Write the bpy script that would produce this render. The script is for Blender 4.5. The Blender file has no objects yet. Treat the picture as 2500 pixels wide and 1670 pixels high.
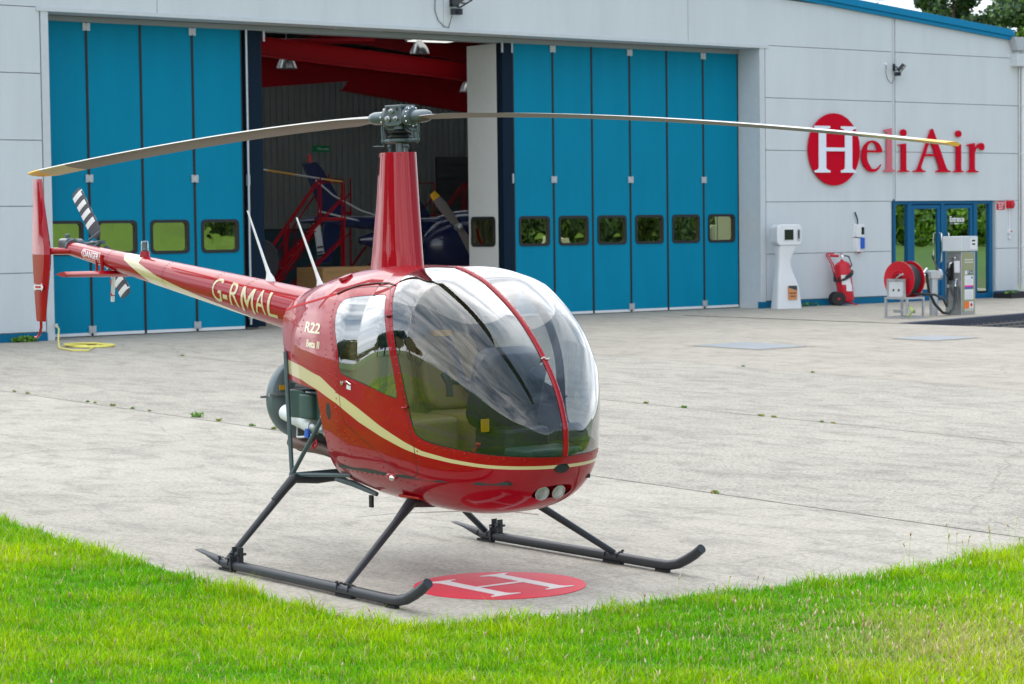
import bpy, bmesh, math, random
import numpy as np
from mathutils import Vector, Matrix, Euler
random.seed(7); rng = np.random.default_rng(7)
R = math.radians
sc = bpy.context.scene
col = sc.collection

# ------------------------------------------------------------------ camera
cd = bpy.data.cameras.new("camera"); cam = bpy.data.objects.new("camera", cd); col.objects.link(cam)
yaw, pitch, roll = 2.4956, -.0519, -.0121
fwv = Vector((math.cos(pitch)*math.cos(yaw), math.cos(pitch)*math.sin(yaw), math.sin(pitch)))
rv = Vector((math.sin(yaw), -math.cos(yaw), 0)); uv_ = rv.cross(fwv)
r2 = rv*math.cos(roll)+uv_*math.sin(roll); u2 = -rv*math.sin(roll)+uv_*math.cos(roll)
M = Matrix((r2, u2, -fwv)).transposed().to_4x4(); M.translation = Vector((11.1545, -7.6135, 1.9986))
cam.matrix_world = M
cd.sensor_width = 36; cd.lens = 5644.6/2500*36; cd.clip_start = .1; cd.clip_end = 2000
cd.dof.use_dof = True; cd.dof.focus_distance = 13.2; cd.dof.aperture_fstop = 9.0
sc.camera = cam
sc.render.resolution_x = 1024; sc.render.resolution_y = 684

# ------------------------------------------------------------------ world: bright broken overcast
SUN_EL, SUN_AZ = R(60), R(168)          # azimuth of the sun seen from the scene (math angle, from +x)
w = bpy.data.worlds.new("World"); sc.world = w; w.use_nodes = True
nt = w.node_tree; N = nt.nodes; L = nt.links; N.clear()
out = N.new('ShaderNodeOutputWorld'); bg = N.new('ShaderNodeBackground'); L.new(bg.outputs[0], out.inputs[0])
sky = N.new('ShaderNodeTexSky'); sky.sky_type = 'NISHITA'; sky.sun_disc = False
sky.sun_elevation = SUN_EL; sky.sun_rotation = math.pi/2-SUN_AZ
sky.air_density = 1.0; sky.dust_density = 2.0
tc = N.new('ShaderNodeTexCoord'); mp = N.new('ShaderNodeMapping'); mp.inputs['Scale'].default_value = (1.0, 1.5, 3.4)
mp.inputs['Rotation'].default_value = (0, 0, .6)
L.new(tc.outputs['Generated'], mp.inputs[0])
nz = N.new('ShaderNodeTexNoise'); nz.inputs['Scale'].default_value = 2.1; nz.inputs['Detail'].default_value = 9; nz.inputs['Roughness'].default_value = .58
nz.inputs['Distortion'].default_value = .5
L.new(mp.outputs[0], nz.inputs['Vector'])
cr = N.new('ShaderNodeValToRGB'); cr.color_ramp.elements[0].position = .33; cr.color_ramp.elements[1].position = .60
cr.color_ramp.elements[0].color = (2.2, 2.9, 3.8, 1); cr.color_ramp.elements[1].color = (12.5, 12.6, 12.8, 1)
e = cr.color_ramp.elements.new(.45); e.color = (6.0, 6.6, 7.3, 1)
L.new(nz.outputs['Fac'], cr.inputs[0])
# slate blue cloud added out of view, behind right of camera, to darken windshield reflections
nv = N.new('ShaderNodeVectorMath'); nv.operation = 'NORMALIZE'; L.new(tc.outputs['Generated'], nv.inputs[0])
dp = N.new('ShaderNodeVectorMath'); dp.operation = 'DOT_PRODUCT'; dp.inputs[1].default_value = (.66, .56, .50); L.new(nv.outputs[0], dp.inputs[0])
jn = N.new('ShaderNodeMath'); jn.operation = 'MULTIPLY_ADD'; jn.inputs[1].default_value = .5; L.new(nz.outputs['Fac'], jn.inputs[0]); L.new(dp.outputs['Value'], jn.inputs[2])
mr_ = N.new('ShaderNodeMapRange'); mr_.interpolation_type = 'SMOOTHSTEP'; mr_.inputs[1].default_value = .90; mr_.inputs[2].default_value = 1.22; L.new(jn.outputs[0], mr_.inputs[0])
mc = N.new('ShaderNodeMix'); mc.data_type = 'RGBA'; mc.blend_type = 'MULTIPLY'; mc.inputs[7].default_value = (.24, .31, .40, 1); L.new(mr_.outputs[0], mc.inputs[0]); L.new(cr.outputs[0], mc.inputs[6])
mx = N.new('ShaderNodeMix'); mx.data_type = 'RGBA'; mx.inputs[0].default_value = .85
L.new(sky.outputs[0], mx.inputs[6]); L.new(mc.outputs[2], mx.inputs[7]); L.new(mx.outputs[2], bg.inputs[0])
bg.inputs[1].default_value = .15
sl = bpy.data.lights.new("sun", 'SUN'); so = bpy.data.objects.new("sun", sl); col.objects.link(so)
sl.energy = .95; sl.angle = R(80); sl.color = (1, .965, .91)
sd = Vector((math.cos(SUN_EL)*math.cos(SUN_AZ), math.cos(SUN_EL)*math.sin(SUN_AZ), math.sin(SUN_EL)))
so.rotation_euler = (-sd).to_track_quat('-Z', 'Y').to_euler(); so.location = sd*60
vs = sc.view_settings; vs.view_transform = 'Standard'; vs.look = 'None'; vs.exposure = .58; vs.gamma = 1
sc.cycles.max_bounces = 10; sc.cycles.transparent_max_bounces = 24; sc.cycles.caustics_reflective = False; sc.cycles.caustics_refractive = False

# ------------------------------------------------------------------ helpers
def s2l(c): return tuple(((v/255)/12.92 if v/255 <= .04045 else ((v/255+.055)/1.055)**2.4) for v in c)
def tag(o, label=None, cat=None, group=None, kind=None):
    if label: o['label'] = label
    if cat: o['category'] = cat
    if group: o['group'] = group
    if kind: o['kind'] = kind
    return o
def empty(name, loc=(0, 0, 0), rz=0, label=None, cat=None, group=None):
    o = bpy.data.objects.new(name, None); col.objects.link(o); o.location = loc; o.rotation_euler = (0, 0, rz); o.empty_display_size = .2
    return tag(o, label, cat, group)
MATS = {}
def mat(name, c, rough=.5, metal=0., coat=0., var=0., vs_=8., bump=0., bs=60., spec=.5, trans=0., dark=None, croug=.03, stretch=None):
    """principled with a little colour/roughness variation and bump"""
    m = bpy.data.materials.new(name); m.use_nodes = True; nt = m.node_tree; b = nt.nodes['Principled BSDF']
    b.inputs['Base Color'].default_value = (*c, 1); b.inputs['Roughness'].default_value = rough; b.inputs['Metallic'].default_value = metal
    b.inputs['Coat Weight'].default_value = coat; b.inputs['Coat Roughness'].default_value = croug; b.inputs['Specular IOR Level'].default_value = spec
    if trans: b.inputs['Transmission Weight'].default_value = trans
    if var or bump:
        t = nt.nodes.new('ShaderNodeTexCoord'); src = t.outputs['Object']
        if stretch:
            mm = nt.nodes.new('ShaderNodeMapping'); mm.inputs['Scale'].default_value = stretch; nt.links.new(src, mm.inputs[0]); src = mm.outputs[0]
    if var:
        n = nt.nodes.new('ShaderNodeTexNoise'); n.inputs['Scale'].default_value = vs_; n.inputs['Detail'].default_value = 6; n.inputs['Roughness'].default_value = .65
        nt.links.new(src, n.inputs['Vector'])
        x = nt.nodes.new('ShaderNodeValToRGB'); x.color_ramp.elements[0].position = .3; x.color_ramp.elements[1].position = .7
        d = dark or tuple(v*(1-var) for v in c)
        x.color_ramp.elements[0].color = (*d, 1); x.color_ramp.elements[1].color = (*[min(1, v*(1+var*.35)) for v in c], 1)
        nt.links.new(n.outputs['Fac'], x.inputs[0]); nt.links.new(x.outputs[0], b.inputs['Base Color'])
        mr = nt.nodes.new('ShaderNodeMapRange'); mr.inputs[3].default_value = max(.02, rough*(1-var)); mr.inputs[4].default_value = min(1, rough*(1+var))
        nt.links.new(n.outputs['Fac'], mr.inputs[0]); nt.links.new(mr.outputs[0], b.inputs['Roughness'])
    if bump:
        n2 = nt.nodes.new('ShaderNodeTexNoise'); n2.inputs['Scale'].default_value = bs; n2.inputs['Detail'].default_value = 4
        nt.links.new(src, n2.inputs['Vector']); bp = nt.nodes.new('ShaderNodeBump'); bp.inputs['Strength'].default_value = bump; bp.inputs['Distance'].default_value = .01
        nt.links.new(n2.outputs['Fac'], bp.inputs['Height']); nt.links.new(bp.outputs[0], b.inputs['Normal'])
    MATS[name] = m
    return m
def glassmat(name, tint, refl, gcol=(1, 1, 1), rough=.0, fac0=.04, wav=0.):
    m = bpy.data.materials.new(name); m.use_nodes = True; nt = m.node_tree; nt.nodes.clear()
    o = nt.nodes.new('ShaderNodeOutputMaterial'); mxs = nt.nodes.new('ShaderNodeMixShader'); tr = nt.nodes.new('ShaderNodeBsdfTransparent'); gl = nt.nodes.new('ShaderNodeBsdfGlossy')
    tr.inputs[0].default_value = (*tint, 1); gl.inputs[0].default_value = (*gcol, 1); gl.inputs['Roughness'].default_value = rough
    fr = nt.nodes.new('ShaderNodeFresnel'); fr.inputs[0].default_value = 1.5
    mr = nt.nodes.new('ShaderNodeMath'); mr.operation = 'MULTIPLY_ADD'; mr.inputs[1].default_value = refl; mr.inputs[2].default_value = fac0; mr.use_clamp = True
    # back faces would see total reflection from Fresnel: use the geometry's facing instead
    lw = nt.nodes.new('ShaderNodeLayerWeight'); lw.inputs[0].default_value = .5
    pw = nt.nodes.new('ShaderNodeMath'); pw.operation = 'POWER'; pw.inputs[1].default_value = 2.3
    nt.links.new(lw.outputs['Facing'], pw.inputs[0]); nt.links.new(pw.outputs[0], mr.inputs[0]); nt.nodes.remove(fr)
    if wav:
        n = nt.nodes.new('ShaderNodeTexNoise'); n.inputs['Scale'].default_value = 1.6; t = nt.nodes.new('ShaderNodeTexCoord'); nt.links.new(t.outputs['Object'], n.inputs['Vector'])
        bp = nt.nodes.new('ShaderNodeBump'); bp.inputs['Strength'].default_value = wav; bp.inputs['Distance'].default_value = .02; nt.links.new(n.outputs['Fac'], bp.inputs['Height']); nt.links.new(bp.outputs[0], gl.inputs['Normal'])
    nt.links.new(mr.outputs[0], mxs.inputs[0]); nt.links.new(tr.outputs[0], mxs.inputs[1]); nt.links.new(gl.outputs[0], mxs.inputs[2]); nt.links.new(mxs.outputs[0], o.inputs[0])
    MATS[name] = m
    return m

class MB:
    def __init__(s): s.v = []; s.f = []; s.m = []; s.cur = 0
    def add(s, vs, fs, mi=None):
        k = len(s.v); s.v += [tuple(map(float, v)) for v in vs]; s.f += [tuple(i+k for i in f) for f in fs]; s.m += [s.cur if mi is None else mi]*len(fs); return s
    def box(s, c, d, rz=0, M=None, mi=None):
        x, y, z = d[0]/2, d[1]/2, d[2]/2
        vs = [Vector((a*x, b*y, e*z)) for a in (-1, 1) for b in (-1, 1) for e in (-1, 1)]
        R_ = Matrix.Rotation(rz, 3, 'Z') if M is None else M
        vs = [R_ @ v+Vector(c) for v in vs]
        return s.add(vs, [(0, 1, 3, 2), (4, 6, 7, 5), (0, 4, 5, 1), (2, 3, 7, 6), (0, 2, 6, 4), (1, 5, 7, 3)], mi)
    def b2(s, a, b, mi=None):
        return s.box([(a[i]+b[i])/2 for i in range(3)], [abs(b[i]-a[i]) for i in range(3)], mi=mi)
    def rbox(s, c, d, r=.02, n=4, axis='z', M=None, mi=None):
        """box with rounded edges parallel to axis"""
        ax = 'xyz'.index(axis); o = [i for i in range(3) if i != ax]; a, b = d[o[0]]/2, d[o[1]]/2; pts = []
        for q, (sx, sy) in enumerate(((1, 1), (-1, 1), (-1, -1), (1, -1))):
            for k in range(n+1):
                t = math.pi/2*(q+k/n); pts.append((sx*(a-r)+r*math.cos(t), sy*(b-r)+r*math.sin(t)))
        return s.prism(pts, axis, -d[ax]/2, d[ax]/2, c=c, M=M, mi=mi)
    def prism(s, pts, axis, lo, hi, c=(0, 0, 0), M=None, mi=None):
        ax = 'xyz'.index(axis); o = [i for i in range(3) if i != ax]; vs = []
        for h in (lo, hi):
            for p in pts:
                v = [0, 0, 0]; v[o[0]] = p[0]; v[o[1]] = p[1]; v[ax] = h; v = Vector(v)
                if M is not None: v = M @ v
                vs.append(v+Vector(c))
        n = len(pts); fs = [tuple(range(n-1, -1, -1)), tuple(range(n, 2*n))]+[(i, (i+1) % n, n+(i+1) % n, n+i) for i in range(n)]
        return s.add(vs, fs, mi)
    def tube(s, path, r, n=10, caps=True, mi=None, flat=1.):
        P = [Vector(p) for p in path]; rr = r if hasattr(r, '__len__') else [r]*len(P); vs = []; up = None
        for i, p in enumerate(P):
            t = (P[min(i+1, len(P)-1)]-P[max(i-1, 0)]).normalized()
            if up is None:
                up = Vector((0, 0, 1)) if abs(t.z) < .9 else Vector((1, 0, 0))
            a = t.cross(up).normalized(); b = a.cross(t).normalized(); up = b
            for k in range(n):
                th = 2*math.pi*k/n; vs.append(p+(a*math.cos(th)+b*math.sin(th)*flat)*rr[i])
        fs = [(i*n+k, i*n+(k+1) % n, (i+1)*n+(k+1) % n, (i+1)*n+k) for i in range(len(P)-1) for k in range(n)]
        if caps: fs += [tuple(range(n-1, -1, -1)), tuple((len(P)-1)*n+k for k in range(n))]
        return s.add(vs, fs, mi)
    def cyl(s, a, b, r, n=16, r1=None, mi=None): return s.tube([a, b], [r, r if r1 is None else r1], n, mi=mi)
    def lathe(s, prof, c=(0, 0, 0), ax=(0, 0, 1), n=20, mi=None):
        """prof: (radius, height) pairs"""
        q = Vector((0, 0, 1)).rotation_difference(Vector(ax).normalized()); c = Vector(c)
        vs = [c+q @ Vector((r_*math.cos(2*math.pi*k/n), r_*math.sin(2*math.pi*k/n), h)) for r_, h in prof for k in range(n)]
        fs = [(i*n+k, i*n+(k+1) % n, (i+1)*n+(k+1) % n, (i+1)*n+k) for i in range(len(prof)-1) for k in range(n)]
        if prof[0][0] > 1e-4: fs.append(tuple(range(n-1, -1, -1)))
        if prof[-1][0] > 1e-4: fs.append(tuple((len(prof)-1)*n+k for k in range(n)))
        return s.add(vs, fs, mi)
    def ell(s, c, r, n=16, mi=None):
        pr = []; m = n//2
        vs = [(c[0]+r[0]*math.sin(math.pi*i/m)*math.cos(2*math.pi*k/n), c[1]+r[1]*math.sin(math.pi*i/m)*math.sin(2*math.pi*k/n), c[2]-r[2]*math.cos(math.pi*i/m)) for i in range(m+1) for k in range(n)]
        fs = [(i*n+k, i*n+(k+1) % n, (i+1)*n+(k+1) % n, (i+1)*n+k) for i in range(m) for k in range(n)]
        return s.add(vs, fs, mi)
    def loft(s, secs, close=True, caps=True, mi=None):
        n = len(secs[0]); vs = [v for q in secs for v in q]; kk = n if close else n-1
        fs = [(i*n+k, i*n+(k+1) % n, (i+1)*n+(k+1) % n, (i+1)*n+k) for i in range(len(secs)-1) for k in range(kk)]
        if caps: fs += [tuple(range(n-1, -1, -1)), tuple((len(secs)-1)*n+k for k in range(n))]
        return s.add(vs, fs, mi)
    def build(s, name, mats, parent=None, ang=35, bev=0, label=None, flip=False, loc=None, rot=None):
        me = bpy.data.meshes.new(name); me.from_pydata(s.v, [], s.f)
        if not isinstance(mats, (list, tuple)): mats = [mats]
        for m in mats: me.materials.append(MATS[m] if isinstance(m, str) else m)
        me.polygons.foreach_set('material_index', s.m)
        bm = bmesh.new(); bm.from_mesh(me); bmesh.ops.remove_doubles(bm, verts=bm.verts, dist=1e-5)
        bmesh.ops.recalc_face_normals(bm, faces=bm.faces); bm.to_mesh(me); bm.free()
        me.polygons.foreach_set('use_smooth', [True]*len(me.polygons)); me.set_sharp_from_angle(angle=R(ang))
        o = bpy.data.objects.new(name, me); col.objects.link(o)
        if parent: o.parent = parent
        if loc: o.location = loc
        if rot: o.rotation_euler = rot
        if bev:
            b = o.modifiers.new('bevel', 'BEVEL'); b.width = bev; b.segments = 2; b.limit_method = 'ANGLE'; b.angle_limit = R(40); b.harden_normals = True
        if label: o['label'] = label
        return o
def glyph(name, splines, depth, m, parent, loc, rot=(0, 0, 0), bev=0):
    cu = bpy.data.curves.new(name, 'CURVE'); cu.dimensions = '2D'; cu.fill_mode = 'BOTH'; cu.extrude = depth/2; cu.bevel_depth = bev
    for pts in splines:
        sp = cu.splines.new('POLY'); sp.points.add(len(pts)-1); sp.use_cyclic_u = True
        for i, p in enumerate(pts): sp.points[i].co = (p[0], p[1], 0, 1)
    return curve_to_mesh(cu, name, m, parent, loc, rot)
def curve_to_mesh(cu, name, m, parent, loc, rot, keep=True):
    t = bpy.data.objects.new(name+'_tmp', cu); col.objects.link(t)
    dg = bpy.context.evaluated_depsgraph_get(); me = bpy.data.meshes.new_from_object(t.evaluated_get(dg)); me.name = name
    bpy.data.objects.remove(t); bpy.data.curves.remove(cu)
    me.materials.clear(); me.materials.append(MATS[m])
    o = bpy.data.objects.new(name, me); col.objects.link(o)
    if parent: o.parent = parent
    o.location = loc; o.rotation_euler = rot
    return o
def text_mesh(name, txt, size, m, parent, loc, rot, sx=1., bold=0., depth=.002, align='CENTER', space=1.):
    cu = bpy.data.curves.new(name, 'FONT'); cu.body = txt; cu.size = size; cu.align_x = align; cu.align_y = 'CENTER'; cu.extrude = depth/2; cu.offset = bold; cu.space_character = space
    cu.resolution_u = 4
    o = curve_to_mesh(cu, name, m, parent, loc, rot)
    for v in o.data.vertices: v.co.x *= sx
    return o
def leafcrown(mb, clumps, n, size, mis=(0,), up=.3):
    """many small leaf faces through the clumps' volume; clumps: (centre, radii)"""
    vol = np.array([c[1][0]*c[1][1]*c[1][2] for c in clumps])**.75; pr = vol/vol.sum(); idx = rng.choice(len(clumps), n, p=pr)
    d = rng.normal(size=(n, 3)); d /= np.linalg.norm(d, axis=1)[:, None]; rad = rng.random(n)**.45
    Cc = np.array([c[0] for c in clumps])[idx]; Rr = np.array([c[1] for c in clumps])[idx]
    P = Cc+d*Rr*rad[:, None]
    nn = d+rng.normal(size=(n, 3))*.7+np.array([0, 0, up]); nn /= np.linalg.norm(nn, axis=1)[:, None]
    a = np.cross(nn, rng.normal(size=(n, 3))); a /= np.linalg.norm(a, axis=1)[:, None]; b = np.cross(nn, a)
    s = size*(.6+.8*rng.random(n))[:, None]; k = len(mb.v)
    V = np.stack([P-a*s*.5-b*s*.2, P+b*s*.5, P+a*s*.6, P-b*s*.6+a*s*.1], 1).reshape(-1, 3)
    mb.v += [tuple(v) for v in V.tolist()]; mb.f += [(k+4*i, k+4*i+1, k+4*i+2, k+4*i+3) for i in range(n)]
    mb.m += [mis[j] for j in rng.integers(0, len(mis), n)]

# ------------------------------------------------------------------ materials
mat('cladding', s2l((206, 213, 217)), .5, spec=.35, var=.07, vs_=1.6, bump=.0, stretch=(1, 1, .18))
mat('cladding_trim', s2l((200, 206, 210)), .4, var=.05)
mat('cladding_shadow_gap', (.27, .31, .33), .7)
mat('door_blue', (.0, .232, .385), .6, spec=.12, var=.10, vs_=1.9, stretch=(1, 1, .25))
mat('trim_blue', s2l((14, 126, 172)), .5, spec=.15, var=.05)
mat('frame_blue', s2l((14, 92, 136)), .4, spec=.2)
mat('door_edge', s2l((8, 30, 48)), .6, spec=.15)
mat('rubber', (.012, .013, .015), .55)
mat('door_inner', s2l((205, 208, 205)), .5, var=.04)
mat('galv', (.55, .57, .59), .42, metal=.7, var=.15, vs_=20)
mat('steel', (.52, .53, .54), .3, metal=.9, var=.12, vs_=12)
mat('chrome', (.8, .81, .82), .08, metal=1)
mat('white_paint', (.78, .79, .8), .35)
mat('white_plastic', (.74, .76, .78), .4, var=.03)
mat('sign_red', s2l((196, 0, 36)), .5, spec=.08)
mat('sign_pink', s2l((205, 98, 112)), .35)
mat('sign_white', s2l((226, 232, 244)), .35)
mat('red_paint', (.355, .0, .009), .4, metal=.0, coat=.78, bump=.0, spec=.06, croug=.015)
mat('pinstripe', (.5, .0, .004), .5, spec=.1)
mat('red_seam', s2l((70, 4, 10)), .4)
mat('cream_paint', s2l((214, 198, 150)), .3, coat=1., croug=.02)
mat('cabin_inner', (.09, .085, .08), .7)
mat('grey_inner', (.42, .42, .4), .7)
mat('tan_leather', s2l((168, 138, 92)), .5, bump=.1, bs=90)
mat('console_dark', (.02, .023, .027), .45)
mat('belt', (.018, .025, .045), .7)
mat('black_paint', (.022, .027, .034), .42, var=.1, vs_=25, bump=.04, bs=150)
mat('frame_green', (.06, .095, .105), .4)
mat('hub_grey', (.12, .15, .165), .3, metal=.35, var=.12, vs_=30)
mat('engine_green', (.045, .09, .085), .45, var=.1)
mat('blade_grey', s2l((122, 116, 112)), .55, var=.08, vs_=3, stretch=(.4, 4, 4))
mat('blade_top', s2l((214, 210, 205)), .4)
mat('blade_cream', s2l((205, 188, 150)), .5, var=.05)
mat('blade_yellow', s2l((240, 180, 10)), .4)
mat('tail_black', (.05, .058, .07), .5)
mat('shroud', (.16, .20, .22), .4, metal=.3, var=.08, vs_=6)
mat('exhaust', (.16, .1, .085), .55, metal=.5, var=.35, vs_=14)
mat('red_safety', s2l((196, 18, 40)), .4, var=.08, vs_=6)
mat('hose_black', (.012, .02, .024), .45)
mat('tyre', (.018, .018, .02), .75)
mat('yellow', s2l((232, 170, 20)), .45)
mat('hose_yellow', s2l((226, 216, 110)), .45)
mat('lime', s2l((196, 226, 10)), .45)
mat('pump_green', s2l((150, 155, 118)), .45, var=.06)
mat('wood', s2l((172, 132, 84)), .7, var=.2, vs_=5, stretch=(1, 1, 8))
mat('navy', s2l((14, 30, 74)), .25, coat=.6)
mat('plinth_blue', s2l((14, 104, 142)), .5, spec=.15)
mat('hangar_red', s2l((152, 5, 22)), .5, spec=.15, var=.12, vs_=1.5)
mat('dark_sheet', (.03, .034, .038), .7)
mat('paper', (.75, .76, .78), .6)
mat('orange', s2l((240, 110, 20)), .5)
mat('blue_plastic', s2l((20, 90, 190)), .4)
mat('exit_green', s2l((0, 120, 70)), .5)
mat('dark_glass', (.015, .02, .02), .12)
mat('bark', (.09, .065, .045), .85, var=.3, vs_=6)
def foliage(name, c, v=.5, tr=.35):
    m = bpy.data.materials.new(name); m.use_nodes = True; nt = m.node_tree; b = nt.nodes['Principled BSDF']; b.inputs['Roughness'].default_value = .55
    g = nt.nodes.new('ShaderNodeNewGeometry'); x = nt.nodes.new('ShaderNodeValToRGB')
    x.color_ramp.elements[0].color = (*[q*(1-v) for q in c], 1); x.color_ramp.elements[1].color = (*[min(1, q*(1+v)) for q in c], 1)
    nt.links.new(g.outputs['Random Per Island'], x.inputs[0]); nt.links.new(x.outputs[0], b.inputs['Base Color'])
    t = nt.nodes.new('ShaderNodeBsdfTranslucent'); nt.links.new(x.outputs[0], t.inputs[0]); ms = nt.nodes.new('ShaderNodeMixShader'); ms.inputs[0].default_value = tr
    nt.links.new(b.outputs[0], ms.inputs[1]); nt.links.new(t.outputs[0], ms.inputs[2]); nt.links.new(ms.outputs[0], nt.nodes['Material Output'].inputs[0])
    MATS[name] = m
foliage('leaf_dark', (.035, .085, .045)); foliage('leaf_mid', (.10, .19, .045)); foliage('leaf_lime', (.17, .33, .02)); foliage('leaf_weed', (.13, .3, .03)); foliage('leaf_straw', (.45, .36, .12))
glassmat('windshield', (.64, .69, .72), 1.0, fac0=.07, wav=.08)
glassmat('side_glass', (.68, .72, .70), 1.0, fac0=.17, wav=.12)
glassmat('door_glass', (.16, .20, .16), .6, gcol=(1., 1., .5), fac0=.58, wav=.12)
glassmat('entrance_glass', (.12, .16, .15), .6, gcol=(.92, 1, .92), fac0=.62, wav=.05)
glassmat('clear_cover', (.95, .97, .97), 1.0, fac0=.05)

# ------------------------------------------------------------------ ground
def concrete(name, base, speck, grime=.5):
    m = bpy.data.materials.new(name); m.use_nodes = True; nt = m.node_tree; A = nt.nodes.new; K = nt.links.new; b = nt.nodes['Principled BSDF']; b.inputs['Roughness'].default_value = .85
    t = A('ShaderNodeTexCoord'); o = t.outputs['Object']
    def noise(s, d, r=.6, st=None, dist=0):
        n = A('ShaderNodeTexNoise'); n.inputs['Scale'].default_value = s; n.inputs['Detail'].default_value = d; n.inputs['Roughness'].default_value = r; n.inputs['Distortion'].default_value = dist
        if st:
            mm = A('ShaderNodeMapping'); mm.inputs['Scale'].default_value = st; mm.inputs['Rotation'].default_value = (0, 0, .7); K(o, mm.inputs[0]); K(mm.outputs[0], n.inputs[0])
        else: K(o, n.inputs[0])
        return n.outputs['Fac']
    def ramp(f, p0, c0, p1, c1):
        x = A('ShaderNodeValToRGB'); x.color_ramp.elements[0].position = p0; x.color_ramp.elements[1].position = p1
        x.color_ramp.elements[0].color = (*c0, 1); x.color_ramp.elements[1].color = (*c1, 1); K(f, x.inputs[0]); return x.outputs[0]
    def mul(a, c, f=1.):
        x = A('ShaderNodeMix'); x.data_type = 'RGBA'; x.blend_type = 'MULTIPLY'; x.inputs[0].default_value = f; K(a, x.inputs[6]); K(c, x.inputs[7]); return x.outputs[2]
    c = ramp(noise(.35, 8, .62), .25, tuple(v*.84 for v in base), .75, tuple(v*1.1 for v in base))
    g = 1-grime*.30
    c = mul(c, ramp(noise(1.4, 10, .7, (1., 2.4, 1), .6), .36, (g, g, g*1.01), .54, (1, 1, 1)))
    c = mul(c, ramp(noise(5.5, 8, .75, None, .4), .34, (.80, .80, .795), .48, (1, 1, 1)))
    c = mul(c, ramp(noise(30, 6, .85), .36, (1-speck*1.35,)*3, .54, (1, 1, 1)))
    c = mul(c, ramp(noise(150, 3, .9), .30, (1-speck,)*3, .58, (1.06, 1.05, 1.03)))
    v = A('ShaderNodeTexVoronoi'); v.inputs['Scale'].default_value = 75; K(o, v.inputs[0]); c = mul(c, ramp(v.outputs['Distance'], .0, (1-speck*.9,)*3, .35, (1, 1, 1)))
    c = mul(c, ramp(noise(1.1, 5, .6, None, .8), .64, (1, 1, 1), .72, (.84, .835, .82)))
    # thin wandering cracks and tyre-dark streaks
    w_ = A('ShaderNodeTexVoronoi'); w_.feature = 'DISTANCE_TO_EDGE'; w_.inputs['Scale'].default_value = .22; nn = A('ShaderNodeTexNoise'); nn.inputs['Scale'].default_value = 1.6; nn.inputs['Detail'].default_value = 5; K(o, nn.inputs[0])
    mv = A('ShaderNodeMix'); mv.data_type = 'VECTOR'; mv.inputs[0].default_value = .22; K(o, mv.inputs[4]); K(nn.outputs['Color'], mv.inputs[5]); K(mv.outputs[1], w_.inputs[0])
    c = mul(c, ramp(w_.outputs['Distance'], .0012, (.62, .62, .6), .0035, (1, 1, 1)), .55)
    K(c, b.inputs['Base Color'])
    bp = A('ShaderNodeBump'); bp.inputs['Strength'].default_value = .35+speck; bp.inputs['Distance'].default_value = .004; K(noise(95, 4, .8), bp.inputs['Height']); K(bp.outputs[0], b.inputs['Normal'])
    MATS[name] = m
concrete('concrete_smooth', (.53, .495, .425), .34, .9); concrete('concrete_coarse', (.54, .505, .435), .48, .9); concrete('concrete_far', (.48, .44, .37), .3, .8)
mat('joint_dirt', (.28, .25, .2), .95, var=.35, vs_=9)

TH = .0227
def BW(out_, s, z=0.):   # facade frame (metres out from the facade, metres along it, height) to world
    return (-26.10+out_*.99974-s*.0227, -.593+out_*.0227+s*.99974, z)
def sheet(name, ring, z, m, kind='structure', label=None):
    mb = MB(); mb.add([(x, y, z) for x, y in ring], [tuple(range(len(ring)))]); o = mb.build(name, m); o['kind'] = kind; return o
# the lowest sheet reaches the horizon; farther out it rises as a grassy slope
gx = np.array([-400, -200, -120, -80, -50, -10, 6, 14, 25, 45, 70, 100, 140, 190, 260, 400.]); gy = np.array([-400, -200, -100, -50, -20, 0, 20, 40, 80, 140, 220, 400.])
mb = MB(); vv = []
for x in gx:
    for y in gy:
        h = -.42+(0 if x < 25 else 9.*min(1, (x-25)/165)**1.3)+(0 if y > -50 else 5*min(1, (-50-y)/150)); vv.append((x, y, h))
ff = [(i*len(gy)+j, (i+1)*len(gy)+j, (i+1)*len(gy)+j+1, i*len(gy)+j+1) for i in range(len(gx)-1) for j in range(len(gy)-1)]
mat('field_green', (.075, .16, .01), .9, var=.35, vs_=.12, bump=.5, bs=2.)
mat('soil', (.10, .14, .03), .95, var=.4, vs_=3)
mb.add(vv, ff); mb.build('field', 'field_green')['kind'] = 'structure'
# grass edge of the apron (world xy)
EDGE = [(-60, -.1), (-20, -.50), (-8, -.82), (-4.5, -.94), (-3.4, -1.02), (-2.0, -1.19), (-.8, -1.26), (.1, -1.33), (.7, -1.35), (1.1, -1.37), (1.5, -1.38), (1.78, -1.34), (1.90, -1.22), (1.97, -1.05), (2.06, -.72), (2.13, -.2), (2.09, .3), (2.12, .7), (2.2, 1.25), (2.25, 1.65), (2.2, 2.1), (2.11, 2.8), (2.1, 5), (2.3, 12), (2.5, 60)]
sheet('concrete_base', [(-58, -30), (5, -30), (5, 62), (-58, 62)], -.40, 'soil')
LN = [lambda x: 3.52-.055*(x-1.5), lambda x: 8.15-.085*(x+2), lambda x: 13.3-.15*(x+9.4)]
def slab(name, lo, hi, m, x0=-25.3, x1=2.6):
    xs = np.linspace(x0, x1, 14); g = .009
    mb = MB(); vs = [(x, lo(x)+g, 0) for x in xs]+[(x, hi(x)-g, 0) for x in xs]; n = len(xs)
    mb.add(vs, [(i, i+1, n+i+1, n+i) for i in range(n-1)]); mb.build(name, m)['kind'] = 'structure'
slab('apron_slab', lambda x: -3.2 if x > -60 else 0, LN[0], 'concrete_smooth')
slab('apron_slab', LN[0], LN[1], 'concrete_coarse'); slab('apron_slab', LN[1], LN[2], 'concrete_coarse')
sheet('slab_joint_bed', [(-25.3, -3.0), (2.6, -3.0), (2.6, 14), (-25.3, 17.)], -.012, 'joint_dirt')
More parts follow.
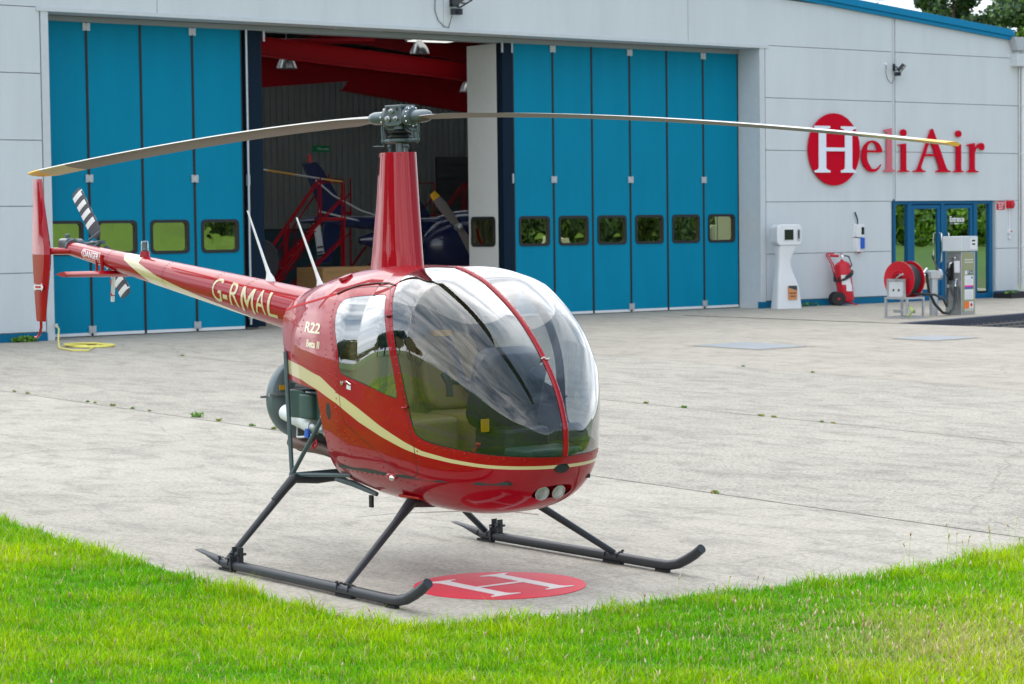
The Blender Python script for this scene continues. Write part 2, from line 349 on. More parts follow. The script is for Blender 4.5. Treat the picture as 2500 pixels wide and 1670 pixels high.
# the far slab falls away towards the right in front of the fuel island's low wall
KA, KB = np.array([-19.15, 24.55]), np.array([-20.9, 32.0])
def kx(y): return KA[0]+(KB[0]-KA[0])*(y-KA[1])/(KB[1]-KA[1]) if y > KA[1] else -25.3
def zfall(x, y):
    if y < 24.3: return 0
    t = min(1, max(0, (y-24.3)/4.8)); q = min(1, max(0, (-8.5-x)/9)); return -.335*t*(q*q*(3-2*q))
mb = MB(); vs = []; ys = [0, .25, .5, .75, .9]+[None]*0
rows = []
for j in range(40):
    row = []
    for i in range(24):
        x_t = i/23
        if j < 12:
            x = -25.3+27.9*x_t; y0 = LN[2](x)+.006; y = y0+(24.3-y0)*j/11
        else:
            y = 24.3+(j-11)*.9; xa = kx(y); x = xa+(2.6-xa)*x_t if y > KA[1] else -25.3+27.9*x_t
        row.append((x, y, zfall(x, y)))
    rows.append(row)
mb.loft(rows, close=False, caps=False); mb.build('apron_slab', 'concrete_far')['kind'] = 'structure'
sheet('fuel_island_pad', [(-25.3, 24.4), (KA[0]-.02, 24.4), (KA[0]-.02, KA[1]), (KB[0]-.02, KB[1]), (KB[0]-3.2, 45), (-25.3, 45)], .003, 'concrete_far')
# apron strip along the building, with a darker trafficked surface
sheet('apron_strip', [(-25.295, -3.6), BW(-.75, -3)[:2], BW(-.75, 46)[:2], (-25.295, 45.3)], 0, 'concrete_far')
# soil under the turf
pts = [(x, y) for x, y in EDGE]+[(45, 60), (45, -60), (-60, -60)]
sheet('turf_soil', pts, .008, 'soil')

# ------------------------------------------------------------------ grass blades (nobody could count them)
def in_grass(x, y):
    ex = np.array([p[0] for p in EDGE[:13]]); ey = np.array([p[1] for p in EDGE[:13]]); rx = np.array([p[0] for p in EDGE[11:]]); ry = np.array([p[1] for p in EDGE[11:]])
    low = (y < np.interp(x, ex, ey)) & (x < 1.90); right = (x > np.interp(y, ry, rx)) | ((x >= 1.78) & (y < -1.34)); right &= x > 1.7
    return low | right
def fastmesh(name, V, F3, F4, m, attr=None):
    """V (n,3), F3/F4 index arrays"""
    me = bpy.data.meshes.new(name); me.vertices.add(len(V)); me.vertices.foreach_set('co', V.astype(np.float32).ravel())
    nl = F3.size+F4.size; me.loops.add(nl); me.loops.foreach_set('vertex_index', np.concatenate([F4.ravel(), F3.ravel()]).astype(np.int32))
    me.polygons.add(len(F3)+len(F4)); st = np.concatenate([np.arange(len(F4))*4, F4.size+np.arange(len(F3))*3]).astype(np.int32)
    me.polygons.foreach_set('loop_start', st); me.update(calc_edges=True)
    if attr is not None:
        a = me.attributes.new('tint', 'FLOAT_COLOR', 'POINT'); a.data.foreach_set('color', attr.astype(np.float32).ravel())
    me.materials.append(MATS[m]); o = bpy.data.objects.new(name, me); col.objects.link(o); return o
gm = bpy.data.materials.new('grass_blade'); gm.use_nodes = True; nt = gm.node_tree; b = nt.nodes['Principled BSDF']; b.inputs['Roughness'].default_value = .5; b.inputs['Specular IOR Level'].default_value = .12
at = nt.nodes.new('ShaderNodeAttribute'); at.attribute_name = 'tint'; nt.links.new(at.outputs['Color'], b.inputs['Base Color'])
t = nt.nodes.new('ShaderNodeBsdfTranslucent'); nt.links.new(at.outputs['Color'], t.inputs[0]); ms = nt.nodes.new('ShaderNodeMixShader'); ms.inputs[0].default_value = .45
nt.links.new(b.outputs[0], ms.inputs[1]); nt.links.new(t.outputs[0], ms.inputs[2]); nt.links.new(ms.outputs[0], nt.nodes['Material Output'].inputs[0]); MATS['grass_blade'] = gm
def snoise(x, y, s, seed=0):
    r = np.random.default_rng(seed); o = np.zeros_like(x)
    for k in range(7):
        a = r.random()*6.28; f = s*(1+r.random()*2.2); o += np.sin((x*math.cos(a)+y*math.sin(a))*f+r.random()*6.28)
    return o/3.2
def blades(n, xr, yr, h, hv, lean, wdt, sel=None, far=False):
    x = rng.uniform(*xr, n); y = rng.uniform(*yr, n); k = in_grass(x, y)
    if sel is not None: k &= sel(x, y)
    x = x[k]; y = y[k]; n = len(x)
    pat = snoise(x, y, 1.6, 3); fine = snoise(x, y, 9, 5)
    H = h*(1+hv*rng.normal(size=n)).clip(.3, 2.2)*(1+.22*pat+.34*fine).clip(.4, 2); a = rng.random(n)*6.283; ln = (lean*rng.random(n)**.7)*H
    dx, dy = np.cos(a)*ln, np.sin(a)*ln; b = a+1.57+rng.normal(size=n)*.6; wx, wy = np.cos(b)*wdt/2*(.6+.8*rng.random(n)), np.sin(b)*wdt/2*(.6+.8*rng.random(n))
    z0 = np.zeros(n)
    P = [np.stack([x-wx, y-wy, z0], 1), np.stack([x+wx, y+wy, z0], 1), np.stack([x+wx*.85+dx*.38, y+wy*.85+dy*.38, H*.58], 1), np.stack([x-wx*.85+dx*.38, y-wy*.85+dy*.38, H*.58], 1), np.stack([x+dx, y+dy, H*(1-.35*lean*rng.random(n))], 1)]
    V = np.stack(P, 1).reshape(-1, 3); i = np.arange(n)*5
    F4 = np.stack([i, i+1, i+2, i+3], 1); F3 = np.stack([i+3, i+2, i+4], 1)
    dry = rng.random(n) < (.09+.22*np.clip(snoise(x, y, 1.1, 11), 0, 1)*(y > -.6)+.42*np.exp(-((x-3.95)/.8)**2-((y-.35)/.7)**2)); g = rng.random(n)
    lush = np.array([.15, .52, .004]); pale = np.array([.58, .76, .006]); straw = np.array([.70, .60, .30])
    mixp = np.clip(.38+.34*pat+.25*fine+.6*(g-.5), 0, 1)[:, None]; c = lush*(1-mixp)+pale*mixp; c[dry] = straw*(.7+.5*rng.random((dry.sum(), 1)))
    c = c*(.55+.7*rng.random((n, 1))); at = np.concatenate([c, np.ones((n, 1))], 1)
    sh = np.array([.75, .78, .95, .95, 1.15]); AT = (at[:, None, :]*1.0).repeat(5, 1); AT[:, :, :3] *= np.where(True, 1, sh)[..., None] if True else 1
    return V, F3, F4, AT.reshape(-1, 4)
parts_ = []
view = lambda x, y: (x*.80-y*.6 < 6.4)
near = lambda x, y: (x*.8-y*.6 < 5.2) & (x+y*1.35 > -5.6) & (x+y*1.35 < 7.0)
parts_.append(blades(950000, (-5.2, 5.6), (-4.2, 4.6), .044, .34, .9, .0046, near))
parts_.append(blades(150000, (-10, 8), (-7, 8), .05, .3, .8, .011, lambda x, y: ~near(x, y)))
# rank blades along the concrete's edge
def edgeband(x, y):
    d = np.full(len(x), 9.)
    for (a, b_), (c, d_) in zip(EDGE[2:-2], EDGE[3:-1]):
        vx, vy = c-a, d_-b_; t = np.clip(((x-a)*vx+(y-b_)*vy)/(vx*vx+vy*vy), 0, 1); d = np.minimum(d, np.hypot(x-a-t*vx, y-b_-t*vy))
    return d < .02+.12*rng.random(len(x))**2*(1+1.2*snoise(x, y, 3.5, 21).clip(0, 1))
parts_.append(blades(500000, (-5.5, 3.2), (-2.0, 5), .070, .35, 1.15, .005, edgeband))
# overhanging fringe so that turf and concrete meet raggedly
def stems(n, xr, yr, h, sel):
    """thin flowering stems with small seed heads"""
    x = rng.uniform(*xr, n); y = rng.uniform(*yr, n); k = in_grass(x, y) & sel(x, y); x = x[k]; y = y[k]; V = []; F4 = []; F3 = []; A = []
    for X, Y in zip(x, y):
        H = h*(.55+.7*random.random()); a = random.random()*6.28; l = H*.35*random.random(); tx, ty = X+math.cos(a)*l, Y+math.sin(a)*l; w_ = .0011
        c = random.choice([(.80, .66, .42), (.85, .74, .55), (.62, .42, .30), (.45, .55, .15)])
        px, py = -.56*w_, -.82*w_; k = len(V)
        V += [(X-px, Y-py, 0), (X+px, Y+py, 0), (tx+px, ty+py, H), (tx-px, ty-py, H)]; F4.append((k, k+1, k+2, k+3)); A += [(.42, .55, .16, 1)]*4
        hr = .0045+.0035*random.random(); hl = .018+.022*random.random(); k = len(V); ux, uy = math.cos(a)*.3*hl, math.sin(a)*.3*hl
        for q in range(4):
            th = q*math.pi/2; V.append((tx+ux*.5+hr*math.cos(th), ty+uy*.5+hr*math.sin(th), H+hl*.45))
        V += [(tx, ty, H-.002), (tx+ux, ty+uy, H+hl)]
        for q in range(4): F3 += [(k+q, k+(q+1) % 4, k+4), (k+(q+1) % 4, k+q, k+5)]
        A += [(*c, 1)]*6
    return np.array(V), np.array(F3), np.array(F4), np.array(A)
parts_.append(stems(1500, (2.0, 5.0), (-1.6, 4.2), .105, lambda x, y: rng.random(len(x)) < np.clip(.12+.8*np.exp(-(((x-3.9)/1.0)**2+((y-.35)/.9)**2)), 0, 1)))
parts_.append(stems(420, (-5, 4.6), (-3.6, 4), .085, lambda x, y: rng.random(len(x)) < .35))
parts_.append(stems(300, (1.9, 3.2), (1.6, 4.6), .21, lambda x, y: x < 2.5))
V = []; A = []; F3 = []; F4 = []; k = 0
for v, f3, f4, a in parts_:
    V.append(v); A.append(a); F3.append(f3+k); F4.append(f4+k); k += len(v)
o = fastmesh('grass', np.concatenate(V), np.concatenate(F3), np.concatenate(F4), 'grass_blade', np.concatenate(A))
o.location.z = .006; tag(o, 'bright green rough turf with dry seed heads around the concrete apron', 'grass', kind='stuff')

# ------------------------------------------------------------------ hangar
H0 = empty('hangar', (-26.10, -.593, 0), .0227, 'large pale grey clad hangar with blue folding doors and blue roof edge', 'hangar')
def hb(name, mats, items, parent=H0, bev=0, label=None):
    mb = MB()
    for a, b_ in items: mb.b2(a, b_)
    return mb.build(name, mats, parent, bev=bev, label=label)
def ridge(s): return 6.51+.084*(37.15-s) if s > 19.8 else 6.51+.084*(s-2.45)
# cladding panels: one mesh, separate panels with shadow gaps
rows_ = [.16, 1.205, 2.375, 3.53, 4.70, 5.86, 7.03, 8.2]
mb = MB()
def panel(s0, s1, z0, z1, g=.0065):
    a, b_ = s0+g, s1-g; pts = [(a, z0+g), (b_, z0+g)]
    za, zb = min(z1-g, ridge(a)-.12), min(z1-g, ridge(b_)-.12)
    if za <= z0+g and zb <= z0+g: return
    if a < 19.8 < b_ and z1-g > ridge(a): pts += [(b_, zb), (19.8, min(z1-g, ridge(19.8)-.12)), (a, za)]
    else: pts += [(b_, max(zb, z0+g+.001)), (a, max(za, z0+g+.001))]
    mb.prism(pts, 'x', -.05, 0.)
for i in range(7):
    z0, z1 = rows_[i], rows_[i+1]
    if z0 < 5.8:
        panel(2.5, 6.7, z0, z1); panel(6.7, 10.97, z0, z1)
        if z1 < 2.4:
            panel(28.72, 32.82, z0, z1); panel(36.58, 37.45, z0, z1)
        else: panel(28.72, 32.88, z0, z1); panel(32.98, 37.45, z0, z1)
    else:
        for a, b_ in ((2.5, 6.8), (6.8, 13.32), (13.32, 19.8), (19.8, 26.4), (26.4, 32.88), (32.98, 37.45)): panel(a, b_, z0, z1)
# ribbed micro-profile on the panels through bump
m = MATS['cladding']; nt = m.node_tree; t = nt.nodes.new('ShaderNodeTexCoord'); wv = nt.nodes.new('ShaderNodeTexWave'); wv.bands_direction = 'Z'; wv.inputs['Scale'].default_value = 6.5
nt.links.new(t.outputs['Object'], wv.inputs[0]); bp = nt.nodes.new('ShaderNodeBump'); bp.inputs['Strength'].default_value = .12; bp.inputs['Distance'].default_value = .004
nt.links.new(wv.outputs['Fac'], bp.inputs['Height']); nt.links.new(bp.outputs[0], nt.nodes['Principled BSDF'].inputs['Normal'])
mb.build('cladding', 'cladding', H0, bev=.006)
pl_ = lambda a, b_, z0: [(a, z0), (b_, z0), (b_, ridge(b_)-.14), (a, ridge(a)-.14)]
mb = MB(); mb.prism([(2.5, 0), (11.0, 0), (11.0, 5.84), (28.66, 5.84), (28.66, 0), (32.9, 0), (32.9, 2.4), (36.5, 2.4), (36.5, 0), (37.45, 0), (37.45, ridge(37.45)-.15), (19.8, ridge(19.8)-.15), (2.5, ridge(2.5)-.15)], 'x', -.20, -.052)
mb.build('wall', 'cladding_shadow_gap', H0)
# side and back walls
def cw(x0, x1, z): pass
hb('side_wall', 'cladding', [((-18.1, 2.45, 0), (-.21, 2.55, 6.35))]); hb('side_wall', 'cladding', [((-18.1, 37.35, 0), (-.055, 37.46, 6.35))])
mat('inner_sheet', s2l((122, 126, 125)), .5, var=.06)
mb = MB(); q = []
for i in range(175):     # corrugated back wall sheet
    s0 = 2.6+i*.2; q += [(s0, 0), (s0+.06, 0), (s0+.08, .035), (s0+.18, .035)]
BX = -17.9
secs = [[(BX+d, s_, 0) for s_, d in q], [(BX+d, s_, 7.9) for s_, d in q]]
mb.loft(secs, close=False, caps=False); mb.b2((BX-.2, 2.6, 0), (BX-.02, 37.4, 8.1)); mb.build('back_wall', 'inner_sheet', H0)
# roof in bays with translucent rooflight strips
mb = MB(); rl = []
def roofstrip(mb_, s0, s1, x0, x1, th_=.1, dz=0.):
    for a, b_ in ((s0, min(s1, 19.8)), (max(s0, 19.8), s1)):
        if b_ > a: mb_.prism([(a, ridge(a)-.1+dz), (b_, ridge(b_)-.1+dz), (b_, ridge(b_)-.1+th_+dz), (a, ridge(a)-.1+th_+dz)], 'x', x0, x1)
cuts = [-.0, -2.6, -3.7, -6.6, -7.7, -10.6, -11.7, -14.6, -15.7, -18.1]
for i in range(len(cuts)-1):
    x1, x0 = cuts[i], cuts[i+1]
    if i % 2 == 0: roofstrip(mb, 2.3, 37.3, x0, x1)
    else:
        for a, b_ in ((2.3, 4), (8, 9.5), (14, 15.5), (24, 25.5), (30, 31.5), (35.5, 37.3)): roofstrip(mb, a, b_, x0, x1)
        rl.append((x0, x1))
mb.build('roof', 'trim_blue', H0)
mb = MB()
for i in range(len(cuts)-1):
    x1, x0 = cuts[i], cuts[i+1]
    if x1 > -.3: x1 = -.3
    if i % 2 == 0: roofstrip(mb, 2.7, 37.2, x0, x1, .02, -.035)
mb.build('roof_lining', 'dark_sheet', H0)
m = bpy.data.materials.new('rooflight_sheet'); m.use_nodes = True; nt = m.node_tree; nt.nodes.clear(); o_ = nt.nodes.new('ShaderNodeOutputMaterial'); t = nt.nodes.new('ShaderNodeBsdfTranslucent'); t.inputs[0].default_value = (.93, .95, .93, 1); nt.links.new(t.outputs[0], o_.inputs[0]); MATS['rooflight_sheet'] = m
for x0, x1 in rl:
    for a, b_ in ((4, 8), (9.5, 14), (15.5, 24), (25.5, 30), (31.5, 35.5)):
        mb = MB(); roofstrip(mb, a+.01, b_-.01, x0+.01, x1-.01, .02, .05); mb.build('rooflight', 'rooflight_sheet', H0)
# blue verge flashing in two steps
mb = MB()
for a, b_ in ((2.2, 19.8), (19.8, 37.1)):
    mb.prism([(a, ridge(a)-.13), (b_, ridge(b_)-.13), (b_, ridge(b_)+.03), (a, ridge(a)+.03)], 'x', -.02, .13)
    mb.prism([(a, ridge(a)-.22), (b_, ridge(b_)-.22), (b_, ridge(b_)-.132), (a, ridge(a)-.132)], 'x', .005, .09)
mb.build('verge_trim', 'trim_blue', H0, bev=.006)
hb('eaves_trim', 'trim_blue', [((-18.2, 37.30, 6.30), (-.3, 37.60, 6.52))])
# gutter ends and downpipe at the right corner
mb = MB(); mb.prism([(37.02, 6.36), (37.62, 6.36), (37.62, 6.16), (37.5, 6.04), (37.16, 6.04)], 'x', -.2, .22); mb.build('gutter_end', 'galv', H0, bev=.01)
hb('gutter_box', 'cladding_trim', [((-.1, 37.12, 5.66), (.22, 37.7, 5.96)), ((-.05, 37.22, 5.96), (.12, 37.52, 6.05))], bev=.008)
mb = MB(); mb.cyl((.1, 37.52, 0.05), (.1, 37.52, 5.68), .075, 16)
for z in (.55, 1.22, 3.5, 4.7): mb.cyl((.1, 37.52, z), (.1, 37.52, z+.05), .088, 16)
for z in (.48, .62): mb.cyl((.1, 37.52, z), (.1, 37.52, z+.03), .095, 16)
mb.build('downpipe', 'white_plastic', H0)
mb = MB(); mb.cyl((.02, 37.44, .3), (.02, 37.44, 5.7), .03, 10); mb.build('cable_conduit', 'galv', H0)
# door surround
hb('door_surround', 'cladding_trim', [((-.051, 10.985, .0), (.012, 11.13, 5.80)), ((-.051, 28.545, .0), (.012, 28.70, 5.80)), ((-.051, 10.9, 5.79), (.03, 28.80, 5.868))], bev=.006)
hb('door_reveal', 'cladding_trim', [((-.98, 28.56, .0), (-.052, 28.64, 5.83)), ((-.98, 11.04, .0), (-.052, 11.12, 5.83)), ((-.62, 11.13, 5.80), (-.052, 28.55, 5.86))])
for a, b_ in ((2.5, 10.98), (28.5, 32.9), (36.52, 37.42)): hb('plinth', 'plinth_blue', [((-.05, a, .0), (.025, b_, .145))], bev=.004)
hb('vertical_joint_cover', 'cladding_trim', [((-.05, 32.895, 2.42), (-.012, 32.965, ridge(32.93)-.2))])
mb = MB()
for s in (12.0, 20.0, 28.0): mb.b2((-.95, s-.02, 5.72), (-.7, s+.02, 5.80))
mb.b2((-.97, 11.12, 5.70), (-.66, 28.55, 5.795)); mb.build('door_track', 'cladding_shadow_gap', H0)
# folding door leaves
DX = -.70
def leaf(sc_, w_, flat=True, loc=None, rot=0, bottom_hinge=True, hinge_at=None, inner=False):
    z0, z1 = .075, 5.70; g = .012; h = w_/2-g; wz0, wz1, wh = 1.515, 2.085, .385
    mb = MB()   # panel with a window opening, outer skin blue
    def ring(s0, s1, za, zb): mb.b2((-.03, s0, za), (.0, s1, zb)); mb.b2((-.06, s0, za), (-.031, s1, zb), mi=1)
    ring(-h, h, z0, wz0); ring(-h, h, wz1, z1); ring(-h, -wh, wz0, wz1); ring(wh, h, wz0, wz1)
    lf = mb.build('door_leaf', ['door_blue', 'door_inner'], H0, bev=0)
    lf.location = loc or (DX, sc_, 0); lf.rotation_euler = (0, 0, rot)
    mb = MB(); pts = []
    def rr(w2, h2, r, n=6):
        P = []
        for q, (sx, sy) in enumerate(((1, 1), (-1, 1), (-1, -1), (1, -1))):
            for k in range(n+1):
                t = math.pi/2*(q+k/n); P.append((sx*(w2-r)+r*math.cos(t), sy*(h2-r)+r*math.sin(t)))
        return P
    zc = (wz0+wz1)/2; hh = (wz1-wz0)/2
    A = rr(wh+.03, hh+.03, .09); B_ = rr(wh-.025, hh-.025, .07); n = len(A)
    for X0, X1, sgn in ((.002, .016, 1), (-.076, -.062, -1)):
        vs = [(X1 if sgn > 0 else X0, p[0], zc+p[1]) for p in A]+[(X1 if sgn > 0 else X0, p[0], zc+p[1]) for p in B_]+[(X0 if sgn > 0 else X1, p[0], zc+p[1]) for p in A]+[(-.03, p[0], zc+p[1]) for p in B_]
        fs = []
        for i in range(n):
            j = (i+1) % n; fs += [(i, j, n+j, n+i), (i, 2*n+i, 2*n+j, j), (n+i, n+j, 3*n+j, 3*n+i)]
        mb.add(vs, fs)
    fr = mb.build('window_frame', 'rubber', lf)
    mb = MB(); mb.add([(-.028, p[0], zc+p[1]) for p in B_], [tuple(range(n))]); mb.build('window_pane', 'door_glass', lf)
    # brush seal and aluminium bottom rail
    mb = MB(); mb.b2((-.05, -h, .02), (.006, h, .074)); mb.build('bottom_rail', 'white_plastic', lf)
    mb = MB(); mb.b2((-.052, -h-.018, .02), (.010, -h+.012, z1)); mb.b2((-.052, h-.012, .02), (.010, h+.0115, z1)) if inner else None; mb.build('edge_seal', 'rubber', lf)
    return lf
def hinge(s, z, p):
    mb = MB(); mb.b2((.013, -.075, -.07), (.026, -.008, .07)); mb.b2((.013, .008, -.07), (.026, .075, .07)); mb.cyl((.026, 0, -.05), (.026, 0, .05), .012, 8)
    for a in (-.05, .05):
        for c in (-.045, .045): mb.cyl((.026, a, c), (.031, a, c), .008, 8)
    o = mb.build('hinge', 'galv', p); o.location = (0, s, z); return o
Ls = [11.14, 12.24, 13.345, 14.445, 15.52]; Rs = [22.09, 23.16, 24.235, 25.31, 26.39, 27.475, 28.55]
for E_, hs in ((Ls, (0, 2)), (Rs, (0, 2, 4))):
    for i in range(len(E_)-1):
        lf = leaf((E_[i]+E_[i+1])/2, E_[i+1]-E_[i], inner=True)
        if i in hs:
            for z in (5.62, 2.88, .13): hinge((E_[i+1]-E_[i])/2, z, lf)
# folded pairs pushed back into the hangar
for s, rz_ in ((15.64, 90), (15.86, -90)): leaf(0, 1.07, loc=(-1.42, s, 0), rot=R(rz_), inner=True)
for s, rz_ in ((21.86, 90), (22.02, -90)): leaf(0, 1.02, loc=(-1.38, s, 0), rot=R(rz_), inner=True)
mb = MB(); mb.cyl((-.62, 15.585, .1), (-.62, 15.585, 5.7), .022, 10); mb.b2((-.66, 15.56, 2.75), (-.6, 15.61, 2.95)); mb.b2((-.66, 15.56, .2), (-.6, 15.61, .4)); mb.build('latch_rod', 'galv', H0)
hb('pair_edge', 'door_edge', [((-.82, 21.80, .05), (-.68, 22.075, 5.7))]); hb('pair_edge', 'door_edge', [((-.82, 15.60, .05), (-.70, 15.97, 5.7))])
for a, b_ in (((-.69, 21.78, 5.50), (-.66, 21.82, 5.72)), ((-.69, 22.04, 5.50), (-.66, 22.08, 5.72)), ((-.7, 15.99, 5.5), (-.66, 16.03, 5.72)), ((-.679, 22.03, 2.8), (-.66, 22.07, 3.0))): hb('door_bolt', 'galv', [(a, b_)])
# floor inside
o = hb('hangar_floor', 'concrete_far', [((BX+.05, 2.6, -.1), (-.76, 37.3, -.002))])
# portal frames: rafters with deep haunches, columns, purlins
for xr_ in (-3.4, -8.2, -13.0):
    mb = MB()
    for sgn in (1, -1):
        S = lambda d: 19.8+sgn*d
        top = [(S(d), ridge(S(d))-.22) for d in (0, 17.4)]; bot = [(S(17.4), 4.2), (S(16.9), 4.2), (S(13.2), ridge(S(13.2))-.80), (S(3.2), ridge(S(3.2))-.62), (S(0), ridge(S(0))-.85)]
        pts = top+bot
        mb.prism(pts, 'x', xr_-.006, xr_+.006)
        for P_ in (top, bot[2:], bot[1:3]):
            for a, b_ in zip(P_[:-1], P_[1:]):
                d = Vector((b_[0]-a[0], b_[1]-a[1])); ln = d.length; an = math.atan2(d.y, d.x)
                mb.box((xr_, (a[0]+b_[0])/2, (a[1]+b_[1])/2), (.2, ln, .022), M=Matrix.Rotation(an, 3, 'X'))
        mb.b2((xr_-.1, S(17.0)-.2, 0), (xr_+.1, S(17.0)+.2, 4.3))
    mb.build('rafter', 'hangar_red', H0)
for bx_, pts in ((-2.6, [(12, 6.12), (28, 4.98), (28, 4.66), (12, 5.74)]), (-10.1, [(17, 6.28), (29, 5.56), (29, 4.70), (24.2, 5.27), (24.4, 5.50), (21.5, 5.24), (17, 5.0)])):
    mb = MB(); mb.prism(pts, 'x', bx_-.008, bx_+.008)
    for a, b_ in ((pts[0], pts[1]), (pts[3], pts[2])) if len(pts) == 4 else ((pts[0], pts[1]), (pts[3], pts[2]), (pts[6], pts[5])):
        d = Vector((b_[0]-a[0], b_[1]-a[1])); mb.box((bx_, (a[0]+b_[0])/2, (a[1]+b_[1])/2), (.22, d.length, .022), M=Matrix.Rotation(math.atan2(d.y, d.x), 3, 'X'))
    mb.build('tie_beam', 'hangar_red', H0)
mb = MB()
for s in list(np.arange(3.5, 37, 1.75)):
    mb.b2((-17.8, s-.03, ridge(s)-.22), (-.25, s+.03, ridge(s)-.11))
mb.build('purlins', 'dark_sheet', H0)
# bracing beam with a diagonal, crossing the bay
for q in ([(-13., 14, 6.2), (-8.4, 24, 6.35)], [(-8.0, 17, 6.6), (-3.6, 26, 6.4)]): mb = MB(); mb.tube(q, .07, 8); mb.build('bracing', 'hangar_red', H0)
# entrance: blue frame, glazed doors
E0 = MB()
EX = -.10
fr = []
for s0, s1 in ((32.93, 33.02), (33.44, 33.58), (34.62, 34.74), (35.80, 35.93), (36.38, 36.50)): fr.append(((EX-.06, s0, .0), (EX+.06, s1, 2.40)))
for a, b_ in zip((33.02, 33.58, 34.74, 35.93), (33.44, 34.62, 35.80, 36.38)):
    fr.append(((EX-.058, a, 2.30), (EX+.058, b_, 2.40))); fr.append(((EX-.058, a, .0), (EX+.058, b_, .12)))
hb('entrance_frame', 'frame_blue', fr, bev=.004)
for k, (a, b_) in enumerate(((33.60, 34.60), (34.76, 35.78))):
    it = [((EX-.02, a, .14), (EX+.045, a+.09, 2.28)), ((EX-.02, b_-.09, .14), (EX+.045, b_, 2.28)), ((EX-.02, a+.09, 2.19), (EX+.043, b_-.09, 2.28)), ((EX-.02, a+.09, .14), (EX+.043, b_-.09, .27))]
    d = hb('entrance_door', 'frame_blue', it, bev=.003)
    mb = MB(); mb.add([(EX+.01, a+.09, .27), (EX+.01, b_-.09, .27), (EX+.01, b_-.09, 2.19), (EX+.01, a+.09, 2.19)], [(0, 1, 2, 3)]); mb.build('door_pane', 'entrance_glass', d)
    s = b_-.05 if k == 0 else a+.05
    mb = MB(); mb.tube([(EX+.05, s, 1.62), (EX+.13, s, 1.60), (EX+.14, s, 1.3), (EX+.13, s, .92), (EX+.05, s, .90)], .014, 10); mb.build('door_handle', 'chrome', d)
    if k == 1:
        text_mesh('door_lettering', 'Entrance', .19, 'white_paint', d, (EX+.014, 35.24, 1.93), (R(90), 0, R(90)), sx=.78, bold=.006)
        mb = MB(); mb.b2((EX+.012, 34.98, 1.825), (EX+.014, 35.12, 1.832)); mb.b2((EX+.012, 35.32, 1.825), (EX+.014, 35.46, 1.832)); mb.b2((EX+.012, 35.15, 1.815), (EX+.014, 35.29, 1.84)); mb.build('lettering_rule', 'white_paint', d)
for a, b_ in ((33.02, 33.44), (35.93, 36.38)):
    mb = MB(); mb.add([(EX, a, .12), (EX, b_, .12), (EX, b_, 2.30), (EX, a, 2.30)], [(0, 1, 2, 3)]); mb.build('side_pane', 'entrance_glass', H0)
hb('lobby_lining', 'grey_inner', [((-3.2, 32.7, 0), (-3.1, 36.8, 2.6)), ((-3.1, 32.7, 0), (-.21, 32.78, 2.6)), ((-3.1, 36.72, 0), (-.21, 36.8, 2.6)), ((-3.1, 32.78, 2.5), (-.21, 36.72, 2.6))])

# ------------------------------------------------------------------ sign with standoff letters
SG = empty('wall_sign', BW(.0, 33, 3.5), .0227, 'red and white lettering with oval H emblem on the hangar wall', 'sign')
def SGl(s, z, x=.06): return (x, s-33, z-3.5)
def rib(s0, z0, sx_, sz_, splines, m, name, x=.06, depth=.03):
    return glyph(name, [[(p[0]*sx_, p[1]*sz_) for p in sp] for sp in splines], depth, m, SG, SGl(s0, z0, x), (R(90), 0, R(90)))
def arc(cx, cy, rx, ry, a0, a1, n=14): return [(cx+rx*math.cos(R(a0+(a1-a0)*i/n)), cy+ry*math.sin(R(a0+(a1-a0)*i/n))) for i in range(n+1)]
rib(30.86, 3.565, .845, .825, [arc(0, 0, 1, 1, 0, 354, 59)], 'sign_red', 'emblem_disc', .05)
def serifI(x, w_, fw_, y0, y1, sh=.07):   # left half outline of an upright with bracketed serifs (list going up the left side)
    return None
def Hout():   # unit H, width 1 height 1
    a, b_, c, d = .10, .27, .73, .90; e = .045; q = .10
    left = [(0, 0), (.37, 0), (.37, e), (b_+.03, e+.02), (b_, q), (b_, .46), (c, .46), (c, q), (c-.03, e+.02), (.63, e), (.63, 0), (1, 0), (1, e), (d+.03, e+.02), (d, q), (d, 1-q), (d+.03, 1-e-.02), (1, 1-e), (1, 1), (.63, 1), (.63, 1-e), (c-.03, 1-e-.02), (c, 1-q), (c, .54), (b_, .54), (b_, 1-q), (b_+.03, 1-e-.02), (.37, 1-e), (.37, 1), (0, 1), (0, 1-e), (a-.03, 1-e-.02), (a, 1-q), (a, q), (a-.03, e+.02), (0, e)]
    return left
rib(30.19, 3.035, 1.36, 1.06, [Hout()], 'sign_white', 'letter_h', .085, .02)
eo = arc(.52, .5, .52, .5, -18, -90, 8)[::1]
e_out = [(.98, .24), (.93, .25)]+arc(.60, .40, .36, .30, -30, -110, 8)+arc(.60, .52, .345, .40, 215, 178, 6)+[(.265, .625), (1.0, .625)]+arc(.52, .60, .48, .40, 5, 90, 8)+arc(.52, .5, .52, .5, 95, 270, 16)+arc(.52, .42, .46, .42, -85, -28, 8)
e_in = [(.27, .69), (.73, .69)]+arc(.50, .72, .24, .215, 5, 172, 12)
rib(31.755, 3.05, .70, .735, [e_out, e_in], 'sign_red', 'letter_e')
def stem(h, top=True): # narrow upright with flag serif and foot serif, unit width 1, height in units of h
    return [(0, 0), (1, 0), (1, .03*1), (.80, .05), (.72, .09), (.72, 1.0), (.68, 1.0), (.02, .955), (.02, .93), (.24, .915), (.30, .89), (.30, .09), (.22, .05), (0, .03)]
rib(32.49, 3.06, .40, 1.02, [stem(1)], 'sign_pink', 'letter_l')
def ilet(s0, nm):
    rib(s0, 3.06, .40, .67, [stem(1)], 'sign_red', nm)
    rib(s0+.20, 3.06+.92, .105, .082, [arc(0, 0, 1, 1, 0, 345, 23)], 'sign_red', 'letter_dot')
ilet(32.985, 'letter_i')
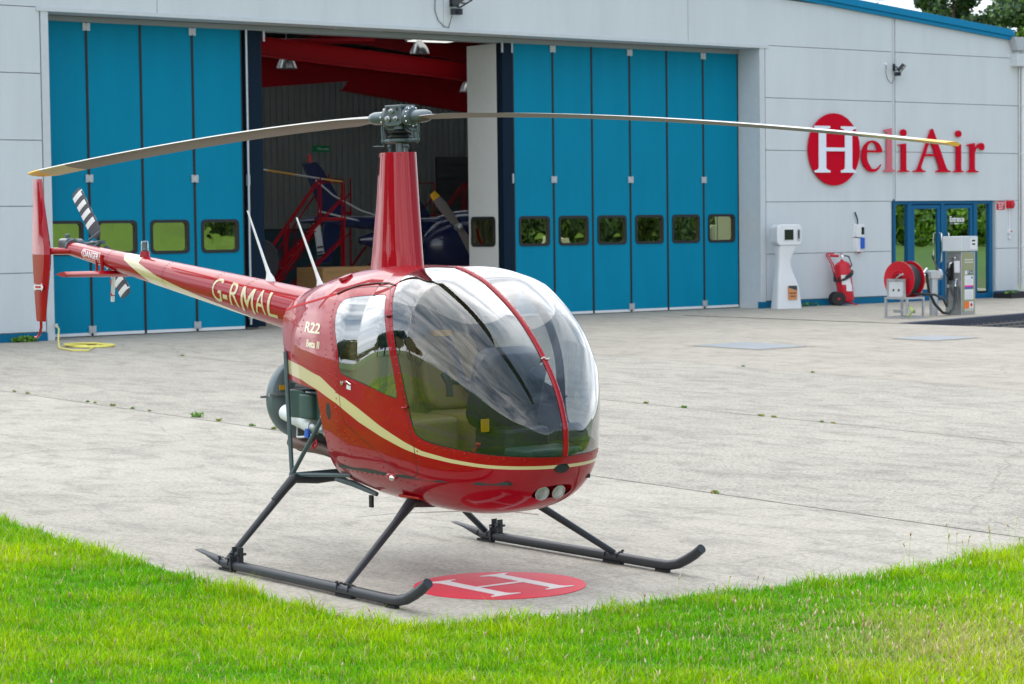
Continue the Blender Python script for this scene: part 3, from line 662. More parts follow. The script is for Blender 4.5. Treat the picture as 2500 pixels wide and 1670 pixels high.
A_out = [(0, 0), (.33, 0), (.33, .03), (.25, .045), (.215, .09), (.215, .13), (.305, .365), (.60, .365), (.695, .11), (.70, .06), (.67, .04), (.61, .03), (.61, 0), (1, 0), (1, .03), (.93, .045), (.885, .10), (.535, .98), (.505, 1.0), (.475, .98), (.15, .14), (.10, .05), (.06, .035), (0, .03)]
A_in = [(.33, .42), (.585, .42), (.455, .74)]
rib(33.51, 3.06, 1.33, 1.03, [A_out, A_in], 'sign_red', 'letter_a')
ilet(34.93, 'letter_i')
r_out = [(0, 0), (.66, 0), (.66, .035), (.50, .06), (.44, .12), (.44, .66), (.50, .77), (.60, .845), (.66, .83)]+arc(.86, .86, .14, .115, 200, 360, 8)+arc(.82, .87, .18, .13, 20, 110, 6)+[(.62, .95), (.52, .87), (.46, .80), (.44, .82), (.44, .99), (.40, .99), (0, .925), (0, .89), (.12, .885), (.18, .84), (.18, .12), (.13, .06), (0, .035)]
rib(35.435, 3.06, .64, .715, [r_out], 'sign_red', 'letter_r')

# ------------------------------------------------------------------ things on and by the facade
def floodlight(s, z, tilt, yawd, sc_, label):
    o = empty('floodlight', BW(.0, s, z), .0227, label, 'floodlight', 'floodlights on the hangar wall'); o.scale = (sc_,)*3
    mb = MB(); mb.b2((.0, -.05, -.12), (.03, .05, .12)); mb.tube([(.03, 0, .0), (.12, -.02, .02), (.22, -.02, -.04)], .022, 8); mb.tube([(.03, 0, -.08), (.14, -.02, -.09), (.22, -.02, -.04)], .018, 8); mb.build('bracket', 'black_paint', o)
    M_ = (Matrix.Rotation(R(yawd), 3, 'Z') @ Matrix.Rotation(R(tilt), 3, 'Y'))
    c = Vector((.34, 0, -.03))
    mb = MB(); mb.rbox(c, (.10, .40, .30), .03, axis='x', M=M_); mb.box(c+M_ @ Vector((.06, 0, 0)), (.02, .42, .03), M=M_)
    for k in (-.2, .2): mb.box(c+M_ @ Vector((.055, k, 0)), (.025, .022, .30), M=M_)
    for k in (-.145, .145): mb.box(c+M_ @ Vector((.055, 0, k)), (.024, .38, .022), M=M_)
    mb.build('housing', 'black_paint', o)
    mb = MB(); mb.box(c+M_ @ Vector((.052, 0, .0)), (.006, .37, .26), M=M_); mb.build('reflector', 'chrome', o)
    mb = MB(); mb.box(c+M_ @ Vector((.057, 0, .0)), (.004, .07, .06), M=M_); mb.build('lamp_chip', 'yellow', o)
    mb = MB(); mb.box((.17, 0, -.235), (.14, .20, .12)); mb.ell((.26, 0, -.25), (.05, .05, .045)); mb.build('sensor', 'black_paint', o)
    mb = MB(); mb.cyl((.0, -.42, .10), (.05, -.42, .10), .05, 12); mb.build('junction_box', 'white_plastic', o)
    mb = MB(); mb.tube([(.03, -.42, .06), (.03, -.43, -.22), (.03, -.36, -.40), (.03, -.22, -.52), (.03, -.10, -.55), (.03, -.05, -.42), (.10, -.03, -.22)], .008, 6); mb.build('cable', 'hose_black', o)
floodlight(20.0, 6.42, 62, 35, 1., 'black floodlight with a square sensor box above the open hangar doorway')
floodlight(32.93, 5.50, 40, 35, .68, 'smaller black floodlight high on the wall above the red lettering')

# fuel payment terminal
t = empty('payment_terminal', BW(.46, 28.88), .0227+R(-14), 'white waisted card terminal with a dark screen by the door jamb', 'terminal')
prof = [(0, .32, .20), (.12, .31, .19), (.50, .27, .165), (.65, .235, .15), (.80, .19, .135), (.95, .165, .13), (1.08, .16, .128), (1.20, .185, .135), (1.32, .22, .15), (1.40, .235, .155)]
off = [0, 0, -.01, -.035, -.06, -.075, -.075, -.05, -.02, 0]
def rrect(w2, h2, r, n=5):
    P = []
    for q, (sx, sy) in enumerate(((1, 1), (-1, 1), (-1, -1), (1, -1))):
        for k in range(n+1):
            a = math.pi/2*(q+k/n); P.append((sx*(w2-r)+r*math.cos(a), sy*(h2-r)+r*math.sin(a)))
    return P
mb = MB(); mb.loft([[(x, y+f_, z) for x, y in rrect(d*.9, w2, .07)] for (z, w2, d), f_ in zip(prof, off)]); mb.build('pedestal', 'white_plastic', t, bev=0)
mb = MB(); mb.rbox((.0, 0, 1.635), (.34, .64, .47), .11, axis='x', n=7); mb.build('head', 'white_plastic', t, bev=.03)
mb = MB(); mb.rbox((.175, -.03, 1.64), (.02, .28, .26), .02, axis='x'); mb.build('bezel', 'white_plastic', t, bev=.004)
mb = MB(); mb.b2((.181, -.145, 1.525), (.188, .085, 1.755)); mb.build('screen', 'dark_glass', t)
mb = MB(); mb.rbox((.172, .225, 1.63), (.02, .075, .27), .03, axis='x'); mb.build('card_slot', 'galv', t)
mb = MB(); mb.b2((.18, .205, 1.55), (.185, .245, 1.74)); mb.build('slot_recess', 'rubber', t)
mb = MB(); mb.rbox((.176, .06, .35), (.012, .235, .32), .03, axis='x'); d_ = mb.build('advert_panel', 'orange', t)
MATS['orange'].node_tree.nodes['Principled BSDF'].inputs['Base Color'].default_value = (*s2l((206, 140, 92)), 1)
mat('slate_blue', s2l((34, 66, 78)), .5)
mb = MB(); mb.prism([(-.05, .505), (.17, .505), (.17, .40), (-.05, .47)], 'x', .183, .186); mb.build('advert_band', 'slate_blue', t)
mat('advert_brown', s2l((110, 66, 50)), .5)
mb = MB()
for k, (a, b_) in enumerate(((-.03, .15), (0, .13))): mb.b2((.183, a, .33-.07*k), (.185, b_, .355-.07*k))
mb.build('advert_lines', 'advert_brown', t)

# wheeled extinguisher
t = empty('wheeled_extinguisher', BW(.42, 30.86), .0227+R(-35), 'red wheeled fire extinguisher with coiled black hose against the wall', 'fire extinguisher')
Ml = Matrix.Rotation(R(0), 3, 'X')
mb = MB(); mb.lathe([(0, .06), (.10, .06), (.175, .11), (.187, .16), (.187, .88), (.17, .95), (.10, 1.0), (.04, 1.02), (.035, 1.06), (0, 1.06)], (0, 0, 0), (0, -.10, 1), 24); mb.build('cylinder', 'red_safety', t)
mb = MB(); mb.cyl((0, -.107, 1.05), (0, -.118, 1.16), .028, 12); mb.tube([(-.03, -.11, 1.12), (.09, -.11, 1.13)], .016, 8); mb.build('valve', 'chrome', t)
mb = MB(); mb.lathe([(0, 0), (.04, 0), (.04, .02), (0, .02)], (0, -.118, 1.17), n=12); mb.build('hand_wheel', 'red_safety', t)
mb = MB()
for s_ in (-.12, .12): mb.tube([(s_, -.16, .30), (s_, -.33, .95), (s_, -.45, 1.16), (s_*.9, -.42, 1.19), (s_*.7, -.30, 1.19)], .014, 8)
mb.tube([(-.12, -.45, 1.16), (.12, -.45, 1.16)], .014, 8); mb.build('trolley_handle', 'red_safety', t)
mb = MB(); mb.tube([(-.10, -.36, 1.14), (-.10, -.16, 1.13)], .03, 8); mb.build('gas_cartridge', 'red_safety', t)
for s_ in (-.19, .19):
    mb = MB(); mb.lathe([(.06, -.028), (.145, -.03), (.158, -.015), (.158, .015), (.145, .03), (.06, .028)], (s_, -.22, .16), (1, 0, 0), 24); wl = mb.build('wheel', 'tyre', t)
    mb = MB(); mb.lathe([(0, -.034), (.03, -.034), (.03, .034), (0, .034)], (s_, -.22, .16), (1, 0, 0), 12); mb.build('hub', 'red_safety', wl)
mb = MB(); mb.tube([(-.19, -.22, .16), (.19, -.22, .16)], .012, 8); mb.tube([(-.13, .0, .10), (-.14, .16, .03), (-.10, .22, .02), (.10, .22, .02), (.14, .16, .03), (.13, 0, .10)], .013, 8); mb.build('foot_frame', 'red_safety', t)
mb = MB(); pth = []
for k in range(75):
    a = k/75*2.9*2*math.pi; pth.append((.215*math.cos(a), -.07+.215*math.sin(a), .66+.12*math.sin(a*.93)+.05*k/75))
pth += [(.12, .10, .92), (.06, .04, 1.12), (.03, -.06, 1.14)]
mb.tube(pth, .017, 8); mb.build('hose', 'hose_black', t)
mb = MB()
for k in range(9):
    a0 = R(-25+k*9)
    pass
def wrap(mb, c, ax_tilt, r, a0, a1, z0, z1, n=8):
    vs = [];
    for z in (z0, z1):
        for k in range(n+1):
            a = R(a0+(a1-a0)*k/n); vs.append((c[0]+r*math.cos(a), c[1]-.10*z+r*math.sin(a), z))
    mb.add(vs, [(k, k+1, n+2+k, n+1+k) for k in range(n)])
mb = MB(); wrap(mb, (0, 0), 0, .190, -28, 40, .48, .70); wrap(mb, (0, 0), 0, .1905, 0, 48, .33, .50); mb.build('instruction_label', 'paper', t)

# socket / meter box on the wall
t = empty('socket_box', BW(0, 31.64, 1.53), .0227, 'grey wall box with a blue socket flap and a stub of cable on top', 'electrical box')
mb = MB(); mb.rbox((.07, 0, .17), (.14, .25, .30), .02, axis='x'); mb.build('upper_box', 'white_plastic', t, bev=.008)
mb = MB(); mb.rbox((.06, -.0, -.16), (.12, .24, .32), .02, axis='x'); mb.build('lower_box', 'white_plastic', t, bev=.008)
mb = MB(); mb.b2((.141, .02, .08), (.146, .11, .25)); mb.build('window', 'dark_glass', t)
mb = MB(); mb.rbox((.14, .055, -.12), (.06, .10, .26), .02, axis='x'); mb.build('socket_flap', 'blue_plastic', t, bev=.006)
mb = MB(); mb.tube([(.06, -.02, .32), (.06, -.03, .44), (.05, -.06, .52), (.03, -.075, .60)], .018, 8); mb.build('cable', 'hose_black', t)
mb = MB(); mb.cyl((.06, .03, -.35), (.06, .03, -.31), .035, 10); mb.build('cable_gland', 'red_safety', t)

# fire point
t = empty('warning_notice', BW(0, 36.75, 2.255), .0227, 'small red notice with white writing right of the entrance', 'sign')
mb = MB(); mb.b2((0, -.155, -.105), (.008, .155, .105)); mb.build('plate', 'red_safety', t)
for k, tx in enumerate(('Fuel pump', 'cut off', 'switch')): text_mesh('lettering', tx, .075, 'white_paint', t, (.0095, 0, .062-.062*k), (R(90), 0, R(90)), sx=.85, bold=.001)
t = empty('fire_alarm', BW(0, 37.05, 2.28), .0227, 'red alarm sounder with a white conduit and push button below', 'alarm')
mb = MB(); mb.rbox((.05, 0, 0), (.10, .20, .20), .03, axis='x'); mb.lathe([(.075, 0), (.07, .05), (0, .055)], (.10, 0, 0), (1, 0, 0), 16); mb.build('sounder', 'red_safety', t, bev=.01)
mb = MB(); mb.cyl((.02, 0, -.62), (.02, 0, -.1), .015, 8); mb.build('conduit', 'white_plastic', t)
mb = MB(); mb.rbox((.03, 0, -.66), (.06, .10, .10), .01, axis='x'); mb.lathe([(.045, 0), (.05, .03), (.02, .05)], (.03, 0, -.84), (0, 0, 1), 12); mb.cyl((.03, 0, -.8), (.03, 0, -.7), .012, 8); mb.build('switch_box', 'white_plastic', t)
mb = MB(); mb.cyl((.06, .03, -.66), (.075, .03, -.66), .022, 10); mb.build('push_button', 'red_safety', t)

# hose reel on its galvanised stand
t = empty('fuel_hose_reel', (-20.75, 26.2, 0), R(6), 'large red hose reel holding black hose on a galvanised stand', 'hose reel')
RX, RZ, RR = 0, .76, .37
mb = MB()
for s_ in (-.17, .17):
    mb.lathe([(.0, -.006), (RR-.012, -.006), (RR, -.012), (RR, .012), (RR-.012, .006), (.0, .006)], (0, s_, RZ), (0, 1, 0), 40)
for r_ in (.12, .17): mb.lathe([(r_, -.01), (r_+.012, -.014), (r_+.024, -.01)], (0, -.178, RZ), (0, 1, 0), 28)
mb.cyl((0, -.24, RZ), (0, .26, RZ), .03, 12); mb.build('drum', 'red_safety', t)
mb = MB(); pth = []
for k in range(150):
    a = k/150*2*math.pi*6.5; lay = (k/150*6.5) % 3.25/3.25; pth.append(((.27)*math.cos(a), -.14+.28*(lay if k < 75 else 1-lay), RZ+.27*math.sin(a)))
mb.tube(pth, .042, 8)
mb.lathe([(.10, -.155), (.285, -.155), (.30, -.1), (.285, -.05), (.30, 0), (.285, .05), (.30, .1), (.285, .155), (.10, .155)], (0, 0, RZ), (0, 1, 0), 32); mb.build('wound_hose', 'hose_black', t)
mb = MB()
fx, fy = .26, .26
for sx in (-fx, fx):
    for sy in (-fy, fy): mb.b2((sx-.02, sy-.02, 0), (sx+.02, sy+.02, .40))
for z in (.02, .40):
    for sy in (-fy, fy): mb.b2((-fx-.02, sy-.022, z-.02), (fx+.02, sy+.022, z+.022))
    for sx in (-fx, fx): mb.b2((sx-.022, -fy-.02, z-.018), (sx+.022, fy+.02, z+.018))
for sx in (-.20, .20): mb.b2((sx-.02, -fy-.024, .42), (sx+.02, -fy+.016, .76)); mb.b2((sx-.02, fy-.016, .42), (sx+.02, fy+.024, .76))
for sy in (-fy, fy): mb.b2((-.222, sy-.024, .74), (.222, sy+.02, .782))
mb.b2((-fx, -.02, .10), (fx, .02, .16)); mb.build('stand', 'galv', t)
mb = MB(); mb.b2((-.18, -fy-.010, .425), (.18, -fy-.004, .735)); mb.build('back_plate', 'cladding_trim', t)
mb = MB()
for k in (-.06, .07): mb.lathe([(0, 0), (.022, 0), (.022, .004), (0, .004)], (k, -fy-.0135, .56), (0, -1, 0), 12)
mb.build('plate_holes', 'rubber', t)
mb = MB(); mb.tube([(0, -.24, RZ), (0, -.30, RZ), (.05, -.31, RZ+.05), (.16, -.33, RZ+.10)], .014, 8); mb.cyl((.13, -.34, RZ+.09), (.23, -.345, RZ+.12), .018, 8); mb.build('crank', 'galv', t)
mb = MB(); mb.tube([(0, .24, RZ), (0, .34, RZ), (.06, .38, RZ+.0), (.12, .44, RZ+.10), (.10, .60, RZ+.20), (-.15, .80, RZ+.12)], .024, 10); mb.build('swivel_pipe', 'chrome', t)
# little drum of lime earthing cable hanging on the stand
t2 = empty('cable_drum', (-20.50, 26.02, .155), R(38), 'small wooden drum of lime green cable hanging on the reel stand', 'cable drum'); t2.scale = (.85, .85, .85)
mb = MB(); mb.lathe([(0, -.01), (.10, -.01), (.10, .01), (0, .01)], (0, -.08, 0), (.3, 1, 0), 20); mb.build('drum_flange', 'grey_inner', t2)
mb = MB(); mb.lathe([(.03, -.05), (.085, -.05), (.098, -.02), (.10, .03), (.10, .10), (.08, .12), (0, .12)], (0, 0, 0), (.3, 1, 0), 20); mb.tube([(.0, -.09, -.05), (.02, -.12, -.11), (.05, -.04, -.145), (.06, .05, -.13), (.05, .06, -.05)], .008, 6); mb.build('cable', 'lime', t2)
mb = MB(); mb.b2((-.03, -.03, .08), (.03, .03, .15)); mb.build('hanger', 'rubber', t2)
# valve post
t = empty('valve_post', (-21.1, 27.42, 0), R(-20), 'grey steel post with a lever valve between reel and pump', 'valve post')
mb = MB(); mb.rbox((0, 0, .38), (.13, .13, .76), .012, axis='z'); mb.build('post', 'galv', t)
mb = MB(); mb.rbox((0, 0, .83), (.20, .22, .17), .05, axis='x'); mb.lathe([(.11, -.03), (.11, .03), (.0, .03)], (0, .13, .83), (0, 1, 0), 16); mb.lathe([(.06, 0), (.06, .1), (0, .1)], (0, 0, .74), (0, 0, 1), 12); mb.build('valve_body', 'galv', t, bev=.01)
mb = MB(); mb.tube([(.03, .12, .80), (.03, .06, .98), (.03, -.02, 1.14)], .014, 8); mb.build('lever', 'exhaust', t)
mb = MB(); mb.tube([(.03, -.015, 1.13), (.03, -.04, 1.22)], .02, 8); mb.build('lever_grip', 'hose_black', t)
mb = MB(); mb.tube([(-.02, -.12, .84), (-.02, -.22, .80), (-.02, -.28, .70)], .028, 10); mb.build('spout', 'chrome', t)
# fuel pump
t = empty('fuel_pump', (-21.0, 28.1, 0), R(3), 'stainless fuel pump with a grey head and a hanging black nozzle', 'fuel pump')
mb = MB(); mb.rbox((0, 0, .64), (.42, .44, 1.28), .01, axis='z'); mb.build('cabinet', 'steel', t, bev=.004)
mb = MB(); mb.rbox((0, 0, 1.445), (.50, .52, .30), .015, axis='z'); mb.build('pump_head', 'cladding_trim', t, bev=.012)
mb = MB(); mb.b2((.2105, -.19, .06), (.216, .19, 1.26)); mb.build('side_panel', 'pump_green', t)     # +x face: pale green with stickers
def sticker(a, b_, m, nm='sticker', x=.2165): mb = MB(); mb.b2((x, a[0], a[1]), (x+.002, b_[0], b_[1])); return mb.build(nm, m, t)
sticker((-.12, .82), (.14, .90), 'slate_blue', 'grade_plate'); text_mesh('grade_lettering', 'JET A-1', .085, 'white_paint', t, (.2192, .035, .86), (R(90), 0, R(90)), sx=.8, bold=.0015)
sticker((-.12, .82), (-.07, .90), 'white_paint', 'grade_bars', .219)
sticker((-.13, .60), (.15, .80), 'paper', 'notice'); mat('magenta', s2l((236, 40, 140)), .5); sticker((-.12, .565), (.14, .60), 'magenta', 'pink_band'); sticker((-.12, .53), (.14, .563), 'blue_plastic', 'blue_band')
sticker((-.13, .31), (.15, .515), 'paper', 'notice')
for k in range(6): sticker((-.10, .33+.026*k), (.11, .336+.026*k), 'cladding_trim', 'notice_line', .219)
for k in range(3): sticker((-.09, .64+.03*k), (.08, .648+.03*k), 'cladding_trim', 'notice_line', .219)
mb = MB(); mb.lathe([(0, 0), (.025, 0), (.025, .003), (0, .003)], (.2185, .10, .755), (1, 0, 0), 14); mb.build('mandatory_disc', 'blue_plastic', t)
mat('hazard_orange', s2l((246, 112, 12)), .5); sticker((-.13, .13), (.01, .27), 'hazard_orange', 'hazard_plate'); sticker((.015, .13), (.15, .27), 'paper', 'hazard_plate')
mb = MB(); mb.prism([(.082, .245), (.125, .20), (.082, .155), (.04, .20)], 'x', .219, .221); mb.build('flame_diamond', 'sign_red', t)
for z in (1.11, 1.06, .075, .105):
    for k in range(4): sticker((-.12+.07*k, z), (-.07+.07*k, z+.018), 'white_paint', 'louvre')
mb = MB(); mb.b2((.251, .0, 1.335), (.256, .22, 1.56)); mb.build('display_plate', 'white_plastic', t)
mb = MB()
for z in (1.42, 1.49): mb.b2((.2565, .06, z), (.258, .16, z+.03))
mb.build('display', 'dark_glass', t)
# -y face: stainless with holster, nozzle, paper
mb = MB(); mb.b2((-.14, -.235, .70), (.01, -.2205, 1.06)); mb.build('holster', 'rubber', t)
mb = MB(); mb.b2((.03, -.225, .86), (.17, -.2205, 1.10)); mb.build('notice_paper', 'paper', t)
mb = MB(); mb.tube([(-.10, -.26, .62), (-.10, -.27, .74), (-.07, -.29, .88)], .02, 8); mb.rbox((-.06, -.275, .90), (.05, .06, .24), .015, axis='y'); mb.tube([(-.12, -.27, .78), (-.13, -.30, .86), (-.08, -.30, .96)], .012, 8); nz_ = mb.build('nozzle', 'rubber', t)
mb = MB(); mb.tube([(-.06, -.29, .95), (-.03, -.30, 1.04), (-.02, -.26, 1.06)], .02, 8); mb.build('spout', 'chrome', nz_)
mb = MB(); mb.tube([(.10, -.24, .72), (.10, -.28, .70), (.10, -.29, .58)], .024, 8); mb.tube([(-.10, -.27, .62), (-.10, -.27, .52)], .02, 8); mb.build('coupling', 'chrome', t)
mb = MB(); mb.lathe([(.03, 0), (.03, .03), (0, .03)], (.02, -.22, 1.15), (0, -1, 0), 12); mb.build('key_switch', 'chrome', t)
# hoses between reel, post and pump
h_ = MB(); h_.tube([(-20.88, 27.82, .58), (-20.86, 27.80, .35), (-20.78, 27.66, .14), (-20.68, 27.42, .05), (-20.66, 27.2, .08), (-20.68, 27.0, .25), (-20.7, 26.85, .5), (-20.66, 26.74, .88)], .03, 10)
tag(h_.build('delivery_hose', 'hose_black'), 'thick black hose looping low from the valve post to the pump', 'hose')
h_ = MB(); h_.tube([(-21.09, 27.83, .55), (-21.07, 27.78, .38), (-20.95, 27.65, .20), (-20.78, 27.45, .20), (-20.6, 27.15, .36), (-20.5, 26.8, .45), (-20.5, 26.5, .47), (-20.6, 26.3, .49)], .026, 10)
tag(h_.build('reel_hose', 'hose_black'), 'black hose running from the red reel up to the nozzle', 'hose')

# low blue brick wall at the edge of the fuel island
mat('brick_blue', s2l((58, 66, 82)), .75, var=.25, vs_=5, bump=.3, bs=25)
m = bpy.data.materials.new('brickwork'); m.use_nodes = True; nt = m.node_tree; b = nt.nodes['Principled BSDF']; b.inputs['Roughness'].default_value = .8
t_ = nt.nodes.new('ShaderNodeTexCoord'); mm = nt.nodes.new('ShaderNodeMapping'); mm.inputs['Rotation'].default_value = (R(90), 0, 0); br = nt.nodes.new('ShaderNodeTexBrick')
br.inputs['Scale'].default_value = 1.; br.inputs['Brick Width'].default_value = .235; br.inputs['Row Height'].default_value = .075; br.inputs['Mortar Size'].default_value = .006
br.inputs['Color1'].default_value = (*s2l((56, 66, 84)), 1); br.inputs['Color2'].default_value = (*s2l((70, 74, 88)), 1); br.inputs['Mortar'].default_value = (*s2l((168, 156, 132)), 1)
nt.links.new(t_.outputs['Object'], mm.inputs[0]); nt.links.new(mm.outputs[0], br.inputs[0]); nt.links.new(br.outputs[0], b.inputs['Base Color']); MATS['brickwork'] = m
ang = math.atan2(KB[1]-KA[1], KB[0]-KA[0]); ln = float(np.hypot(*(KB-KA)))+6
wl = empty('low_brick_wall', (KA[0], KA[1], 0), ang, 'low blue brick retaining wall at the edge of the fuel island', 'wall')
mb = MB(); mb.b2((-.1, -.11, -.42), (ln, .09, -.10)); mb.build('brick_courses', 'brickwork', wl)
mb = MB()
k = -.1
while k < ln: mb.b2((k+.007, -.118, -.098), (k+.066, .10, .012)); k += .077
mb.build('brick_coping', 'brick_blue', wl, bev=.004)
mb = MB(); mb.b2((-.1, -.105, -.099), (ln, .09, .002)); mb.build('mortar', 'joint_dirt', wl)
wl.rotation_euler.z = ang; wl.scale = (1, 1, 1)
# planter tray by the downpipe
t = empty('drain_tray', BW(.45, 36.9), .0227, 'black slotted tray with weeds at the foot of the downpipe', 'tray')
mb = MB(); mb.b2((-.25, -.6, 0), (.25, .9, .03))
for k in range(16): mb.b2((-.25, -.6+.1*k, .03), (.25, -.56+.1*k, .12))
mb.b2((-.27, -.62, .0), (-.25, .92, .14)); mb.b2((.25, -.62, .0), (.27, .92, .14)); mb.build('tray', 'rubber', t)
def leaves(name, mats, cl, n, size, parent=None, up=.6):
    mb = MB(); leafcrown(mb, cl, n, size, range(len(mats)) if len(mats) > 1 else (0,), up)
    me = bpy.data.meshes.new(name); me.from_pydata(mb.v, [], mb.f)
    for q in mats: me.materials.append(MATS[q])
    me.polygons.foreach_set('material_index', mb.m); o = bpy.data.objects.new(name, me); col.objects.link(o)
    if parent: o.parent = parent
    return o
leaves('weeds', ['leaf_lime'], [((0, -.3, .12), (.15, .25, .08))], 90, .06, t)
# steel covers in the apron
def cover(ring, label):
    o = empty('manhole_cover', (*np.mean(ring, 0), 0), 0, label, 'drain cover', 'steel drain covers in the apron'); c = np.mean(ring, 0)
    R2 = [tuple((np.array(p)-c)*1.16) for p in ring]; mb = MB(); mb.add([(x, y, .004) for x, y in R2], [(0, 1, 2, 3)]); mb.build('surround', 'concrete_surround', o)
    mb = MB(); mb.prism([tuple(np.array(p)-c) for p in ring], 'z', .004, .010); mb.build('plate', 'cover_steel', o)
concrete('concrete_surround', (.43, .38, .31), .3, .3); mat('cover_steel', s2l((146, 152, 157)), .5, metal=.2, var=.15, vs_=8, bump=.6, bs=70)
cover([(-16.35, 16.72), (-16.45, 17.95), (-14.85, 17.75), (-14.75, 16.62)], 'square grey steel cover with a sandy rim in the apron')
cover([(-15.45, 20.30), (-15.6, 21.45), (-14.55, 21.35), (-14.45, 20.22)], 'farther grey steel cover in front of the fuel island')
# yellow garden hose by the left jamb
mb = MB(); pth = [(-26.28, 10.54, .235), (-26.0, 10.42, .26), (-25.5, 10.2, .24), (-24.5, 9.7, .10), (-23.6, 9.28, .02), (-22.8, 9.12, .018), (-22.6, 9.3, .018), (-23.1, 9.6, .018)]
for k in range(44): a = k/44*2*math.pi*2.6+2.2; r_ = .44+.05*math.sin(k*.7); pth.append((-23.85+r_*math.cos(a)*1.0, 9.95+r_*math.sin(a)*.85, .02+.012*(k//17)))
mb.tube(pth, .014, 8)
tag(mb.build('garden_hose', 'hose_yellow'), 'yellow hose coiled on the ground by the left door jamb', 'hose')
mb = MB(); mb.cyl((-26.36, 10.55, .24), (-26.24, 10.53, .24), .014, 8); mb.b2((-26.32, 10.52, .24), (-26.28, 10.56, .30)); tag(mb.build('wall_tap', 'chrome'), 'small metal wall tap where the yellow hose starts', 'tap')
# painted H in a red disc on the concrete
t = empty('ground_emblem', (1.01, -.07, 0), 0, 'round red ground marking with a white letter H before the helicopter', 'ground marking')
def worn(name, c, c2, thr):
    m = mat(name, c, .6); nt = m.node_tree; b = nt.nodes['Principled BSDF']; A = nt.nodes.new; tcx = A('ShaderNodeTexCoord'); n = A('ShaderNodeTexNoise'); n.inputs['Scale'].default_value = 22; n.inputs['Detail'].default_value = 10; n.inputs['Roughness'].default_value = .85
    x = A('ShaderNodeValToRGB'); x.color_ramp.elements[0].position = thr; x.color_ramp.elements[1].position = thr+.035; x.color_ramp.elements[0].color = (*c2, 1); x.color_ramp.elements[1].color = (*c, 1)
    nt.links.new(tcx.outputs['Object'], n.inputs[0]); nt.links.new(n.outputs['Fac'], x.inputs[0]); nt.links.new(x.outputs[0], b.inputs['Base Color'])
    n2 = A('ShaderNodeTexNoise'); n2.inputs['Scale'].default_value = 120; bp = A('ShaderNodeBump'); bp.inputs['Strength'].default_value = .4; bp.inputs['Distance'].default_value = .003; nt.links.new(tcx.outputs['Object'], n2.inputs[0]); nt.links.new(n2.outputs['Fac'], bp.inputs['Height']); nt.links.new(bp.outputs[0], b.inputs['Normal'])
worn('marking_red', s2l((214, 40, 62)), (.42, .36, .33), .33); worn('marking_white', s2l((226, 218, 214)), (.45, .2, .2), .34)
mb = MB(); mb.lathe([(.0, .0), (.475, .0), (.475, .004), (0, .004)], (0, 0, 0), n=72); mb.build('disc', 'marking_red', t)
def Hthin():
    a, b_, c, d = .10, .235, .765, .90; e = .028; q = .10
    return [(0, 0), (.34, 0), (.34, e), (b_+.03, e+.02), (b_, q), (b_, .475), (c, .475), (c, q), (c-.03, e+.02), (.66, e), (.66, 0), (1, 0), (1, e), (d+.03, e+.02), (d, q), (d, 1-q), (d+.03, 1-e-.02), (1, 1-e), (1, 1), (.66, 1), (.66, 1-e), (c-.03, 1-e-.02), (c, 1-q), (c, .525), (b_, .525), (b_, 1-q), (b_+.03, 1-e-.02), (.34, 1-e), (.34, 1), (0, 1), (0, 1-e), (a-.03, 1-e-.02), (a, 1-q), (a, q), (a-.03, e+.02), (0, e)]
hp = [[((p[0]-.5)*.56, (p[1]-.5)*.62) for p in Hthin()]]
# letter's uprights run along x; its foot is towards the nose
g_ = glyph('letter', hp, .003, 'marking_white', t, (.0, .0, .0065), (0, 0, R(90)))

# weeds in the joints
WD = [(-10.07, 4.26, .13), (-15.01, 4.49, .05), (-14.57, 4.46, .06), (-12.83, 4.38, .05), (-12.6, 4.36, .05), (-12.12, 4.33, .07), (-11.58, 4.30, .06), (-11.14, 4.27, .04), (-9.48, 4.18, .08), (-8.74, 4.13, .08), (-8.27, 4.10, .07), (-8.09, 8.72, .06), (-7.35, 8.62, .07), (-6.01, 8.48, .07), (-5.80, 8.46, .06), (-5.08, 8.42, .04), (-4.9, 8.40, .04), (-1.38, 3.68, .07), (-11.97, 13.75, .05), (-10.38, 13.5, .05), (-20.23, 9.7, .07)]
WL = ['largest leafy green weed in the joint left of the helicopter', 'weed patch in the joint at the very left edge of the picture', 'straw tinted weed second from the left edge of the joint', 'thin weed that opens the row of four left of the big weed', 'tiny weed touching the thin one in the row of four', 'longer weed in the middle of the row before the big weed', 'flat green weed right before the gap ahead of the big weed', 'faint tiny weed alone just left of the big leafy weed', 'yellowish weed just right of the big leafy weed',
      'low weed between the yellowish one and the fan shroud', 'weed peeping out below the fan shroud of the helicopter', 'straw coloured weed closest to the windshield in the right joint', 'bright small weed second right of the windshield', 'wider weed third right of the windshield in the same joint', 'weed end touching the wider third weed in the right joint', 'tiny weed fourth right of the windshield', 'last tiny weed at the right end of that joint', 'single weed in the nearest joint, right of the nose',
      'speck of weed in the far joint below the square steel cover', 'second speck of weed in the far joint, farther right', 'green speck on the apron before the left folding doors']
for i, (x, y, r_) in enumerate(WD):
    r_ *= .9 if i == 0 else .6
    o = leaves('weed', ['leaf_weed', 'leaf_straw'] if i % 3 else ['leaf_weed'], [((0, 0, r_*.25), (r_*1.1, r_*.6, r_*.28))], int(40+450*r_), .024 if r_ > .06 else .017); o.location = (x, y, 0)
    tag(o, WL[i], 'weed', 'weeds in the concrete joints')
for k, (s_, n_) in enumerate(((10.5, 200), (9.8, 70), (30.0, 30))):
    x, y, _ = BW(.10, s_); o = leaves('weed', ['leaf_weed'], [((0, 0, .05), (.06, .28, .06))], n_, .05); o.location = (x, y, 0)
    tag(o, ('strip of weeds under the blue plinth beside the left door jamb', 'sparser weeds at the far left foot of the wall', 'few weeds at the wall foot behind the extinguisher')[k], 'weed', 'weeds along the wall foot')

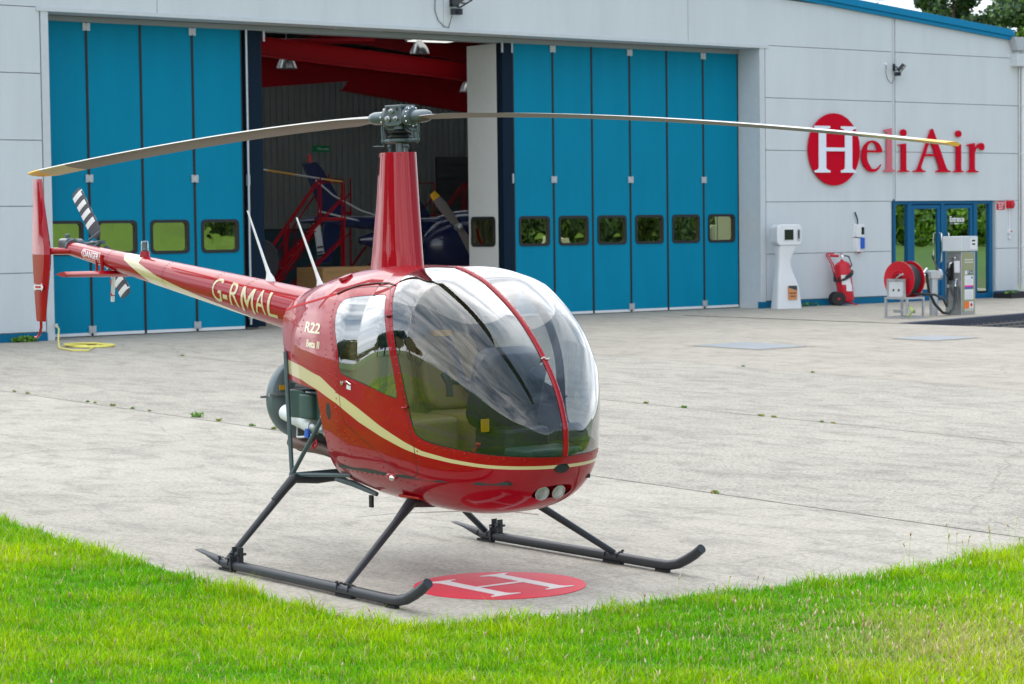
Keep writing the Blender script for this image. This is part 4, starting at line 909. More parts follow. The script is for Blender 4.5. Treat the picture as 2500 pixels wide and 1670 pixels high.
# ------------------------------------------------------------------ inside the hangar
for k, (x, y, z, lb) in enumerate(((-33.0, 19.5, 5.46, 'metal bell lamp hanging lowest left under the red rafters'), (-33.0, 23.1, 5.90, 'metal bell lamp hanging highest near the roof lights'), (-33.0, 24.5, 5.06, 'bell lamp half hidden behind the white folded door'))):
    t = empty('hanging_lamp', (x, y, z), 0, lb, 'lamp', 'high bay lamps in the hangar'); t.scale = (.82,)*3
    mb = MB(); mb.lathe([(.29, 0), (.285, .02), (.24, .15), (.17, .26), (.10, .32), (.09, .34), (.09, .46), (0, .47)], n=28); mb.lathe([(.28, .004), (.235, .15), (.165, .255), (.0, .30)], n=28); mb.build('lamp_shade', 'steel', t)
    mb = MB(); mb.cyl((0, 0, .46), (0, 0, 1.2), .012, 6); mb.build('suspension', 'galv', t)
    mb = MB(); mb.ell((0, 0, .12), (.06, .06, .1), 10); mb.build('bulb', 'white_paint', t)
m = mat('rooflight_glow', (.8, .8, .78), .5); m.node_tree.nodes['Principled BSDF'].inputs['Emission Color'].default_value = (1, 1, .95, 1); m.node_tree.nodes['Principled BSDF'].inputs['Emission Strength'].default_value = .7  # emission that imitates daylight through the roof sheets
mat('steps_red', s2l((140, 8, 24)), .5, spec=.15)
for k, (y, lb) in enumerate(((21.3, 'pale glowing panel standing in for a rooflight, left of the bell lamp'), (23.5, 'pale glowing panel standing in for a rooflight, right of the bell lamp'))):  # added glowing boxes, hung low in place of rooflights that stay out of sight
    t = empty('rooflight_stand_in', (-33.0, y, 6.33-.1*k), R(-6), lb, 'light', 'glowing rooflight stand-ins in the hangar'); mb = MB(); mb.b2((-.35, -.55, 0), (.35, .55, .05)); mb.build('housing', 'cladding_trim', t)
    mb = MB(); mb.b2((-.32, -.52, -.02), (.32, .52, -.001)); mb.build('glow_face', 'rooflight_glow', t); mb = MB(); mb.tube([(0, 0, .05), (0, 0, 1.3)], .01, 5); mb.build('suspension', 'galv', t)
def stepladder(loc, rz, w_, hgt, label):
    t = empty('access_steps', loc, rz, label, 'steps', 'red access steps in the hangar'); n = int(hgt/.24)
    mb = MB()
    for s_ in (-w_/2, w_/2): mb.tube([(0, s_, 0), (hgt*.75, s_, hgt)], .028, 8); mb.tube([(hgt*.75+.5, s_, 0), (hgt*.75+.5, s_, hgt)], .02, 8); mb.tube([(hgt*.75, s_, hgt), (hgt*.75+.5, s_, hgt)], .03, 8); mb.tube([(.3, s_, 0), (hgt*.75+.5, s_, hgt*.8)], .02, 6); mb.tube([(.1, s_, .12), (hgt*.75+.5, s_, .12)], .025, 6)
    for k in (0, 1): mb.tube([(hgt*.75+.5, -w_/2, .12+k*.8), (hgt*.75+.5, w_/2, .12+k*.8)], .02, 6)
    mb.build('frame', 'steps_red', t)
    for k in range(1, n+1): mb = MB(); z = hgt*k/(n+.0); mb.b2((z*.75-.09, -w_/2, z-.015), (z*.75+.09, w_/2, z+.015)); mb.build('tread', 'steps_red', t)
    mb = MB(); mb.b2((hgt*.75, -w_/2, hgt-.02), (hgt*.75+.55, w_/2, hgt+.04)); mb.build('platform', 'steps_red', t)
    for s_ in (-w_/2, w_/2):
        mb = MB(); mb.tube([(.0, s_, .35), (.05, s_, .85), (hgt*.75-.05, s_, hgt+.8), (hgt*.75+.52, s_, hgt+.8), (hgt*.75+.52, s_, hgt)], .018, 8); mb.tube([(hgt*.375, s_, hgt*.5), (hgt*.40, s_, hgt*.5+.85)], .018, 6); mb.tube([(hgt*.75, s_, hgt), (hgt*.75, s_, hgt+.9)], .02, 6); mb.tube([(.25, s_, .7), (hgt*.75+.5, s_, hgt+.45)], .018, 6); mb.build('handrail', 'steps_red', t)
    return t
stepladder((-32.3, 18.0, 0), R(62), .75, 2.1, 'tall red access steps on the left, nearest the door opening')
stepladder((-35.2, 19.9, 0), R(70), .8, 2.25, 'red access steps behind the dark tail fin')
stepladder((-35.5, 22.6, 0), R(55), .8, 2.15, 'red access steps right of the tail fin, half hidden by the mast')
stepladder((-36.5, 24.9, 0), R(60), .8, 2.1, 'red access steps at the right beside the folded door')
# dark blue helicopter (tail with fin) inside
t = empty('stored_helicopter', (-33.6, 20.9, 0), R(-8), 'dark blue helicopter tail with a tall raked fin parked in the hangar', 'helicopter', 'helicopters stored in the hangar')
mb = MB()
def fin(mb, pts, th_): mb.prism(pts, 'x', -th_/2, th_/2)
fin(mb, [(-.62, 3.38), (-.28, 3.42), (-.12, 3.25), (.46, 2.30), (.28, 2.10), (-.10, 2.10), (-.30, 2.60)], .09); fin(mb, [(-.12, 2.12), (.40, 2.14), (.20, 1.60), (.06, 1.12), (-.28, 1.10), (-.20, 1.5)], .09); mb.build('tail_fin', 'navy', t, bev=.02)
mb = MB(); mb.tube([(-.1, -.72, 2.06), (-.05, -.35, 2.10), (0, .3, 2.05), (0, 1.6, 1.98), (0, 3.2, 1.9)], [.03, .09, .13, .18, .24], 16); mb.build('tail_boom', 'navy', t)
mb = MB(); mb.cyl((.05, -.45, 3.4), (.05, -.45, 3.58), .045, 8); mb.build('beacon', 'red_safety', t)
mb = MB(); mb.tube([(.08, -.32, 3.0), (.1, .1, 2.65), (.1, .8, 2.3), (.1, 1.6, 2.05)], .02, 6); mb.tube([(.12, -.3, 2.3), (.12, .8, 2.05), (.12, 1.8, 1.98)], .02, 6); mb.build('painted_line', 'cladding_trim', t)
for k, (a, z0, z1) in enumerate(((-.33, 1.35, 2.0),)):
    mb = MB(); mb.box((.22, -.34, 1.68), (.03, .16, .72), M=Matrix.Rotation(R(8), 3, 'X')); tr = mb.build('tail_rotor_blade', 'cladding_trim', t)
    mb = MB()
    for q in range(3): mb.box((.237, -.30-.02*q, 1.48-.12*q), (.01, .17, .055), M=Matrix.Rotation(R(8), 3, 'X'))
    mb.build('blade_stripe', 'tail_black', tr)
mb = MB(); mb.b2((-.02, -.28, .55), (.02, 3.5, .60)); mb.tube([(-.6, 1.6, .08), (-.6, 4.6, .08)], .05, 8); mb.tube([(.6, 1.6, .08), (.6, 4.6, .08)], .05, 8)
for a in (1.9, 3.6): mb.tube([(-.6, a, .08), (-.3, a, .9)], .04, 8); mb.tube([(.6, a, .08), (.3, a, .9)], .04, 8)
mb.build('skid_gear', 'black_paint', t)
mb = MB(); mb.ell((0, 3.6, 1.45), (.65, 1.4, .85), 20); mb.build('cabin', 'navy', t)
# its rotor blade with yellow bands, reaching out left
t3 = MB()
P0, P1 = np.array([-32.6, 17.4, 3.36]), np.array([-32.0, 20.25, 2.92])
rb = empty('stored_rotor_blade', tuple(P0), 0, 'grey rotor blade with orange bands reaching across the dark fin', 'rotor blade')
d = P1-P0
for k, (a, b_, mm_) in enumerate(((-.35, .40, 'cladding_trim'), (.40, .62, 'blade_yellow'), (.62, .84, 'cladding_trim'), (.84, 1., 'blade_yellow'))):
    mb = MB(); secs = []
    for q in (a, b_):
        c = d*q; secs.append([(c[0]+x, c[1]+.0, c[2]+z) for x, z in ((-.12, 0), (-.04, .018), (.05, .02), (.09, 0), (.05, -.014), (-.04, -.01))])
    mb.loft(secs); mb.build('blade_section', mm_, rb, ang=80)
# second blue machine right of the mast
t = empty('stored_helicopter', (-33.2, 23.6, 0), R(-12), 'bright blue helicopter tail with warning stripes seen right of the red mast', 'helicopter', 'helicopters stored in the hangar')
mb = MB(); fin(mb, [(-1.15, 3.35), (-.65, 2.95), (-.05, 2.05), (.05, 1.75), (-.75, 1.6), (-1.3, 1.75)], .12); mb.build('tail_fin', 'navy', t, bev=.03)
mb = MB(); mb.loft([[(.18*math.cos(a)*s1, y, 1.62+.24*math.sin(a)*s1) for a in np.linspace(0, 2*math.pi, 20)[:-1]] for y, s1 in ((-1.9, .3), (-1.5, .9), (-.6, 1.3), (.5, 1.2), (2.2, 1.5), (3.2, 1.6))]); mb.build('tail_boom', 'navy', t)
mb = MB(); mb.prism([(-1.3, 1.5), (-.2, 1.5), (-.35, .95), (-.9, .9)], 'x', -.1, .1); mb.build('lower_fin', 'navy', t, bev=.03)
mb = MB()
for k in range(8): mb.b2((.22, .02+.26*k, 1.84), (.26, .15+.26*k, 1.98))
mb.build('warning_stripes', 'yellow', t)
mb = MB(); mb.b2((.19, -.02, 1.83), (.22, 2.2, 1.99)); mb.build('stripe_backing', 'tail_black', t)
mb = MB(); mb.tube([(-.1, .5, 2.05), (.1, 1.5, 2.35), (.1, 2.6, 2.1)], .025, 6); mb.tube([(.1, .7, 2.1), (.1, 2.6, 2.15)], .03, 8); mb.tube([(.1, 1.2, 2.3), (.1, 2.4, 1.9)], .02, 6); mb.build('engine_frame', 'galv', t)
# propeller in front of it
t = empty('propeller', (-31.2, 22.85, 1.9), R(-20), 'grey two blade propeller with a yellow tip in front of the blue tail', 'propeller')
for k, a in enumerate((38, 212)):
    mb = MB(); secs = []
    for r_, c_ in ((.05, .07), (.3, .10), (.6, .12), (.82, .10)): secs.append([(x*.3, c_*math.cos(th), r_) for th, x in [(q/10*2*math.pi, .05*math.sin(q/10*2*math.pi)) for q in range(10)]])
    Mr = Matrix.Rotation(R(a), 3, 'X'); secs = [[tuple(Mr @ Vector(v)) for v in q] for q in secs]; mb.loft(secs); bl = mb.build('blade', 'blade_grey', t)
    mb = MB(); secs = [[(x*.3, c_*math.cos(th), r_) for th, x in [(q/10*2*math.pi, .05*math.sin(q/10*2*math.pi)) for q in range(10)]] for r_, c_ in ((.821, .099), (.98, .075))]
    mb.loft([[tuple(Mr @ Vector(v)) for v in q] for q in secs]); mb.build('tip', 'yellow', bl)
mb = MB(); mb.lathe([(0, .2), (.06, .15), (.09, .02), (.09, -.1), (0, -.1)], (0, 0, 0), (1, 0, 0), 16); mb.build('spinner', 'galv', t)
# crates, bin, cabinet, exit sign
def crate(loc, d_, rz, label, name='wooden_crate', cat_='crate'):
    t = empty(name, loc, rz, label, cat_)
    mb = MB(); mb.b2((-d_[0]/2, -d_[1]/2, .08), (d_[0]/2, d_[1]/2, d_[2])); mb.build('box', 'wood', t, bev=.004)
    mb = MB()
    for a in (-.45, 0, .45): mb = MB(); mb.b2((-d_[0]/2-.02, a*d_[1]-.05, 0), (d_[0]/2+.02, a*d_[1]+.05, .08)); mb.build('skid_block', 'wood', t)
    for a in (-.47, .47): mb = MB(); mb.b2((d_[0]/2, a*d_[1]-.04, .08), (d_[0]/2+.025, a*d_[1]+.04, d_[2])); mb.build('batten', 'wood', t)
    mb = MB()
    mb.b2((d_[0]/2, -d_[1]*.45, d_[2]-.09), (d_[0]/2+.022, d_[1]*.45, d_[2])); mb.build('batten', 'wood', t)
    mb = MB(); mb.b2((d_[0]/2+.001, -.25, d_[2]-.45), (d_[0]/2+.004, -.05, d_[2]-.2)); mb.b2((d_[0]/2+.001, .05, d_[2]-.22), (d_[0]/2+.004, .2, d_[2]-.12)); mb.build('shipping_label', 'paper', t)
crate((-30.6, 19.4, 0), (1.0, 1.8, 1.08), 0, 'pale wooden crate with paper labels standing inside the doorway')
t = empty('yellow_bin', (-29.3, 16.75, 0), 0, 'yellow bin just inside the left side of the doorway', 'bin')
mb = MB(); mb.lathe([(0, 0), (.2, 0), (.24, .7), (.26, .72), (.26, .78), (.0, .80)], n=20); mb.build('body', 'yellow', t)
t = empty('leaning_tyre', (-29.9, 16.95, 0), 0, 'black tyre standing above the yellow bin by the left door post', 'tyre')
mb = MB(); mb.lathe([(.25, -.07), (.38, -.09), (.44, -.05), (.44, .05), (.38, .09), (.25, .07)], (0, 0, 1.25), (1, .3, 0), 28); mb.build('tyre_ring', 'tyre', t)
mb = MB(); mb.b2((-.3, -.4, 0), (.25, .4, .78)); mb.build('stand', 'dark_sheet', t)
t = empty('steel_cabinet', (-37.2, 22.1, 0), 0, 'dark blue steel cabinet against the back of the hangar', 'cabinet')
mb = MB(); mb.b2((-.3, -1.3, 0.02), (.3, 1.3, 1.9)); mb.build('carcass', 'dark_sheet', t, bev=.01)
mb = MB()
for k in (-1, 0, 1): mb.b2((.3, -.42+k*.86, .1), (.315, .42+k*.86, 1.85))
mb.build('cabinet_doors', 'slate_blue', t)
t = empty('exit_sign', (-43.72, 27.15, 4.1), .0227, 'green and white exit sign on the back wall of the hangar', 'sign')
mb = MB(); mb.b2((0, -.28, -.09), (.03, .28, .09)); mb.build('plate', 'exit_green', t)
text_mesh('lettering', 'Fire exit', .11, 'white_paint', t, (.0325, .06, 0), (R(90), 0, R(90)))
t = empty('roller_door', (-43.70, 33.4, 0), .0227, 'dark roller door opening at the right of the back wall', 'door')
mb = MB(); mb.b2((0, -2.4, 0), (.05, 2.4, 3.9))
for k in range(19): mb.b2((.05, -2.4, .1+.2*k), (.07, 2.4, .2+.2*k))
mb.build('curtain', 'dark_sheet', t)

# ------------------------------------------------------------------ trees
def conifer(x, y, h, r_, n, label, mats=('leaf_dark', 'leaf_mid', 'leaf_mid')):
    t = empty('conifer_tree', (x, y, -.4), random.random()*6, label, 'tree', 'conifers behind the hangar')
    mb = MB(); mb.tube([(0, 0, 0), (.1, 0, h*.4), (0, .1, h*.93)], [r_*.09, r_*.05, .03], 8)
    cl = []
    for k in range(48):
        f = random.random(); z = h*(.22+.76*f); rr_ = r_*(1-f)**.75+.25; a = random.random()*6.28
        ex = Vector((rr_*math.cos(a), rr_*math.sin(a), -.06*rr_)); mb.tube([(0, 0, z), (ex.x*.8, ex.y*.8, z+ex.z)], [.05, .015], 5)
        cl.append(((ex.x*.62, ex.y*.62, z), (rr_*.55, rr_*.55, .35+.25*rr_*.5)))
    cl.append(((0, 0, h*.96), (.35, .35, h*.06)))
    mb.build('trunk', 'bark', t); leaves('crown', list(mats), cl, int(n*3.6), .17, t, up=.2)
lab = ['thin pointed conifer tip just above the blue roof edge', 'second thin conifer tip right of the first', 'broad dark conifer rising behind the sloping roof', 'dense conifer in the middle of the group behind the roof', 'tall dark conifer above the roof corner', 'light green conifer in front of the darker ones', 'tall conifer at the right edge of the picture', 'low conifer behind the gutter at the right edge']
for i, a in enumerate([(-72, 78.6, 13.1, 1.3, 2600), (-72, 79.9, 12.9, 1.2, 2600), (-72, 82.6, 16.0, 2.6, 9000), (-74, 86.6, 18.5, 3.3, 12000), (-70, 87.0, 20.5, 3.6, 14000), (-64, 81.0, 12.8, 2.8, 9000), (-60, 76.8, 18.5, 3.4, 12000), (-56, 74.0, 12.5, 3.0, 8000)]):
    conifer(*a, lab[i], ('leaf_dark', 'leaf_mid', 'leaf_mid') if i != 5 else ('leaf_mid', 'leaf_lime'))
def hedge(x0, y0, x1, y1, h, n, label, mats, size=.6):
    t = empty('hedge', (x0, y0, 0), math.atan2(y1-y0, x1-x0), label, 'hedge'); l = math.hypot(x1-x0, y1-y0); cl = [((l*(k+.5)/22, random.uniform(-.6, .6), h*.45), (l/26, 1.6, h*(.42+.16*random.random()))) for k in range(22)]
    leaves('foliage', mats, cl, n, size, t, .3); mb = MB()
    for k in range(22): mb.tube([(l*(k+.5)/22, 0, -.4), (l*(k+.5)/22, 0, h*.7)], [.14, .05], 6)
    mb.build('stems', 'bark', t)
hedge(72, 76, 48.4, 105.4, 5.2, 40000, 'darker hedge at the near end of the field, mirrored in the right folding door windows', ['leaf_dark', 'leaf_dark', 'leaf_mid'], .3)
hedge(47.6, 106.4, 18, 142, 4.6, 45000, 'lime green hedge across the field, seen mirrored in the entrance doors', ['leaf_lime', 'leaf_lime', 'leaf_mid'], .28)
def broad(x, y, h, r_, n, label):
    t = empty('broadleaf_tree', (x, y, -.4), 0, label, 'tree', 'trees across the field'); mb = MB(); mb.tube([(0, 0, 0), (0, .2, h*.35), (.2, 0, h*.7)], [r_*.1, r_*.07, r_*.03], 8); cl = []
    for k in range(16):
        a = random.random()*6.28; f = random.random(); ex = (r_*.6*math.cos(a)*(1-.4*f), r_*.6*math.sin(a)*(1-.4*f), h*(.4+.5*f)); mb.tube([(0, .2, h*.35), ex], [r_*.04, r_*.015], 5); cl.append((ex, (r_*.42, r_*.42, r_*.36)))
    mb.build('trunk', 'bark', t); leaves('crown', ['leaf_dark', 'leaf_mid'], cl, n, .42, t, .3)
for i, a in enumerate([(-48, -40, 14, 6.5), (-56, -43, 12, 6), (-39, -44, 12, 6), (-66, -46, 14, 6.5), (-30, -46, 11, 6), (-76, -44, 12, 7)]):
    broad(*a, 12000, ['broad tree second from the camera side of the mirrored row', 'lower tree beside the broadest one in the mirrored row', 'rounded tree left of the tallest mirrored tree', 'tall tree in the middle of the mirrored row', 'slimmer tree behind the tail in the mirrored row', 'wide tree at the end of the mirrored row'][i])

# ------------------------------------------------------------------ the helicopter (x forward, y to its left)
HC = empty('helicopter', (0, 0, 0), 0, 'small glossy red two seat helicopter with a cream stripe standing on its skids', 'helicopter')

BA=.11
ST=np.array([ # x, top, bottom, halfwidth, zc, n upper, n lower
(1.520,.862,.818,.004,.84,2.0,2.),(1.515,.91,.765,.09,.84,2.1,2.),(1.50,.965,.720,.155,.84,2.2,2.1),(1.47,1.05,.655,.23,.85,2.55,2.2),
(1.42,1.145,.580,.305,.855,2.7,2.35),(1.35,1.245,.508,.37,.86,2.9,2.5),(1.25,1.36,.452,.43,.87,3.1,2.55),(1.12,1.48,.415,.478,.89,3.2,2.6),
(.95,1.594,.393,.518,.925,3.2,2.6),(.77,1.684,.386,.546,.96,3.1,2.5),(.54,1.743,.390,.56,1.0,3.0,2.45),(.2,1.757,.408,.56,1.04,2.8,2.4),
(-.1,1.742,.44,.53,1.07,2.8,2.4),(-.35,1.71,.46,.475,1.11,2.7,2.4),(-.6,1.665,.50,.40,1.16,2.6,2.4),(-.8,1.62,.54,.325,1.21,2.5,2.4),(-.96,1.575,.60,.255,1.26,2.4,2.4)])
def pchip(t,Y,q):
    h=np.diff(t); d=np.diff(Y,axis=0)/h[:,None]; m=np.zeros_like(Y)
    for i in range(1,len(t)-1):
        w1=2*h[i]+h[i-1]; w2=h[i]+2*h[i-1]; ok=d[i-1]*d[i]>0
        m[i]=np.where(ok,(w1+w2)/(w1/np.where(ok,d[i-1],1)+w2/np.where(ok,d[i],1)),0)
    m[0]=d[0];m[-1]=d[-1]
    q=np.atleast_1d(q); i=np.clip(np.searchsorted(t,q,side='right')-1,0,len(h)-1); s=((q-t[i])/h[i])[:,None]; H=h[i][:,None]
    return (2*s**3-3*s**2+1)*Y[i]+(s**3-2*s**2+s)*H*m[i]+(-2*s**3+3*s**2)*Y[i+1]+(s**3-s**2)*H*m[i+1]
_d=np.sqrt((np.diff(ST[:,:4],axis=0)**2).sum(1)); TT=np.concatenate([[0],np.cumsum(_d)]); TT/=TT[-1]
def surf(u,t):
    """u 0 nose..1 aft ; t angle: 0 = right side(-y), pi/2 top, -pi/2 bottom"""
    P=pchip(TT,ST,u); x,T,B,W,zc,n,nl=P.T
    c=np.cos(t);s=np.sin(t)
    n2=np.where(s>=0,n,nl)
    cy=np.sign(c)*np.abs(c)**(2/n2); sz=np.sign(s)*np.abs(s)**(2/n2)
    k=1+BA*np.clip((x-.35)/.5,0,1)*np.clip((1.53-x)/.25,0,1)*np.abs(c*s*2)**.75*(s>0)
    y=-W*cy*k; z=zc+np.where(s>=0,(T-zc),(zc-B))*sz*k
    return np.stack([x,y,z],-1)
def xsec(x):
    u=np.linspace(0,1,2001); X=pchip(TT,ST,u)[:,0]; return np.interp(-x,-X,u)
def yside(x,z):
    x=np.atleast_1d(np.asarray(x,float)); z=np.atleast_1d(z)*np.ones_like(x); o=[]
    t=np.linspace(-1.57,1.57,400)
    for X_,Z_ in zip(x,z):
        P=surf(np.full(400,xsec(X_)),t); i=np.argmax(P[:,2]); o.append(-np.interp(Z_,P[:i+1,2],P[:i+1,1]))
    return np.array(o)

def sdpoly(P, X, Z):
    """signed distance to a polygon (negative inside)"""
    P = np.array(P, float); n = len(P); d = np.full(X.shape, 1e9); ins = np.zeros(X.shape, bool)
    for i in range(n):
        a, b_ = P[i], P[(i+1) % n]; e = b_-a; wx, wz = X-a[0], Z-a[1]; t = np.clip((wx*e[0]+wz*e[1])/(e@e), 0, 1)
        d = np.minimum(d, (wx-e[0]*t)**2+(wz-e[1]*t)**2)
        c = ((a[1] <= Z) & (b_[1] > Z)) | ((b_[1] <= Z) & (a[1] > Z))
        with np.errstate(divide='ignore', invalid='ignore'): xi = a[0]+(Z-a[1])/(b_[1]-a[1])*e[0]
        ins ^= c & (X < xi)
    d = np.sqrt(d); return np.where(ins, -d, d)
def dline(P, X, Z):
    P = np.array(P, float); d = np.full(X.shape, 1e9)
    for a, b_ in zip(P[:-1], P[1:]):
        e = b_-a; wx, wz = X-a[0], Z-a[1]; t = np.clip((wx*e[0]+wz*e[1])/(e@e), 0, 1); d = np.minimum(d, (wx-e[0]*t)**2+(wz-e[1]*t)**2)
    return np.sqrt(d)
def smooth(P, it=2, closed=False):
    for _ in range(it):
        q = []; n = len(P)
        for i in range(n if closed else n-1):
            a, b_ = P[i], P[(i+1) % n]; q += [(a[0]*.75+b_[0]*.25, a[1]*.75+b_[1]*.25), (a[0]*.25+b_[0]*.75, a[1]*.25+b_[1]*.75)]
        P = q if closed else [P[0]]+q+[P[-1]]
    return P
NU, NT = 190, 260
us = np.linspace(0, 1, NU)**1.15; ts = np.linspace(-math.pi, math.pi, NT)
UU, TTT = np.meshgrid(us, ts, indexing='ij'); PU = list(UU.ravel()); PT = list(TTT.ravel()); POS = surf(np.array(PU), np.array(PT))
posl = [tuple(p) for p in POS]
faces = [((i*NT+j, i*NT+j+1, (i+1)*NT+j+1, (i+1)*NT+j), 'shell', 0) for i in range(NU-1) for j in range(NT-1)]
def split(faces, gfun, fin, fout=lambda f: f, only=None):
    """cut faces along gfun = 0; fin/fout map (piece, mat) of the inside and outside pieces (None drops them)"""
    global posl
    g = list(gfun(np.array(posl))); cache = {}; out = []
    def cross(a, b_):
        k = (min(a, b_), max(a, b_))
        if k not in cache:
            ga, gb = g[k[0]], g[k[1]]; t = ga/(ga-gb); PU.append(PU[k[0]]+(PU[k[1]]-PU[k[0]])*t); PT.append(PT[k[0]]+(PT[k[1]]-PT[k[0]])*t)
            a_, b2 = posl[k[0]], posl[k[1]]; posl.append(tuple(a_[q]+(b2[q]-a_[q])*t for q in range(3))); g.append(0.); cache[k] = len(posl)-1
        return cache[k]
    for f, pc, mi in faces:
        if only and pc not in only: out.append((f, pc, mi)); continue
        gs = [g[i] for i in f]; ins = [q < 0 for q in gs]
        if all(ins): r = fin((pc, mi)); r and out.append((f, *r)); continue
        if not any(ins): r = fout((pc, mi)); r and out.append((f, *r)); continue
        A, B_ = [], []; n = len(f)
        for i in range(n):
            a, b_ = f[i], f[(i+1) % n]; (A if ins[i] else B_).append(a)
            if ins[i] != ins[(i+1) % n]: c = cross(a, b_); A.append(c); B_.append(c)
        for poly, fn in ((A, fin), (B_, fout)):
            if len(poly) > 2:
                r = fn((pc, mi)); r and out.append((tuple(poly), *r))
    # exact surface positions for the new vertices
    k0 = len(g)-len(cache)
    if cache:
        E_ = surf(np.array(PU[k0:]), np.array(PT[k0:])); posl[k0:] = [tuple(p) for p in E_]
    return out
XZ = lambda P: (P[:, 0], P[:, 2])
CUT = [(-1.3, 1.45), (-.972, 1.45), (-.79, 1.236), (-.715, 1.082), (-.12, 1.047), (-.09, .92), (-.084, .75), (-.2, .54), (-.36, .3), (-1.3, .3)]
WSB = [(.543, 1.80), (.545, 1.74), (.560, 1.70), (.590, 1.64), (.640, 1.565), (.690, 1.48), (.742, 1.348), (.788, 1.225), (.822, 1.073), (.836, .985), (.858, .90), (.89, .845), (1.0, .815), (1.117, .801), (1.322, .771), (1.454, .759), (1.515, .748), (1.7, .74), (1.7, 1.80)]
WSB = [WSB[0]]+smooth(WSB[1:17], 2)+WSB[17:]
WIN = smooth([(.05, 1.40), (.045, 1.50), (.055, 1.56), (.15, 1.582), (.30, 1.593), (.48, 1.602), (.533, 1.60), (.555, 1.565), (.598, 1.497), (.655, 1.387), (.721, 1.224), (.742, 1.10), (.748, 1.055), (.728, 1.043), (.60, 1.075), (.40, 1.118), (.22, 1.150), (.185, 1.162), (.172, 1.20), (.145, 1.307), (.085, 1.40)][1:], 2, True)
DOOR = smooth([(-.03, 1.615), (.12, 1.635), (.30, 1.645), (.50, 1.648), (.545, 1.635), (.60, 1.575), (.665, 1.455), (.72, 1.32), (.768, 1.17), (.80, 1.06), (.815, .97), (.84, .87), (.86, .80), (.855, .70), (.838, .635), (.77, .606), (.623, .648), (.477, .75), (.29, .838), (.196, .885), (.174, 1.01), (.156, 1.155), (.117, 1.254), (.042, 1.42), (-.01, 1.53)], 1, True)
ST1 = [(-1.0, 1.235), (-.706, 1.195), (-.379, 1.172), (-.072, 1.128), (.163, 1.044), (.37, .968), (.573, .886), (.775, .812), (.916, .768), (1.109, .737), (1.314, .713), (1.442, .704), (1.50, .700), (1.7, .70)]
ST0 = [(1.7, .680), (1.50, .681), (1.436, .686), (1.309, .695), (1.104, .716), (.91, .741), (.765, .771), (.563, .829), (.36, .893), (.138, .985), (-.104, 1.049), (-.382, 1.093), (-.70, 1.112), (-1.0, 1.13)]
F = faces
F = split(F, lambda P: sdpoly(CUT, *XZ(P)), lambda r: None)
F = split(F, lambda P: sdpoly(WSB, *XZ(P)), lambda r: ('ws', 0))
F = split(F, lambda P: P[:, 1], lambda r: ('wsr', 0), lambda r: ('wsl', 0), only=('ws',))
F = split(F, lambda P: sdpoly(WSB, *XZ(P))-.0045, lambda r: (r[0], 3), only=('shell',))
sidey = lambda P: np.where(np.abs(P[:, 1]) < .12, 1., 0)
F = split(F, lambda P: np.maximum(sdpoly(DOOR, *XZ(P)), .15-np.abs(P[:, 1])), lambda r: ('doorr', r[1]), only=('shell',))
F = [(f, ('doorl' if pc == 'doorr' and sum(posl[i][1] for i in f) > 0 else pc), mi) for f, pc, mi in F]
F = split(F, lambda P: sdpoly(WIN, *XZ(P)), lambda r: ('win'+r[0][-1], 0), only=('doorr', 'doorl'))
F = split(F, lambda P: sdpoly(WIN, *XZ(P))-.004, lambda r: (r[0], 3), only=('doorr', 'doorl'))
F = split(F, lambda P: sdpoly(ST1+ST0, *XZ(P)), lambda r: (r[0], 1 if r[1] == 0 else r[1]), only=('doorr', 'doorl', 'shell'))
# panel seams: outline of the door, cowl joints, belly joint, pocket
POCK = smooth([(.632, 1.018), (.651, .917), (.69, .868), (.80, .815), (.778, .932), (.745, .99)], 1, True)
F = split(F, lambda P: np.maximum(np.abs(sdpoly(DOOR, *XZ(P)))-.0028, .15-np.abs(P[:, 1])), lambda r: (r[0], 2), only=('doorr', 'doorl', 'shell'))
F = split(F, lambda P: np.abs(sdpoly(POCK, *XZ(P)))-.0025, lambda r: (r[0], 2), only=('doorr', 'doorl'))
SEAMS = [[(-.70, 1.247), (-.43, 1.205), (.024, 1.165), (.16, 1.13)], [(-.44, 1.62), (-.43, 1.385), (-.455, 1.22)], [(.024, 1.165), (.02, 1.33), (-.41, 1.352)], [(.16, 1.0), (.155, .80), (.11, .66)],
         [(.86, .80), (.865, .70), (.845, .62)], [(.245, .868), (.39, .757), (.58, .64)], [(.89, .836), (1.0, .806), (1.117, .789), (1.322, .759), (1.454, .747), (1.52, .735), (1.6, .73)],
         [(-.10, 1.70), (-.06, 1.63), (-.03, 1.60)]]
for S_ in SEAMS: F = split(F, lambda P: dline(S_, *XZ(P))-.002, lambda r: (r[0], 2 if r[1] in (0, 2) else r[1]), only=('shell', 'doorr', 'doorl'))
# nose: ventilation opening, landing light recess
F = split(F, lambda P: np.maximum(((P[:, 1])/.048)**2+((P[:, 2]-.683)/.0235)**2-1, 1.3-P[:, 0]), lambda r: None, only=('shell',))
LL = rr_pts = [(y, z) for y, z in smooth([(-.125, .55), (-.105, .512), (.085, .508), (.135, .52), (.15, .548), (.13, .578), (.07, .586), (-.09, .58)], 2, True)]
F = split(F, lambda P: np.maximum(sdpoly(LL, P[:, 1], P[:, 2]), 1.1-P[:, 0]), lambda r: None, only=('shell',))
F = split(F, lambda P: np.maximum(((P[:, 0]-.03)/.032)**2+((P[:, 2]-.935)/.052)**2-1, .3-np.abs(P[:, 1])), lambda r: (r[0], 4), only=('shell',))
PA = np.array(posl); uu = np.array(PU); tt = np.array(PT)
h = 1e-4; du = surf(np.clip(uu+h, 0, 1), tt)-surf(np.clip(uu-h, 0, 1), tt); dt = surf(uu, tt+h)-surf(uu, tt-h)
NN = np.cross(du, dt); NN /= (np.linalg.norm(NN, axis=1)[:, None]+1e-12)
